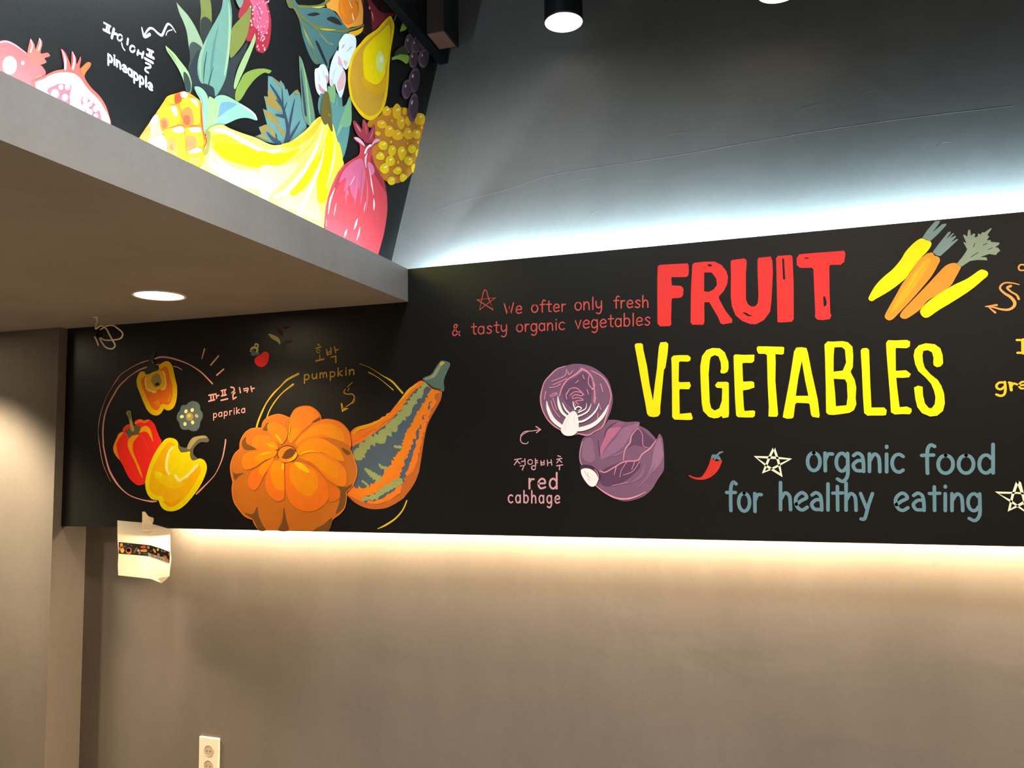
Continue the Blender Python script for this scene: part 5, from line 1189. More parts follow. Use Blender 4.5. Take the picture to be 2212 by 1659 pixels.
  ('F',224,128,156,[[21655,29570,21622,29529,21587,29519,21584,29550,21617,29590,21653,29601]]),
  ('F',224,128,156,[[21541,29384,21509,29351,21469,29339,21461,29362,21493,29395,21533,29407]]),
  ('F',224,128,156,[[21205,29320,21172,29271,21142,29262,21146,29303,21179,29352,21209,29360]]),
  ('F',240,180,198,[[21103,29684,21080,29653,21056,29646,21055,29670,21079,29700,21103,29708]]),
  ('F',240,180,198,[[21647,29573,21609,29519,21576,29509,21581,29554,21619,29609,21652,29619]]),
  ('F',240,180,198,[[21146,28830,21117,28799,21083,28790,21077,28812,21105,28844,21140,28853]]),
  ('F',224,128,156,[[21515,29717,21478,29667,21441,29656,21442,29695,21479,29745,21516,29756]]),
  ('F',240,180,198,[[20837,29424,20799,29371,20763,29361,20764,29403,20802,29455,20838,29465]]),
  ('F',224,128,156,[[21319,29163,21284,29115,21251,29106,21253,29145,21288,29193,21321,29202]]),
  ('F',240,180,198,[[21511,29299,21483,29261,21456,29253,21458,29284,21486,29322,21512,29330]]),
  ('F',236,160,182,[[21185,29424,21159,29393,21131,29385,21128,29408,21154,29439,21182,29447]])],
  [('leaf','pale leaf',[('F',112,138,122,[[19995,29876,20366,30057,20228,29677,20061,29719]])])]),
 ('painted_orange','orange citrus fruit at the top',0,
  [('F',232,150,56,[[25594,33327,28592,35045,28398,34201,28271,33436,27273,32747,26914,32527,26387,32687,26044,32750,25437,32570]]),
  ('F',216,118,26,[[26321,33682,27571,34395,27885,34082,27887,33658,27516,33101,26973,32685,26502,32655,26270,32966,26324,33370]]),
  ('S',246,226,200,[[27361,33372,27423,33244,27503,33142]],[36,98,44]),
  ('S',246,226,200,[[27085,33766,27207,33673,27360,33597]],[35,62,26]),
  ('S',160,60,30,[[27573,34038,27791,33997,27855,33738]],[27,72,18]),
  ('S',232,140,44,[[26497,33342,26557,33061,26852,32906]],[26,85,26]),
  ('F',240,172,36,[[27064,32399,27765,32876,28303,33305,28303,33305,28112,32958,27580,32521,27275,32381]])],
  []),
 ('painted_plum','dark red fruit at the top',2,
  [('F',118,32,38,[[28331,34895,31839,36905,31716,35846,31212,35391,30835,35116,30247,34624,29062,33484,28597,33043,28240,33123,28269,33964]]),
  ('F',34,14,15,[[28395,34933,28725,34516,28926,34323,28980,33914,29062,33484,28597,33043,28304,33157,28268,34130]]),
  ('F',36,14,15,[[28724,35087,31760,36823,31677,35898,30613,35155,29749,34772,29401,34788]]),
  ('S',206,122,134,[[28959,34324,29047,34254,29094,34144,29162,34011]],[38,144,115,38]),
  ('F',200,130,140,[[28872,34445,28863,34403,28839,34363,28805,34335,28772,34326,28748,34340,28739,34372,28748,34414,28772,34454,28805,34483,28838,34491,28863,34477]])],
  []),
 ('painted_leaf','large dark teal leaf with olive veins',4,
  [('F',68,104,104,[[22992,31893,23281,31297,23570,31029,23769,30593,23968,30323,24269,30041,24624,29922,25037,30119,25516,30137,25621,30548,25838,30835,26170,31274,26508,31971,26975,32337,27093,32526,26737,32560,26272,32656,25821,32658,25492,32569,24751,32192,23997,31805,23419,31599]]),
  ('F',34,34,30,[[24614,30793,24871,30835,25460,30321,25327,30257,24980,30476]]),
  ('F',34,34,30,[[25388,32089,25823,32414,26273,32532,26533,32437,25937,32199]]),
  ('F',34,34,30,[[24050,31531,24600,31917,24910,32011,24449,31688]]),
  ('S',112,146,140,[[23762,31075,23962,30750,24315,30381]],[15,90,22]),
  ('S',104,140,136,[[24867,31246,25505,31215,25889,31317]],[16,121,24]),
  ('S',104,108,54,[[23210,31343,23759,31273,24762,31310,25835,31198]],[140,117,94,70]),
  ('S',104,108,54,[[23210,31343,23666,31080,24211,30618,24726,30029]],[114,106,106,151]),
  ('S',104,108,54,[[23711,31247,24504,31352,25609,31782,26738,32303,28303,33371]],[81,106,106,98,57]),
  ('S',104,108,54,[[23467,31527,24244,31935,25011,32424,25761,33147]],[95]),
  ('S',186,166,42,[[24917,31435,25393,31654,25995,31959]],[16,64,24]),
  ('S',186,166,42,[[23789,30889,24111,30683,24490,30439]],[15,53,15]),
  ('S',196,176,40,[[24395,31989,24855,32255,25276,32541]],[16,63,16])],
  [('stem',None,[('F',96,100,56,[[22633,31576,22997,31616,23256,31396,23004,31195,22820,31211]])])]),
 ('painted_tulip_leaves','teal leaves and stems under the tulips',6,
  [('F',88,132,128,[[24998,28923,25472,29161,25639,28756,25809,28048,25325,27856,24824,28294]]),
  ('F',92,136,132,[[25796,29424,26356,29396,26555,29482,26535,28338,25809,28048]]),
  ('F',128,168,114,[[25740,29549,25959,29768,26074,29395,25912,28811,25749,28563,25558,28721,25497,29410]]),
  ('S',120,164,146,[[26187,29292,26135,28723,26112,28199]],[33,107,107]),
  ('F',96,142,138,[[26425,29005,27247,29549,27198,28778,27090,28147,26872,27481,26584,26992,26295,27345,25939,27892,25625,28331,25654,28906]]),
  ('S',136,178,134,[[27156,29549,26789,28847,26502,28343,26185,27798]],[53,242,210,53]),
  ('F',124,168,124,[[27140,29783,27261,29600,27237,28617,26422,28292,26647,28874]])],
  [('leaf','tall narrow leaf',[('F',100,130,108,[[23542,29729,23542,29729,23734,29667,23932,29393,24184,28938,24441,28392,24663,27592,24156,27390,23811,27701,23703,28497,23598,29151]]),
  ('S',48,62,74,[[23667,29324,23823,28550,24004,27724]],[29,140,162]),
  ('S',134,170,116,[[23760,29566,23986,29048,24302,27505]],[22,112,112])])]),
 ('painted_tulip','tall white tulip touching the pear',10,
  [('F',226,232,234,[[26394,31757,26681,32122,26975,32306,27457,32490,27643,32392,27614,32023,27341,31504,27102,31072,26867,30757,26633,30725,26402,30708,26173,30876,26283,31360,26281,31545]]),
  ('F',226,172,176,[[26144,30984,26400,31016,26604,30726,26346,30651]]),
  ('F',222,176,180,[[26631,31035,26924,31082,26807,30869]]),
  ('S',186,190,200,[[26862,31491,27158,31796,27338,31950]],[17,70,26]),
  ('S',190,150,162,[[26483,31429,26626,31625,26713,31731]],[17,60,17])],
  []),
 ('painted_tulip','white tulip in the middle of the three',12,
  [('F',222,230,232,[[26199,31226,25948,30919,25731,30510,25598,30086,25603,29638,25740,29549,25959,29768,26128,29571,26356,29396,26527,29501,26697,29885,26811,30309,26751,30593,26517,30701,26231,30719]]),
  ('F',228,176,178,[[26349,30191,26634,30632,26763,30412,26650,29926,26297,29615,26154,29856]]),
  ('F',230,190,196,[[25602,29757,25847,29869,25794,29604]]),
  ('S',196,206,210,[[26120,30483,25900,30136,25848,29809]],[16,66,25])],
  []),
 ('painted_tulip','short white tulip at the left of the three',10,
  [('F',226,232,236,[[24985,30064,25247,30189,25463,30082,25546,29881,25415,29523,25472,29161,25366,29070,24997,28953,24947,28843,24739,28897,24609,29130,24569,29460,24601,29707,24831,29874]]),
  ('F',214,146,166,[[24848,29267,25099,29203,25419,29152,25154,29036,24892,29053]]),
  ('F',214,150,172,[[25305,29800,25547,29822,25468,29547]]),
  ('S',186,194,200,[[25038,29972,25198,29810,25253,29628]],[16,55,24]),
  ('S',186,194,200,[[24859,29711,24887,29489,24941,29367]],[16,55,23])],
  []),
 ('painted_currant_leaf','serrated teal and olive leaf',2,
  [('P',94,134,134,[[21759,28139,21992,28217,22424,28215,22471,28317,22669,28251,22781,28105,22869,28184,22999,27968,23276,28272,23405,28311,23481,28456,23640,28377,23805,28012,23918,27653,24080,27657,24085,27251,23508,26655,22902,26214,22367,25984,21575,25817,21106,25795,21435,26006,21297,26180,21746,26444,21499,26895,21736,26931,21553,27350,21773,27425]]),
  ('F',144,120,58,[[21791,27681,22145,27632,22314,27542,21819,27431]]),
  ('F',144,120,58,[[21636,27323,22147,27500,22563,27231,22106,27144,21732,27132]]),
  ('F',144,120,58,[[21554,26884,22016,26931,22473,26778,21928,26633,21694,26712]]),
  ('F',144,120,58,[[21386,26215,21746,26444,21750,26215,21435,26035]]),
  ('F',144,120,58,[[21814,26471,22121,26359,22244,26114,21983,26189]]),
  ('F',144,120,58,[[21216,25837,21571,26030,21825,25941]]),
  ('F',144,120,58,[[22164,26610,22647,26624,22774,26405,22504,26449]]),
  ('F',144,120,58,[[21992,28196,22376,28179,22622,28110,22280,28106]]),
  ('F',144,120,58,[[23276,28263,23481,28416,23588,28323,23406,28213]]),
  ('S',48,62,76,[[21904,27877,22288,27694,22609,27415,22839,27000,22921,26611,22803,26177]],[77,139,155,162,193,232]),
  ('S',48,62,76,[[22549,28047,22589,27735,22609,27415]],[31,84,92]),
  ('S',48,62,76,[[22205,26979,22762,27134]],[54,131]),
  ('S',48,62,76,[[22853,27683,22732,27437,22637,27217]],[31,62,62]),
  ('S',48,62,76,[[23306,27985,23112,27292,22993,26820,22949,26412]],[39,117,132,140]),
  ('S',48,62,76,[[23656,27329,23298,26819,22950,26352]],[32,95,119]),
  ('S',48,62,76,[[21751,26157,22032,26063,22462,26049]],[74,147,184]),
  ('S',48,62,76,[[22241,26289,22295,25987]],[75,90]),
  ('S',48,62,76,[[22243,27512,22535,27443]],[53,91])],
  []),
 ('painted_bananas','bunch of pale yellow bananas',14,
  [('F',254,232,96,[[18809,25065,18987,25263,19295,25457,19549,25544,19832,25552,20485,25642,21123,25749,21795,25799,22260,25924,22903,26246,23517,26714,24129,27261,24521,27680,24988,28047,25312,27980,25808,28106,26082,27753,26433,27123,26682,26782,26232,26293,25700,25445,25349,24533,25258,23976,25013,23140,22419,22982,18536,23340,18674,24084,18699,24655]]),
  ('F',255,216,0,[[19046,24746,19886,25113,20919,25361,22042,25544,23007,25922,22522,25422,21593,24926,20721,24653,19703,24513,19277,24571]]),
  ('F',254,224,30,[[18966,24974,19490,25228,20285,25398,20918,25444,19886,25139,19120,24799]]),
  ('F',254,238,140,[[18959,24546,19134,24260,19709,24277,20724,24503,21418,24640,22054,24911,21879,24308,20321,23867,19143,23928,18878,24119]]),  # pale patch low on the bunch: strip light glare put into the colour
  ('S',255,250,196,[[19035,25181,19565,25362,20493,25395,21582,25463,22514,25862]],[34,149,169,135,68]),
  ('S',255,248,200,[[18977,24565,19359,24340,20107,24280,21155,24524]],[33,164,197,197]),
  ('F',254,180,40,[[22500,26026,23113,26374,23754,26791,24485,27467,24864,27927,25027,27902,24551,27204,23757,26547,23174,26157]]),
  ('F',255,210,0,[[21351,25389,22397,25638,23641,26329,22676,25436,21362,24849]]),
  ('F',254,238,140,[[21362,24849,22404,25241,23530,25769,22964,25028,22151,24333,21689,23834,21383,23837]]),  # second pale patch painting in the glare of the strip light
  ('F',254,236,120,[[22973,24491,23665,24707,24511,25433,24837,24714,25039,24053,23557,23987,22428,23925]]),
  ('F',255,212,0,[[23138,24814,23654,25396,24501,26180,24880,26531,24384,25499,23664,24741,23087,24426]]),
  ('F',255,222,0,[[24756,26162,25332,27284,25629,27920,26015,27166,25953,26392,25552,25516,25357,24906,24837,24749,24764,25445]]),
  ('F',254,222,60,[[26223,27546,26585,26915,26094,26215,25884,26369]]),
  ('S',255,250,200,[[25160,27808,24811,26941,24011,25726,22970,24625,22156,24073]],[28,120,185,203,139]),
  ('S',255,250,206,[[25329,27542,25076,26456,24511,25362,23791,24193,23560,23782]],[28,95,170,208,189]),
  ('S',255,246,170,[[25943,27441,25881,26667,25418,25474]],[30,152,51]),
  ('S',250,180,30,[[24997,27670,24368,26776,23411,25865]],[19,38,19]),
  ('S',250,180,30,[[25331,27358,25010,26578,24507,25753]],[19,39,19])],
  [('banana_tip','olive banana tip',[('F',136,124,64,[[18816,25083,18927,25062,18916,24749,18869,24474,18728,24270,18672,24326,18722,24497,18789,24701,18748,24890]])]),
   ('banana_stem','olive brown stem',[('F',104,88,40,[[25115,28898,25312,29170,25515,29147,25654,28831,25740,28491,25778,28130,25822,27809,25665,27785,25459,27965,25259,27840,24993,28035,24989,28401]]),
  ('S',190,160,50,[[25489,28350,25659,28326]],[25])])]),
 ('painted_pear','large golden yellow pear',16,
  [('F',252,196,8,[[30649,35034,30909,35013,31097,34827,30982,34268,30756,33551,30607,32776,30533,32043,30386,31283,30099,30576,29541,29937,28868,29470,28221,29331,27596,29457,27170,29718,26988,30265,26985,30734,27102,31135,27461,31819,27956,32388,28532,33010,29402,33763,29961,34367]]),
  ('F',204,150,42,[[30575,34870,30871,34744,30758,34153,30609,33478,30388,32498,30315,31839,30100,31055,29679,30230,28934,29688,28412,29539,27718,29604,27350,29827,27167,30283,27164,30786,27402,31470,27831,32066,28402,32679,29402,33593,30103,34303]]),
  ('F',218,160,20,[[28214,31145,28865,31081,29540,31318,30244,32083,30243,31462,29541,30913,28734,30692,28216,30755]]),
  ('F',254,208,0,[[30538,34568,30684,34115,30535,33266,30244,32430,30101,31983,29472,31321,28865,31114,28343,31106,28213,31471,28211,32058,28403,32449,28995,33113,29749,33807]]),
  ('F',216,222,116,[[30123,32631,30067,32360,29917,32110,29713,31951,29513,31922,29367,32029,29314,32243,29367,32509,29512,32757,29714,32921,29917,32956,30068,32850]]),
  ('F',246,250,204,[[29988,32687,29965,32590,29903,32497,29818,32434,29734,32417,29673,32450,29651,32524,29673,32620,29735,32713,29819,32777,29903,32795,29965,32762]])],
  []),
 ('painted_knobbly_fruit','brown fruit covered in yellow knobs',12,
  [('F',194,122,40,[[28732,29397,29663,29985,30015,30344,30926,30899,32487,31510,33747,31754,34406,31640,34457,31275,33950,30364,33725,29527,33294,28910,32464,28173,31868,27798,31102,27461,30189,27293,29577,27468,29067,27708,28983,28256,29234,28848,29149,29190,28650,29118]])],
  [('knob',None,[('F',244,180,22,[[30791,30667,30655,30452,30373,30295,30092,30197,29940,30313,30117,30546,30374,30736,30619,30731]]),
  ('F',252,236,170,[[30573,30687,30554,30642,30454,30565,30349,30514,30317,30527,30383,30594,30497,30666]])]),
   ('knob',None,[('F',244,180,22,[[31774,31030,31682,30752,31350,30521,31005,30502,30928,30680,30965,30903,31353,31263,31732,31255]]),
  ('F',252,236,170,[[31615,31127,31597,31066,31467,30965,31323,30900,31273,30919,31355,31009,31507,31101]])]),
   ('knob',None,[('F',244,180,22,[[32337,31332,32312,31209,32133,31055,31964,31033,31925,31161,31996,31318,32135,31404,32273,31448]])]),
   ('knob',None,[('F',244,180,22,[[34427,31793,34265,31465,33796,31241,33353,31119,33234,31308,33360,31560,33802,31828,34298,31951]]),
  ('F',252,236,170,[[34131,31834,34096,31766,33929,31645,33757,31563,33708,31580,33819,31684,34007,31797]])]),
   ('knob',None,[('F',244,180,22,[[30323,29867,30167,29666,29837,29501,29600,29447,29423,29508,29514,29684,29838,29864,30125,29953]]),
  ('F',252,236,170,[[30055,29866,30028,29820,29917,29738,29807,29682,29780,29694,29855,29765,29978,29841]])]),
   ('knob',None,[('F',244,180,22,[[32154,30688,32091,30472,31783,30216,31493,30206,31327,30356,31444,30598,31786,30840,32076,30879]]),
  ('F',252,236,170,[[32011,30764,31994,30713,31881,30628,31759,30574,31719,30590,31790,30664,31920,30742]])]),
   ('knob',None,[('F',244,180,22,[[32777,31030,32723,30822,32482,30655,32272,30672,32156,30779,32273,30966,32485,31125,32683,31135]])]),
   ('knob',None,[('F',244,180,22,[[30928,30284,30904,30229,30831,30178,30754,30170,30725,30202,30738,30249,30832,30301,30918,30318]])]),
   ('knob',None,[('F',244,180,22,[[31097,29889,30887,29611,30553,29377,30193,29336,30164,29525,30241,29761,30554,29904,30834,29975]]),
  ('F',252,236,170,[[30806,29911,30780,29856,30653,29762,30522,29701,30484,29717,30567,29799,30711,29885]])]),
   ('knob',None,[('F',244,180,22,[[31983,30010,31800,29770,31394,29554,30971,29474,30848,29573,31015,29822,31396,30055,31787,30095]]),
  ('F',252,236,170,[[31669,30022,31637,29965,31497,29865,31357,29798,31321,29814,31415,29900,31570,29993]])]),
   ('knob',None,[('F',244,180,22,[[32964,30457,32901,30216,32477,29997,32161,29966,31962,30070,32156,30357,32481,30598,32797,30575]]),
  ('F',252,236,170,[[32748,30522,32725,30464,32591,30367,32448,30304,32402,30322,32488,30407,32642,30497]])]),
   ('knob',None,[('F',244,180,22,[[33861,30804,33680,30515,33359,30369,33018,30319,32931,30444,33039,30672,33364,30835,33715,30934]]),
  ('F',252,236,170,[[33597,30830,33577,30780,33460,30696,33335,30641,33294,30656,33369,30730,33504,30807]])]),
   ('knob',None,[('F',244,180,22,[[29725,29226,29674,29137,29490,29021,29351,29012,29235,29036,29356,29173,29490,29227,29661,29282]])]),
   ('knob',None,[('F',246,196,14,[[30376,28918,30254,28701,29969,28576,29731,28510,29536,28606,29630,28798,29969,28986,30292,29031]]),
  ('F',252,236,170,[[30188,28961,30163,28915,30053,28835,29940,28783,29909,28797,29984,28867,30107,28940]])]),
   ('knob',None,[('F',246,196,14,[[31220,29011,31118,28815,30827,28619,30498,28580,30461,28734,30571,28944,30828,29124,31155,29124]]),
  ('F',252,236,170,[[31042,29060,31019,29014,30912,28937,30800,28888,30768,28902,30839,28970,30961,29040]])]),
   ('knob',None,[('F',246,196,14,[[32282,29286,32131,29042,31775,28729,31500,28814,31385,28961,31428,29164,31779,29419,32057,29460]]),
  ('F',252,236,170,[[32019,29342,32004,29287,31885,29201,31752,29149,31705,29169,31779,29247,31918,29324]])]),
   ('knob',None,[('F',246,196,14,[[33326,29851,33166,29650,32882,29474,32631,29433,32424,29520,32625,29781,32885,29912,33164,29980]]),
  ('F',252,236,170,[[33112,29887,33088,29840,32974,29761,32854,29708,32820,29722,32896,29792,33026,29865]])]),
   ('knob',None,[('F',246,196,14,[[33755,29773,33696,29614,33532,29501,33338,29488,33225,29582,33341,29784,33536,29933,33720,29911]])]),
   ('knob',None,[('F',246,196,14,[[30091,28343,29966,28154,29706,28041,29406,27977,29310,28064,29473,28241,29706,28415,29964,28413]]),
  ('F',252,236,170,[[29921,28387,29894,28343,29785,28266,29676,28215,29649,28228,29724,28295,29845,28366]])]),
   ('knob',None,[('F',246,196,14,[[31090,28461,30921,28235,30596,28067,30264,28010,30174,28138,30268,28335,30597,28560,30918,28601]]),
  ('F',252,236,170,[[30823,28489,30800,28440,30686,28361,30568,28311,30533,28327,30608,28397,30737,28470]])]),
   ('knob',None,[('F',246,196,14,[[32923,29128,32838,28957,32519,28769,32236,28733,32012,28807,32141,29027,32522,29211,32855,29267]]),
  ('F',252,236,170,[[32772,29193,32743,29143,32615,29057,32487,29000,32453,29015,32539,29089,32682,29169]])]),
   ('knob',None,[('F',246,196,14,[[30497,27930,30450,27774,30101,27556,29744,27539,29619,27629,29778,27844,30101,28038,30423,28084]]),
  ('F',252,236,170,[[30345,27998,30316,27948,30192,27863,30067,27808,30035,27824,30120,27898,30257,27976]])]),
   ('knob',None,[('F',246,196,14,[[31770,28254,31640,28101,31339,27932,31003,27888,30893,27957,31073,28124,31341,28298,31674,28372]]),
  ('F',252,236,170,[[31560,28282,31531,28239,31419,28165,31309,28115,31282,28128,31360,28192,31483,28261]])]),
   ('knob',None,[('F',246,196,14,[[33464,28946,33319,28708,33103,28631,32882,28559,32766,28707,32820,28911,33106,29057,33366,29051]]),
  ('F',252,236,170,[[33300,28999,33285,28958,33188,28892,33082,28851,33048,28866,33110,28925,33222,28984]])]),
   ('knob',None,[('F',246,196,14,[[31080,27562,31045,27427,30731,27259,30463,27225,30333,27318,30434,27469,30732,27649,31056,27691]]),
  ('F',252,236,170,[[30944,27615,30916,27573,30808,27503,30701,27456,30676,27468,30750,27530,30870,27596]])]),
   ('knob',None,[('F',246,196,14,[[32325,28127,32102,27932,31868,27772,31639,27750,31545,27869,31630,28034,31870,28169,32157,28205]]),
  ('F',252,236,170,[[32073,28140,32049,28100,31945,28032,31841,27988,31814,28000,31884,28060,32000,28122]])]),
   ('knob',None,[('F',244,180,22,[[34091,31226,34054,31140,33958,31078,33876,31062,33831,31124,33875,31206,33960,31275,34054,31277]])]),
   ('knob',None,[('F',246,196,14,[[33613,30285,33591,30236,33517,30190,33439,30179,33419,30212,33443,30276,33518,30320,33605,30336]])]),
   ('knob',None,[('F',246,196,14,[[30768,29238,30748,29182,30690,29130,30621,29133,30601,29175,30631,29244,30690,29282,30767,29295]])]),
   ('knob',None,[('F',246,196,14,[[32454,29804,32427,29756,32374,29710,32305,29704,32299,29746,32317,29785,32375,29840,32426,29826]])]),
   ('knob',None,[('F',246,196,14,[[31484,28555,31465,28500,31389,28448,31331,28448,31273,28481,31327,28545,31390,28600,31463,28600]])])]),
 ('painted_grapes','hanging bunch of dusky purple grapes',18,
  [],
  [('grape',None,[('F',124,98,106,[[33268,35916,33174,35700,33004,35494,32802,35354,32624,35315,32516,35387,32506,35551,32595,35762,32763,35967,32964,36111,33145,36154,33257,36082]]),
  ('F',82,58,68,[[33237,35889,33160,35707,33022,35536,32860,35420,32718,35392,32632,35456,32626,35597,32700,35776,32836,35948,32998,36065,33143,36096,33230,36032]]),
  ('F',214,208,220,[[32848,35827,32809,35766,32754,35731,32725,35747,32743,35803,32795,35856,32842,35867]]),
  ('S',142,114,124,[[32654,35544,32747,35431,32938,35473]],[17,56,17])]),
   ('grape',None,[('F',124,98,106,[[33913,35985,33817,35766,33640,35556,33432,35413,33248,35374,33137,35447,33126,35613,33219,35828,33392,36037,33600,36183,33787,36227,33902,36154]]),
  ('F',82,58,68,[[33881,35958,33802,35773,33659,35598,33492,35481,33345,35452,33256,35518,33250,35660,33327,35843,33468,36017,33635,36137,33784,36169,33875,36104]]),
  ('F',214,208,220,[[33480,35894,33440,35832,33383,35797,33353,35813,33372,35870,33426,35924,33474,35935]]),
  ('S',142,114,124,[[33279,35606,33375,35492,33572,35535]],[17,57,17])]),
   ('grape',None,[('F',124,98,106,[[34092,35422,33989,35163,33817,34930,33622,34787,33456,34769,33363,34881,33366,35091,33465,35347,33634,35580,33830,35728,33999,35749,34095,35638]]),
  ('F',82,58,68,[[34062,35394,33978,35175,33838,34980,33681,34861,33548,34850,33475,34948,33481,35129,33563,35345,33701,35541,33858,35662,33993,35676,34068,35578]]),
  ('F',214,208,220,[[33693,35382,33650,35310,33597,35274,33573,35301,33596,35370,33650,35430,33693,35435]]),
  ('S',142,114,124,[[33507,35062,33596,34905,33777,34924]],[17,57,17])]),
   ('grape',None,[('F',124,98,106,[[35729,36032,35592,35789,35316,35533,34980,35336,34672,35247,34474,35287,34435,35446,34564,35681,34829,35933,35164,36135,35479,36232,35687,36195]]),
  ('F',82,58,68,[[35676,35997,35564,35792,35342,35581,35071,35419,34824,35350,34666,35389,34637,35526,34743,35726,34959,35935,35228,36100,35480,36175,35645,36137]]),
  ('F',214,208,220,[[35013,35822,34956,35752,34865,35703,34809,35710,34830,35769,34911,35835,34993,35858]]),
  ('S',142,114,124,[[34684,35471,34842,35379,35165,35478]],[18,60,18])]),
   ('grape',None,[('F',124,98,106,[[34778,35957,34651,35678,34419,35412,34147,35230,33907,35180,33762,35272,33748,35481,33869,35753,34094,36018,34366,36205,34612,36262,34763,36171]]),
  ('F',82,58,68,[[34736,35923,34632,35687,34444,35465,34225,35316,34033,35279,33918,35361,33909,35541,34009,35772,34193,35993,34412,36146,34608,36188,34727,36107]]),
  ('F',214,208,220,[[34210,35838,34157,35760,34083,35714,34044,35735,34068,35807,34138,35876,34201,35890]]),
  ('S',142,114,124,[[33947,35473,34072,35329,34330,35384]],[18,58,18])]),
   ('grape',None,[('F',124,98,106,[[32999,34906,32879,34607,32671,34336,32433,34165,32227,34138,32108,34261,32105,34499,32220,34791,32423,35062,32661,35239,32872,35272,32996,35150]]),
  ('F',82,58,68,[[32962,34872,32864,34620,32695,34393,32503,34252,32339,34234,32245,34342,32245,34546,32340,34794,32506,35021,32698,35166,32866,35189,32963,35081]]),
  ('F',214,208,220,[[32506,34843,32456,34760,32391,34717,32359,34746,32385,34825,32449,34894,32503,34902]]),
  ('S',142,114,124,[[32278,34469,32388,34294,32611,34322]],[16,55,16])]),
   ('grape',None,[('F',124,98,106,[[33662,35128,33555,34869,33368,34632,33152,34480,32966,34453,32856,34556,32853,34761,32955,35015,33138,35251,33354,35408,33545,35440,33658,35337]]),
  ('F',82,58,68,[[33629,35098,33541,34880,33389,34682,33216,34557,33066,34538,32981,34628,32980,34804,33065,35020,33214,35218,33388,35346,33540,35368,33629,35278]]),
  ('F',214,208,220,[[33217,35064,33172,34993,33113,34955,33084,34979,33107,35047,33164,35108,33213,35116]]),
  ('S',142,114,124,[[33010,34738,33109,34589,33311,34618]],[17,56,17])]),
   ('grape',None,[('F',124,98,106,[[34829,35036,34683,34732,34409,34439,34083,34237,33794,34176,33616,34271,33592,34494,33730,34788,33996,35078,34320,35288,34618,35358,34805,35266]]),
  ('F',82,58,68,[[34779,34998,34659,34742,34437,34498,34175,34332,33943,34286,33801,34371,33785,34563,33900,34813,34116,35055,34377,35227,34615,35278,34763,35195]]),
  ('F',214,208,220,[[34146,34890,34085,34806,33997,34755,33947,34776,33974,34853,34056,34928,34133,34945]]),
  ('S',142,114,124,[[33831,34488,33981,34336,34290,34403]],[17,58,17])]),
   ('grape',None,[('F',124,98,106,[[33542,34380,33421,34108,33197,33853,32933,33683,32700,33641,32559,33737,32544,33945,32660,34210,32878,34464,33141,34639,33380,34688,33527,34593]]),
  ('F',82,58,68,[[33502,34348,33402,34118,33221,33905,33008,33765,32822,33735,32710,33820,32700,33999,32797,34223,32974,34436,33186,34580,33376,34615,33492,34530]]),
  ('F',214,208,220,[[32991,34282,32941,34206,32869,34164,32830,34186,32854,34256,32922,34321,32983,34333]]),
  ('S',142,114,124,[[32737,33929,32859,33783,33109,33828]],[17,56,17])]),
   ('grape',None,[('F',108,80,98,[[33747,33408,33584,33027,33295,32685,32963,32471,32675,32440,32506,32596,32497,32897,32651,33266,32930,33608,33262,33832,33560,33874,33738,33719]]),
  ('F',74,50,66,[[33696,33365,33561,33044,33328,32757,33060,32580,32829,32559,32695,32697,32692,32955,32820,33269,33047,33556,33316,33740,33553,33769,33693,33631]]),
  ('F',214,208,220,[[33055,33330,32988,33226,32897,33172,32852,33209,32885,33308,32973,33396,33049,33406]]),
  ('S',142,114,124,[[32737,32856,32890,32631,33202,32665]],[17,55,17])]),
   ('grape',None,[('F',108,80,98,[[32814,32543,32685,32252,32451,31986,32177,31816,31936,31787,31791,31903,31778,32133,31900,32417,32127,32683,32401,32858,32648,32895,32801,32780]]),
  ('F',74,50,66,[[32772,32510,32666,32264,32477,32041,32256,31902,32063,31882,31948,31984,31940,32181,32041,32423,32226,32645,32447,32789,32644,32814,32764,32712]]),
  ('F',214,208,220,[[32242,32474,32188,32394,32113,32352,32074,32379,32099,32454,32170,32522,32234,32531]]),
  ('S',142,114,124,[[31978,32103,32105,31933,32364,31966]],[16,54,16])]),
   ('grape',None,[('F',108,80,98,[[33519,31954,33358,31537,33096,31183,32806,30985,32565,30993,32434,31201,32447,31553,32600,31961,32855,32317,33147,32526,33396,32528,33534,32318]]),
  ('F',74,50,66,[[33475,31912,33342,31560,33130,31262,32896,31097,32702,31108,32600,31289,32615,31591,32742,31938,32951,32237,33186,32409,33385,32405,33491,32223]]),
  ('F',214,208,220,[[32928,31970,32861,31858,32781,31808,32748,31858,32786,31970,32868,32060,32931,32060]]),
  ('S',142,114,124,[[32654,31476,32784,31196,33052,31185]],[16,55,16])]),
   ('leaf','lime green leaves',[('F',144,168,56,[[32556,36025,32719,35944,32389,35397,31987,35040,31555,34761,31555,34761,31751,35172,32070,35634]]),
  ('F',140,168,58,[[30755,33128,31281,33490,31589,33694,32461,34066,32459,33770,32216,33544,31743,33462,31280,33311,30829,33058]]),
  ('F',54,62,46,[[31359,33851,32062,34310,32461,34103,31589,33705,30979,33336]]),
  ('F',106,134,62,[[31329,35953,31329,35953,31756,36051,32191,35977,31677,35825]]),
  ('F',50,60,34,[[31405,35749,31598,35746,32474,36056,31754,35604]]),
  ('L',186,202,198,[[31351,35720,30999,34990]],[62,31])])]),
 ('painted_onion','large red onion with pink streaks',20,
  [('F',206,66,74,[[27932,27950,27856,27603,27171,27122,26586,26686,26095,26102,25687,25485,25424,24890,25297,24342,25302,23872,25573,23398,27570,23122,29156,23481,29835,24462,30187,25305,30366,26074,30278,26811,30012,27277,29405,27535,29067,27791,28941,28158,29150,28483,29732,28911,29490,28925,29066,28742,28816,28442,28328,28259,27931,28310,27406,28170,27544,28084,27854,28081]]),
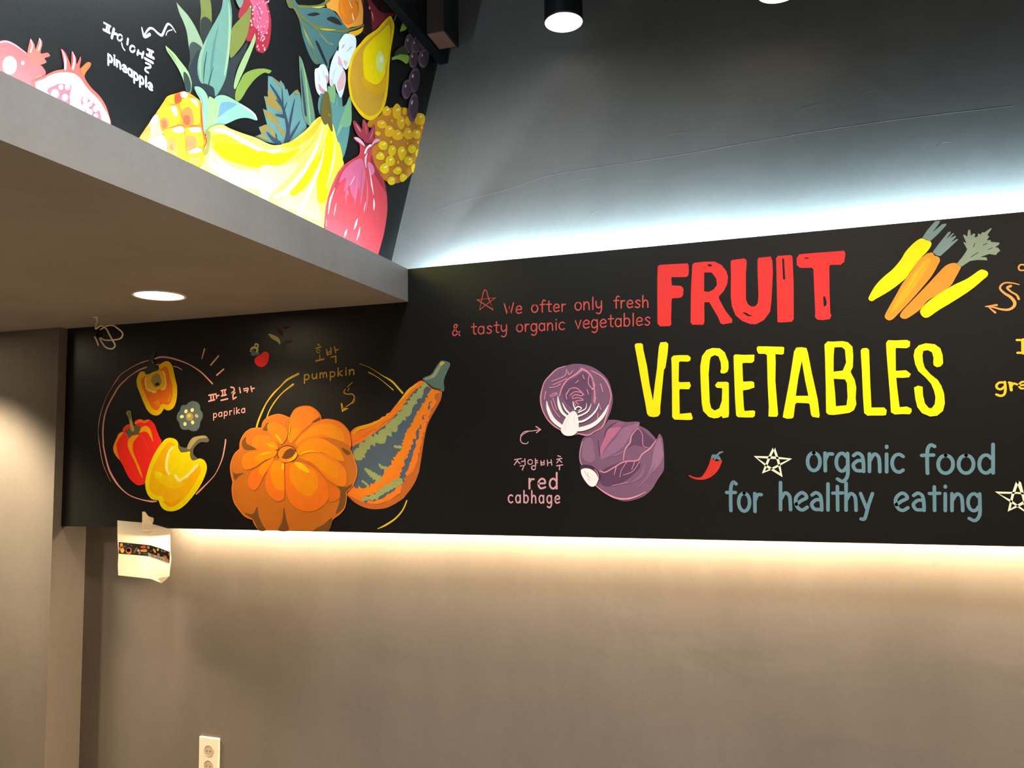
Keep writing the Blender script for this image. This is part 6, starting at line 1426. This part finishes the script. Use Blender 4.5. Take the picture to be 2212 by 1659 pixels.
  ('F',160,44,56,[[28983,28008,29151,27737,29663,27413,30100,27136,30278,26769,29663,26995,28984,27350,28818,27703]]),
  ('F',176,54,62,[[26659,26634,27246,27109,27779,27455,27247,26914,26662,26253,26099,25578,25826,25232,26096,25953]]),
  ('F',212,98,132,[[28013,27499,27246,27070,26588,26457,26307,25908,26807,26301,26666,25681,27029,26065,27254,25787,27557,25646,27862,26253,27982,25538,28255,26378,28412,27034,28251,27382]]),
  ('F',220,122,158,[[28573,27535,28984,27597,29194,27338,28819,27089]]),
  ('S',218,110,140,[[27782,26782,27632,25944,27482,25351]],[22,110,22]),
  ('S',218,110,140,[[28493,26940,28576,26158,28417,25426]],[23,114,23]),
  ('S',218,110,140,[[27027,26296,26848,25699,26814,25230]],[21,106,21]),
  ('S',190,70,90,[[28133,27140,28018,26303,27943,25486]],[22,67,22]),
  ('S',250,216,226,[[28737,27306,28919,26754,29086,26336]],[23,128,35]),
  ('S',250,216,226,[[29111,26138,29137,25921,29104,25665]],[47,152,59]),
  ('S',250,216,226,[[25995,25620,25658,25033,25535,24483]],[20,110,30]),
  ('S',250,216,226,[[26083,25031,26002,24765,25929,24540]],[20,51,20]),
  ('S',250,216,226,[[27752,24920,27600,24643,27450,24389]],[22,131,22]),
  ('S',250,216,226,[[27947,24619,27832,24314,27657,23996]],[22,99,22]),
  ('S',250,216,226,[[26909,24264,26787,24042,26679,23882]],[21,105,21]),
  ('S',250,216,226,[[26972,25796,26958,25638]],[32,21]),
  ('S',250,216,226,[[27514,26593,27326,26355,27140,26100]],[16,43,16]),
  ('S',250,216,226,[[28400,25802,28321,25558,28242,25316]],[17,56,17]),
  ('S',250,216,226,[[25364,24234,25381,23966]],[15,20]),
  ('S',250,216,226,[[28531,27907,28370,27585,28428,27282]],[23,137,57])],
  [('crown','dark pink onion neck',[('F',92,22,34,[[28168,28441,28816,28606,28899,28473,28571,28268,28248,28188]]),
  ('F',158,54,66,[[27349,28808,27540,28876,28087,28733,28128,28365,27697,28381,27427,28593]]),
  ('F',158,54,66,[[28165,29217,28487,29176,28651,28913,28652,28421,28168,28360,28087,28814]]),
  ('F',158,54,66,[[29124,29397,29192,29165,28999,28634,28570,28390,28667,28796]]),
  ('S',224,140,152,[[27540,28777,27773,28690,27993,28615]],[22,89,22]),
  ('S',198,88,104,[[28229,29174,28407,28939,28448,28670]],[23,126,34]),
  ('S',206,110,126,[[29082,29164,28899,28844,28693,28559]],[23,70,23]),
  ('F',248,234,240,[[28250,27805,28409,28086,28734,28370,28916,28376,28571,28125,28410,27863]]),
  ('F',242,190,200,[[27429,28167,27775,28291,28168,28239,28288,28122,27932,28110,27621,28113]]),
  ('F',236,168,182,[[29680,28892,29319,28839,28982,28545,28899,28349,29150,28566]])])]),
]
paint_art(MAIN_ART, Painter(lambda x, z, d: Vector((x, YP - d, z))), mural)

fruit = empty('mural_board', (XM, 1.8, ZS + 0.02), 'black upper wall board painted with tropical fruit above the soffit', 'mural')
bm = bmesh.new()
ya, yb = YB + (2.18 - ZL) / SLOPE, YB + (3.6 - ZL) / SLOPE
ol = [(-2.2, 2.18), (YP - 0.005, 2.18), (YP - 0.005, 2.302), (YB + (2.302 - ZL) / SLOPE, 2.302), (yb, 3.6), (-2.2, 3.6)]
fr = [bm.verts.new((XM, y, z)) for y, z in ol]; bk = [bm.verts.new((XM - 0.012, y, z)) for y, z in ol]
bm.faces.new(fr); bm.faces.new(bk[::-1])
for i in range(6): bm.faces.new((fr[i], bk[i], bk[(i + 1) % 6], fr[(i + 1) % 6]))
bmesh.ops.recalc_face_normals(bm, faces=bm.faces)
link('board', bm, BOARD_M, fruit)
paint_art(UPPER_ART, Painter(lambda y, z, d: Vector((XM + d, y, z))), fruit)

# ------------------------------------------------------------------ taped paper sheet
PAP = {'grid': [[(-2.8528, 2.895, 1.2549), (-2.779, 2.893, 1.2504), (-2.7088, 2.892, 1.2473), (-2.657, 2.89, 1.2433), (-2.6092, 2.892, 1.2328), (-2.5687, 2.895, 1.2221), (-2.5569, 2.895, 1.2125)], [(-2.8488, 2.893, 1.2061), (-2.7747, 2.89, 1.2053), (-2.7037, 2.888, 1.2043), (-2.6536, 2.886, 1.2005), (-2.6044, 2.888, 1.1914), (-2.565, 2.892, 1.182), (-2.553, 2.893, 1.1797)], [(-2.8448, 2.892, 1.1561), (-2.7711, 2.888, 1.1557), (-2.6984, 2.884, 1.1541), (-2.6484, 2.882, 1.1506), (-2.6011, 2.886, 1.1402), (-2.5626, 2.891, 1.1271), (-2.5497, 2.892, 1.1225)], [(-2.8393, 2.893, 1.1048), (-2.7694, 2.888, 1.1048), (-2.6967, 2.884, 1.1024), (-2.645, 2.88, 1.0987), (-2.5978, 2.884, 1.0868), (-2.5585, 2.888, 1.0752), (-2.5436, 2.892, 1.0897)], [(-2.8413, 2.893, 1.0535), (-2.7687, 2.889, 1.0526), (-2.6961, 2.885, 1.0506), (-2.6435, 2.88, 1.0481), (-2.6007, 2.882, 1.0383), (-2.5677, 2.886, 1.0339), (-2.5492, 2.892, 1.0507)], [(-2.8365, 2.892, 1.009), (-2.7672, 2.889, 1.0064), (-2.6956, 2.886, 1.0038), (-2.6406, 2.88, 1.0019), (-2.5819, 2.878, 0.9862), (-2.5661, 2.882, 0.9982), (-2.5496, 2.89, 1.017)]], 'curl': [(-2.6017, 2.8775, 1.0049), (-2.5787, 2.8745, 0.9864), (-2.5578, 2.876, 1.0019), (-2.5443, 2.884, 1.0181), (-2.5575, 2.882, 1.0135), (-2.579, 2.879, 1.0115)], 'tape': [(-2.7164, 2.8985, 1.2953), (-2.7007, 2.8985, 1.2959), (-2.6814, 2.8985, 1.2757), (-2.6516, 2.8985, 1.2681), (-2.6512, 2.8985, 1.255), (-2.6585, 2.8985, 1.2388), (-2.6443, 2.8865, 1.2154), (-2.6556, 2.8865, 1.2004), (-2.7024, 2.8865, 1.2094), (-2.7055, 2.8865, 1.2292), (-2.7065, 2.8895, 1.2488)], 'band': [[(-2.8382, 2.891, 1.1583), (-2.7701, 2.887, 1.1553), (-2.6973, 2.883, 1.1518), (-2.647, 2.8805, 1.1491), (-2.5997, 2.8845, 1.1368), (-2.5503, 2.89, 1.1215)], [(-2.8364, 2.891, 1.1058), (-2.7684, 2.887, 1.1042), (-2.6958, 2.883, 1.1018), (-2.6455, 2.8805, 1.0981), (-2.5982, 2.8845, 1.0848), (-2.551, 2.89, 1.0703)]], 'print': [((216, 160, 64), [(-2.8118, 2.8892, 1.1459), (-2.8144, 2.8892, 1.1518), (-2.8203, 2.8892, 1.1542), (-2.8261, 2.8892, 1.1516), (-2.8283, 2.8892, 1.1455), (-2.8257, 2.8892, 1.1396), (-2.8198, 2.8892, 1.1372), (-2.814, 2.8892, 1.1398)]), ((200, 90, 58), [(-2.8219, 2.8898, 1.1294), (-2.8242, 2.8898, 1.1353), (-2.8292, 2.8898, 1.1377), (-2.8341, 2.8898, 1.1351), (-2.8359, 2.8898, 1.129), (-2.8337, 2.8898, 1.1231), (-2.8286, 2.8898, 1.1207), (-2.8238, 2.8898, 1.1233)]), ((232, 176, 64), [(-2.8021, 2.8889, 1.1212), (-2.8057, 2.8889, 1.1289), (-2.8139, 2.8889, 1.1319), (-2.8218, 2.8889, 1.1285), (-2.8249, 2.8889, 1.1206), (-2.8213, 2.8889, 1.113), (-2.8131, 2.8889, 1.11), (-2.8052, 2.8889, 1.1134)]), ((138, 136, 120), [(-2.8045, 2.8886, 1.1349), (-2.8058, 2.8886, 1.137), (-2.809, 2.8886, 1.1378), (-2.8121, 2.8886, 1.1369), (-2.8133, 2.8886, 1.1347), (-2.812, 2.8886, 1.1326), (-2.8088, 2.8886, 1.1318), (-2.8057, 2.8886, 1.1328)]), ((216, 120, 64), [(-2.7537, 2.8865, 1.121), (-2.7598, 2.8865, 1.1314), (-2.7737, 2.8865, 1.1354), (-2.7874, 2.8865, 1.1307), (-2.7928, 2.8865, 1.12), (-2.7867, 2.8865, 1.1096), (-2.7727, 2.8865, 1.1056), (-2.7591, 2.8865, 1.1104)]), ((232, 144, 72), [(-2.7639, 2.8865, 1.1238), (-2.7678, 2.8865, 1.13), (-2.7768, 2.8865, 1.1324), (-2.7856, 2.8865, 1.1295), (-2.7891, 2.8865, 1.1231), (-2.7852, 2.8865, 1.1169), (-2.7762, 2.8865, 1.1145), (-2.7674, 2.8865, 1.1173)]), ((106, 112, 72), [(-2.7297, 2.8844, 1.1224), (-2.7244, 2.8844, 1.1333), (-2.7254, 2.8844, 1.1391), (-2.7321, 2.8844, 1.1366), (-2.7407, 2.8844, 1.1271), (-2.7461, 2.8844, 1.1162), (-2.7451, 2.8844, 1.1103), (-2.7383, 2.8844, 1.1129)]), ((224, 168, 176), [(-2.7112, 2.8834, 1.1242), (-2.7134, 2.8834, 1.1287), (-2.7183, 2.8834, 1.1305), (-2.7231, 2.8834, 1.1285), (-2.7249, 2.8834, 1.1239), (-2.7228, 2.8834, 1.1194), (-2.7179, 2.8834, 1.1177), (-2.7131, 2.8834, 1.1197)]), ((176, 112, 140), [(-2.7037, 2.8831, 1.1129), (-2.706, 2.8831, 1.1177), (-2.7113, 2.8831, 1.1196), (-2.7166, 2.8831, 1.1174), (-2.7186, 2.8831, 1.1125), (-2.7163, 2.8831, 1.1077), (-2.7109, 2.8831, 1.1058), (-2.7057, 2.8831, 1.108)]), ((216, 96, 80), [(-2.6736, 2.8819, 1.1409), (-2.6785, 2.8819, 1.1453), (-2.6899, 2.8819, 1.1469), (-2.7013, 2.8819, 1.1448), (-2.7059, 2.8819, 1.1401), (-2.701, 2.8819, 1.1357), (-2.6895, 2.8819, 1.1341), (-2.6782, 2.8819, 1.1363)]), ((224, 176, 64), [(-2.6568, 2.8816, 1.1251), (-2.6645, 2.8816, 1.1295), (-2.6829, 2.8816, 1.1309), (-2.7013, 2.8816, 1.1285), (-2.7088, 2.8816, 1.1238), (-2.701, 2.8816, 1.1195), (-2.6825, 2.8816, 1.1181), (-2.6642, 2.8816, 1.1204)]), ((200, 150, 60), [(-2.6525, 2.8804, 1.1396), (-2.655, 2.8804, 1.1441), (-2.6607, 2.8804, 1.1458), (-2.6663, 2.8804, 1.1438), (-2.6685, 2.8804, 1.1392), (-2.666, 2.8804, 1.1348), (-2.6603, 2.8804, 1.133), (-2.6547, 2.8804, 1.1351)]), ((232, 192, 64), [(-2.6223, 2.8813, 1.1278), (-2.6289, 2.8813, 1.1339), (-2.6344, 2.8813, 1.135), (-2.6355, 2.8813, 1.1306), (-2.6317, 2.8813, 1.1231), (-2.6252, 2.8813, 1.117), (-2.6197, 2.8813, 1.1159), (-2.6185, 2.8813, 1.1203)]), ((232, 216, 152), [(-2.604, 2.8827, 1.1308), (-2.6059, 2.8827, 1.1349), (-2.6103, 2.8827, 1.1365), (-2.6146, 2.8827, 1.1346), (-2.6162, 2.8827, 1.1304), (-2.6143, 2.8827, 1.1263), (-2.6099, 2.8827, 1.1247), (-2.6057, 2.8827, 1.1266)]), ((192, 144, 152), [(-2.5998, 2.883, 1.1095), (-2.6043, 2.883, 1.1143), (-2.6098, 2.883, 1.1152), (-2.6131, 2.883, 1.1115), (-2.6123, 2.883, 1.1054), (-2.6078, 2.883, 1.1006), (-2.6023, 2.883, 1.0997), (-2.5989, 2.883, 1.1034)]), ((200, 120, 80), [(-2.636, 2.8802, 1.108), (-2.6436, 2.8802, 1.1132), (-2.6486, 2.8802, 1.1141), (-2.6481, 2.8802, 1.11), (-2.6425, 2.8802, 1.1034), (-2.6349, 2.8802, 1.0981), (-2.6299, 2.8802, 1.0973), (-2.6304, 2.8802, 1.1014)]), ((152, 144, 128), [(-2.5869, 2.8846, 1.1266), (-2.5901, 2.8846, 1.1308), (-2.5934, 2.8846, 1.1318), (-2.5949, 2.8846, 1.1292), (-2.5937, 2.8846, 1.1244), (-2.5905, 2.8846, 1.1202), (-2.5872, 2.8846, 1.1192), (-2.5857, 2.8846, 1.1218)]), ((122, 138, 122), [(-2.5691, 2.8862, 1.1239), (-2.5713, 2.8862, 1.1269), (-2.5765, 2.8862, 1.1281), (-2.5817, 2.8862, 1.1267), (-2.5837, 2.8862, 1.1235), (-2.5815, 2.8862, 1.1205), (-2.5763, 2.8862, 1.1193), (-2.5712, 2.8862, 1.1207)]), ((224, 144, 56), [(-2.5617, 2.8867, 1.0924), (-2.5648, 2.8867, 1.1016), (-2.5718, 2.8867, 1.1052), (-2.5785, 2.8867, 1.1012), (-2.5811, 2.8867, 1.0918), (-2.578, 2.8867, 1.0826), (-2.571, 2.8867, 1.0789), (-2.5643, 2.8867, 1.083)]), ((192, 90, 72), [(-2.5492, 2.8887, 1.1131), (-2.5508, 2.8887, 1.1193), (-2.5543, 2.8887, 1.1218), (-2.5576, 2.8887, 1.1191), (-2.5589, 2.8887, 1.1129), (-2.5573, 2.8887, 1.1067), (-2.5538, 2.8887, 1.1043), (-2.5504, 2.8887, 1.1069)]), ((200, 106, 80), [(-2.5504, 2.8884, 1.0803), (-2.5522, 2.8884, 1.0851), (-2.5561, 2.8884, 1.0869), (-2.5599, 2.8884, 1.0848), (-2.5614, 2.8884, 1.08), (-2.5596, 2.8884, 1.0752), (-2.5557, 2.8884, 1.0733), (-2.5519, 2.8884, 1.0754)]), ((160, 104, 88), [(-2.5738, 2.8859, 1.1043), (-2.5753, 2.8859, 1.107), (-2.5787, 2.8859, 1.1081), (-2.5822, 2.8859, 1.1068), (-2.5835, 2.8859, 1.104), (-2.582, 2.8859, 1.1013), (-2.5785, 2.8859, 1.1003), (-2.5751, 2.8859, 1.1015)]), ((95, 122, 112), [(-2.651, 2.8811, 1.1117), (-2.6573, 2.8811, 1.1132), (-2.6725, 2.8811, 1.114), (-2.6879, 2.8811, 1.1136), (-2.6943, 2.8811, 1.1123), (-2.688, 2.8811, 1.1108), (-2.6727, 2.8811, 1.11), (-2.6574, 2.8811, 1.1104)]), ((95, 122, 112), [(-2.6507, 2.8809, 1.104), (-2.656, 2.8809, 1.1054), (-2.669, 2.8809, 1.1065), (-2.6821, 2.8809, 1.1065), (-2.6877, 2.8809, 1.1055), (-2.6823, 2.8809, 1.1041), (-2.6693, 2.8809, 1.103), (-2.6562, 2.8809, 1.103)]), ((138, 138, 112), [(-2.5964, 2.8833, 1.0918), (-2.5981, 2.8833, 1.0938), (-2.602, 2.8833, 1.0946), (-2.6058, 2.8833, 1.0936), (-2.6074, 2.8833, 1.0915), (-2.6057, 2.8833, 1.0895), (-2.6018, 2.8833, 1.0887), (-2.598, 2.8833, 1.0897)]), ((128, 120, 104), [(-2.6085, 2.8824, 1.0965), (-2.61, 2.8824, 1.0982), (-2.6134, 2.8824, 1.0988), (-2.6169, 2.8824, 1.098), (-2.6183, 2.8824, 1.0962), (-2.6168, 2.8824, 1.0945), (-2.6133, 2.8824, 1.0939), (-2.6099, 2.8824, 1.0947)]), ((138, 132, 120), [(-2.5844, 2.8846, 1.0895), (-2.5859, 2.8846, 1.0916), (-2.5894, 2.8846, 1.0923), (-2.5928, 2.8846, 1.0914), (-2.5942, 2.8846, 1.0893), (-2.5927, 2.8846, 1.0872), (-2.5892, 2.8846, 1.0865), (-2.5858, 2.8846, 1.0874)]), ((152, 136, 128), [(-2.7908, 2.888, 1.1394), (-2.7931, 2.888, 1.1405), (-2.7988, 2.888, 1.1413), (-2.8047, 2.888, 1.1415), (-2.8072, 2.888, 1.1408), (-2.8049, 2.888, 1.1397), (-2.7992, 2.888, 1.1389), (-2.7933, 2.888, 1.1387)]), ((160, 144, 112), [(-2.7531, 2.8857, 1.1435), (-2.7545, 2.8857, 1.1448), (-2.7585, 2.8857, 1.1463), (-2.7629, 2.8857, 1.147), (-2.765, 2.8857, 1.1466), (-2.7636, 2.8857, 1.1453), (-2.7595, 2.8857, 1.1439), (-2.7552, 2.8857, 1.1431)]), ((112, 112, 112), [(-2.7744, 2.8868, 1.153), (-2.777, 2.8868, 1.1538), (-2.7809, 2.8868, 1.1528), (-2.7838, 2.8868, 1.1505), (-2.7841, 2.8868, 1.1483), (-2.7815, 2.8868, 1.1475), (-2.7776, 2.8868, 1.1486), (-2.7746, 2.8868, 1.1508)]), ((138, 128, 96), [(-2.6388, 2.8798, 1.1226), (-2.6399, 2.8798, 1.124), (-2.6435, 2.8798, 1.1254), (-2.6474, 2.8798, 1.1259), (-2.6493, 2.8798, 1.1253), (-2.6482, 2.8798, 1.1239), (-2.6447, 2.8798, 1.1226), (-2.6408, 2.8798, 1.122)]), ((112, 72, 88), [(-2.5655, 2.8868, 1.119), (-2.566, 2.8868, 1.1212), (-2.5694, 2.8868, 1.1235), (-2.5736, 2.8868, 1.1245), (-2.5762, 2.8868, 1.1236), (-2.5756, 2.8868, 1.1214), (-2.5723, 2.8868, 1.1192), (-2.5681, 2.8868, 1.1182)])]}
pm = bpy.data.materials.new('paper'); pm.use_nodes = True
nt = pm.node_tree; b = nt.nodes['Principled BSDF']; b.inputs['Base Color'].default_value = (0.84, 0.80, 0.70, 1); b.inputs['Roughness'].default_value = 0.8
tr = nt.nodes.new('ShaderNodeBsdfTranslucent'); tr.inputs[0].default_value = (0.85, 0.78, 0.62, 1)
mxs = nt.nodes.new('ShaderNodeMixShader'); mxs.inputs[0].default_value = 0.45
nt.links.new(b.outputs[0], mxs.inputs[1]); nt.links.new(tr.outputs[0], mxs.inputs[2]); nt.links.new(mxs.outputs[0], nt.nodes['Material Output'].inputs[0])
ps = empty('paper_sheet', (-2.69, 2.89, 0.99), 'creased white printout taped to the lower edge of the mural board', 'paper')
bm = bmesh.new()
g = [[bm.verts.new(p) for p in row] for row in PAP['grid']]
for r0, r1 in zip(g, g[1:]):
    for i in range(len(r0) - 1): 
        f = bm.faces.new((r0[i], r1[i], r1[i + 1], r0[i + 1]))
link('sheet', bm, pm, ps)
bm = bmesh.new()
vs = [bm.verts.new(p) for p in PAP['curl']]; bm.faces.new(vs)
link('folded_corner', bm, mat('paper_fold', (0.62, 0.52, 0.42), rough=0.8, var=0.04), ps)
bm = bmesh.new()
vs = [bm.verts.new(p) for p in PAP['tape']]; bm.faces.new(vs)
o = link('masking_tape', bm, mat('masking_tape', (0.72, 0.58, 0.40), rough=0.7, var=0.08), ps); o['label'] = 'torn piece of beige masking tape'
bm = bmesh.new()
rows = PAP['band']
gv = [[bm.verts.new(p) for p in r] for r in rows]
for i in range(len(gv[0]) - 1): bm.faces.new((gv[1][i], gv[1][i + 1], gv[0][i + 1], gv[0][i]))
pb = link('printed_band', bm, mat('print_black', (0.02, 0.013, 0.010), rough=0.6), ps); pb['label'] = 'black printed strip with a tiny copy of the mural'
bm = bmesh.new(); mm = []
for col, pts in PAP['print']:
    if col not in mm: mm.append(col)
    f = bm.faces.new([bm.verts.new(p) for p in pts]); f.material_index = mm.index(col)
o = link('printed_picture', bm, [paint(c) for c in mm]); o.parent = pb
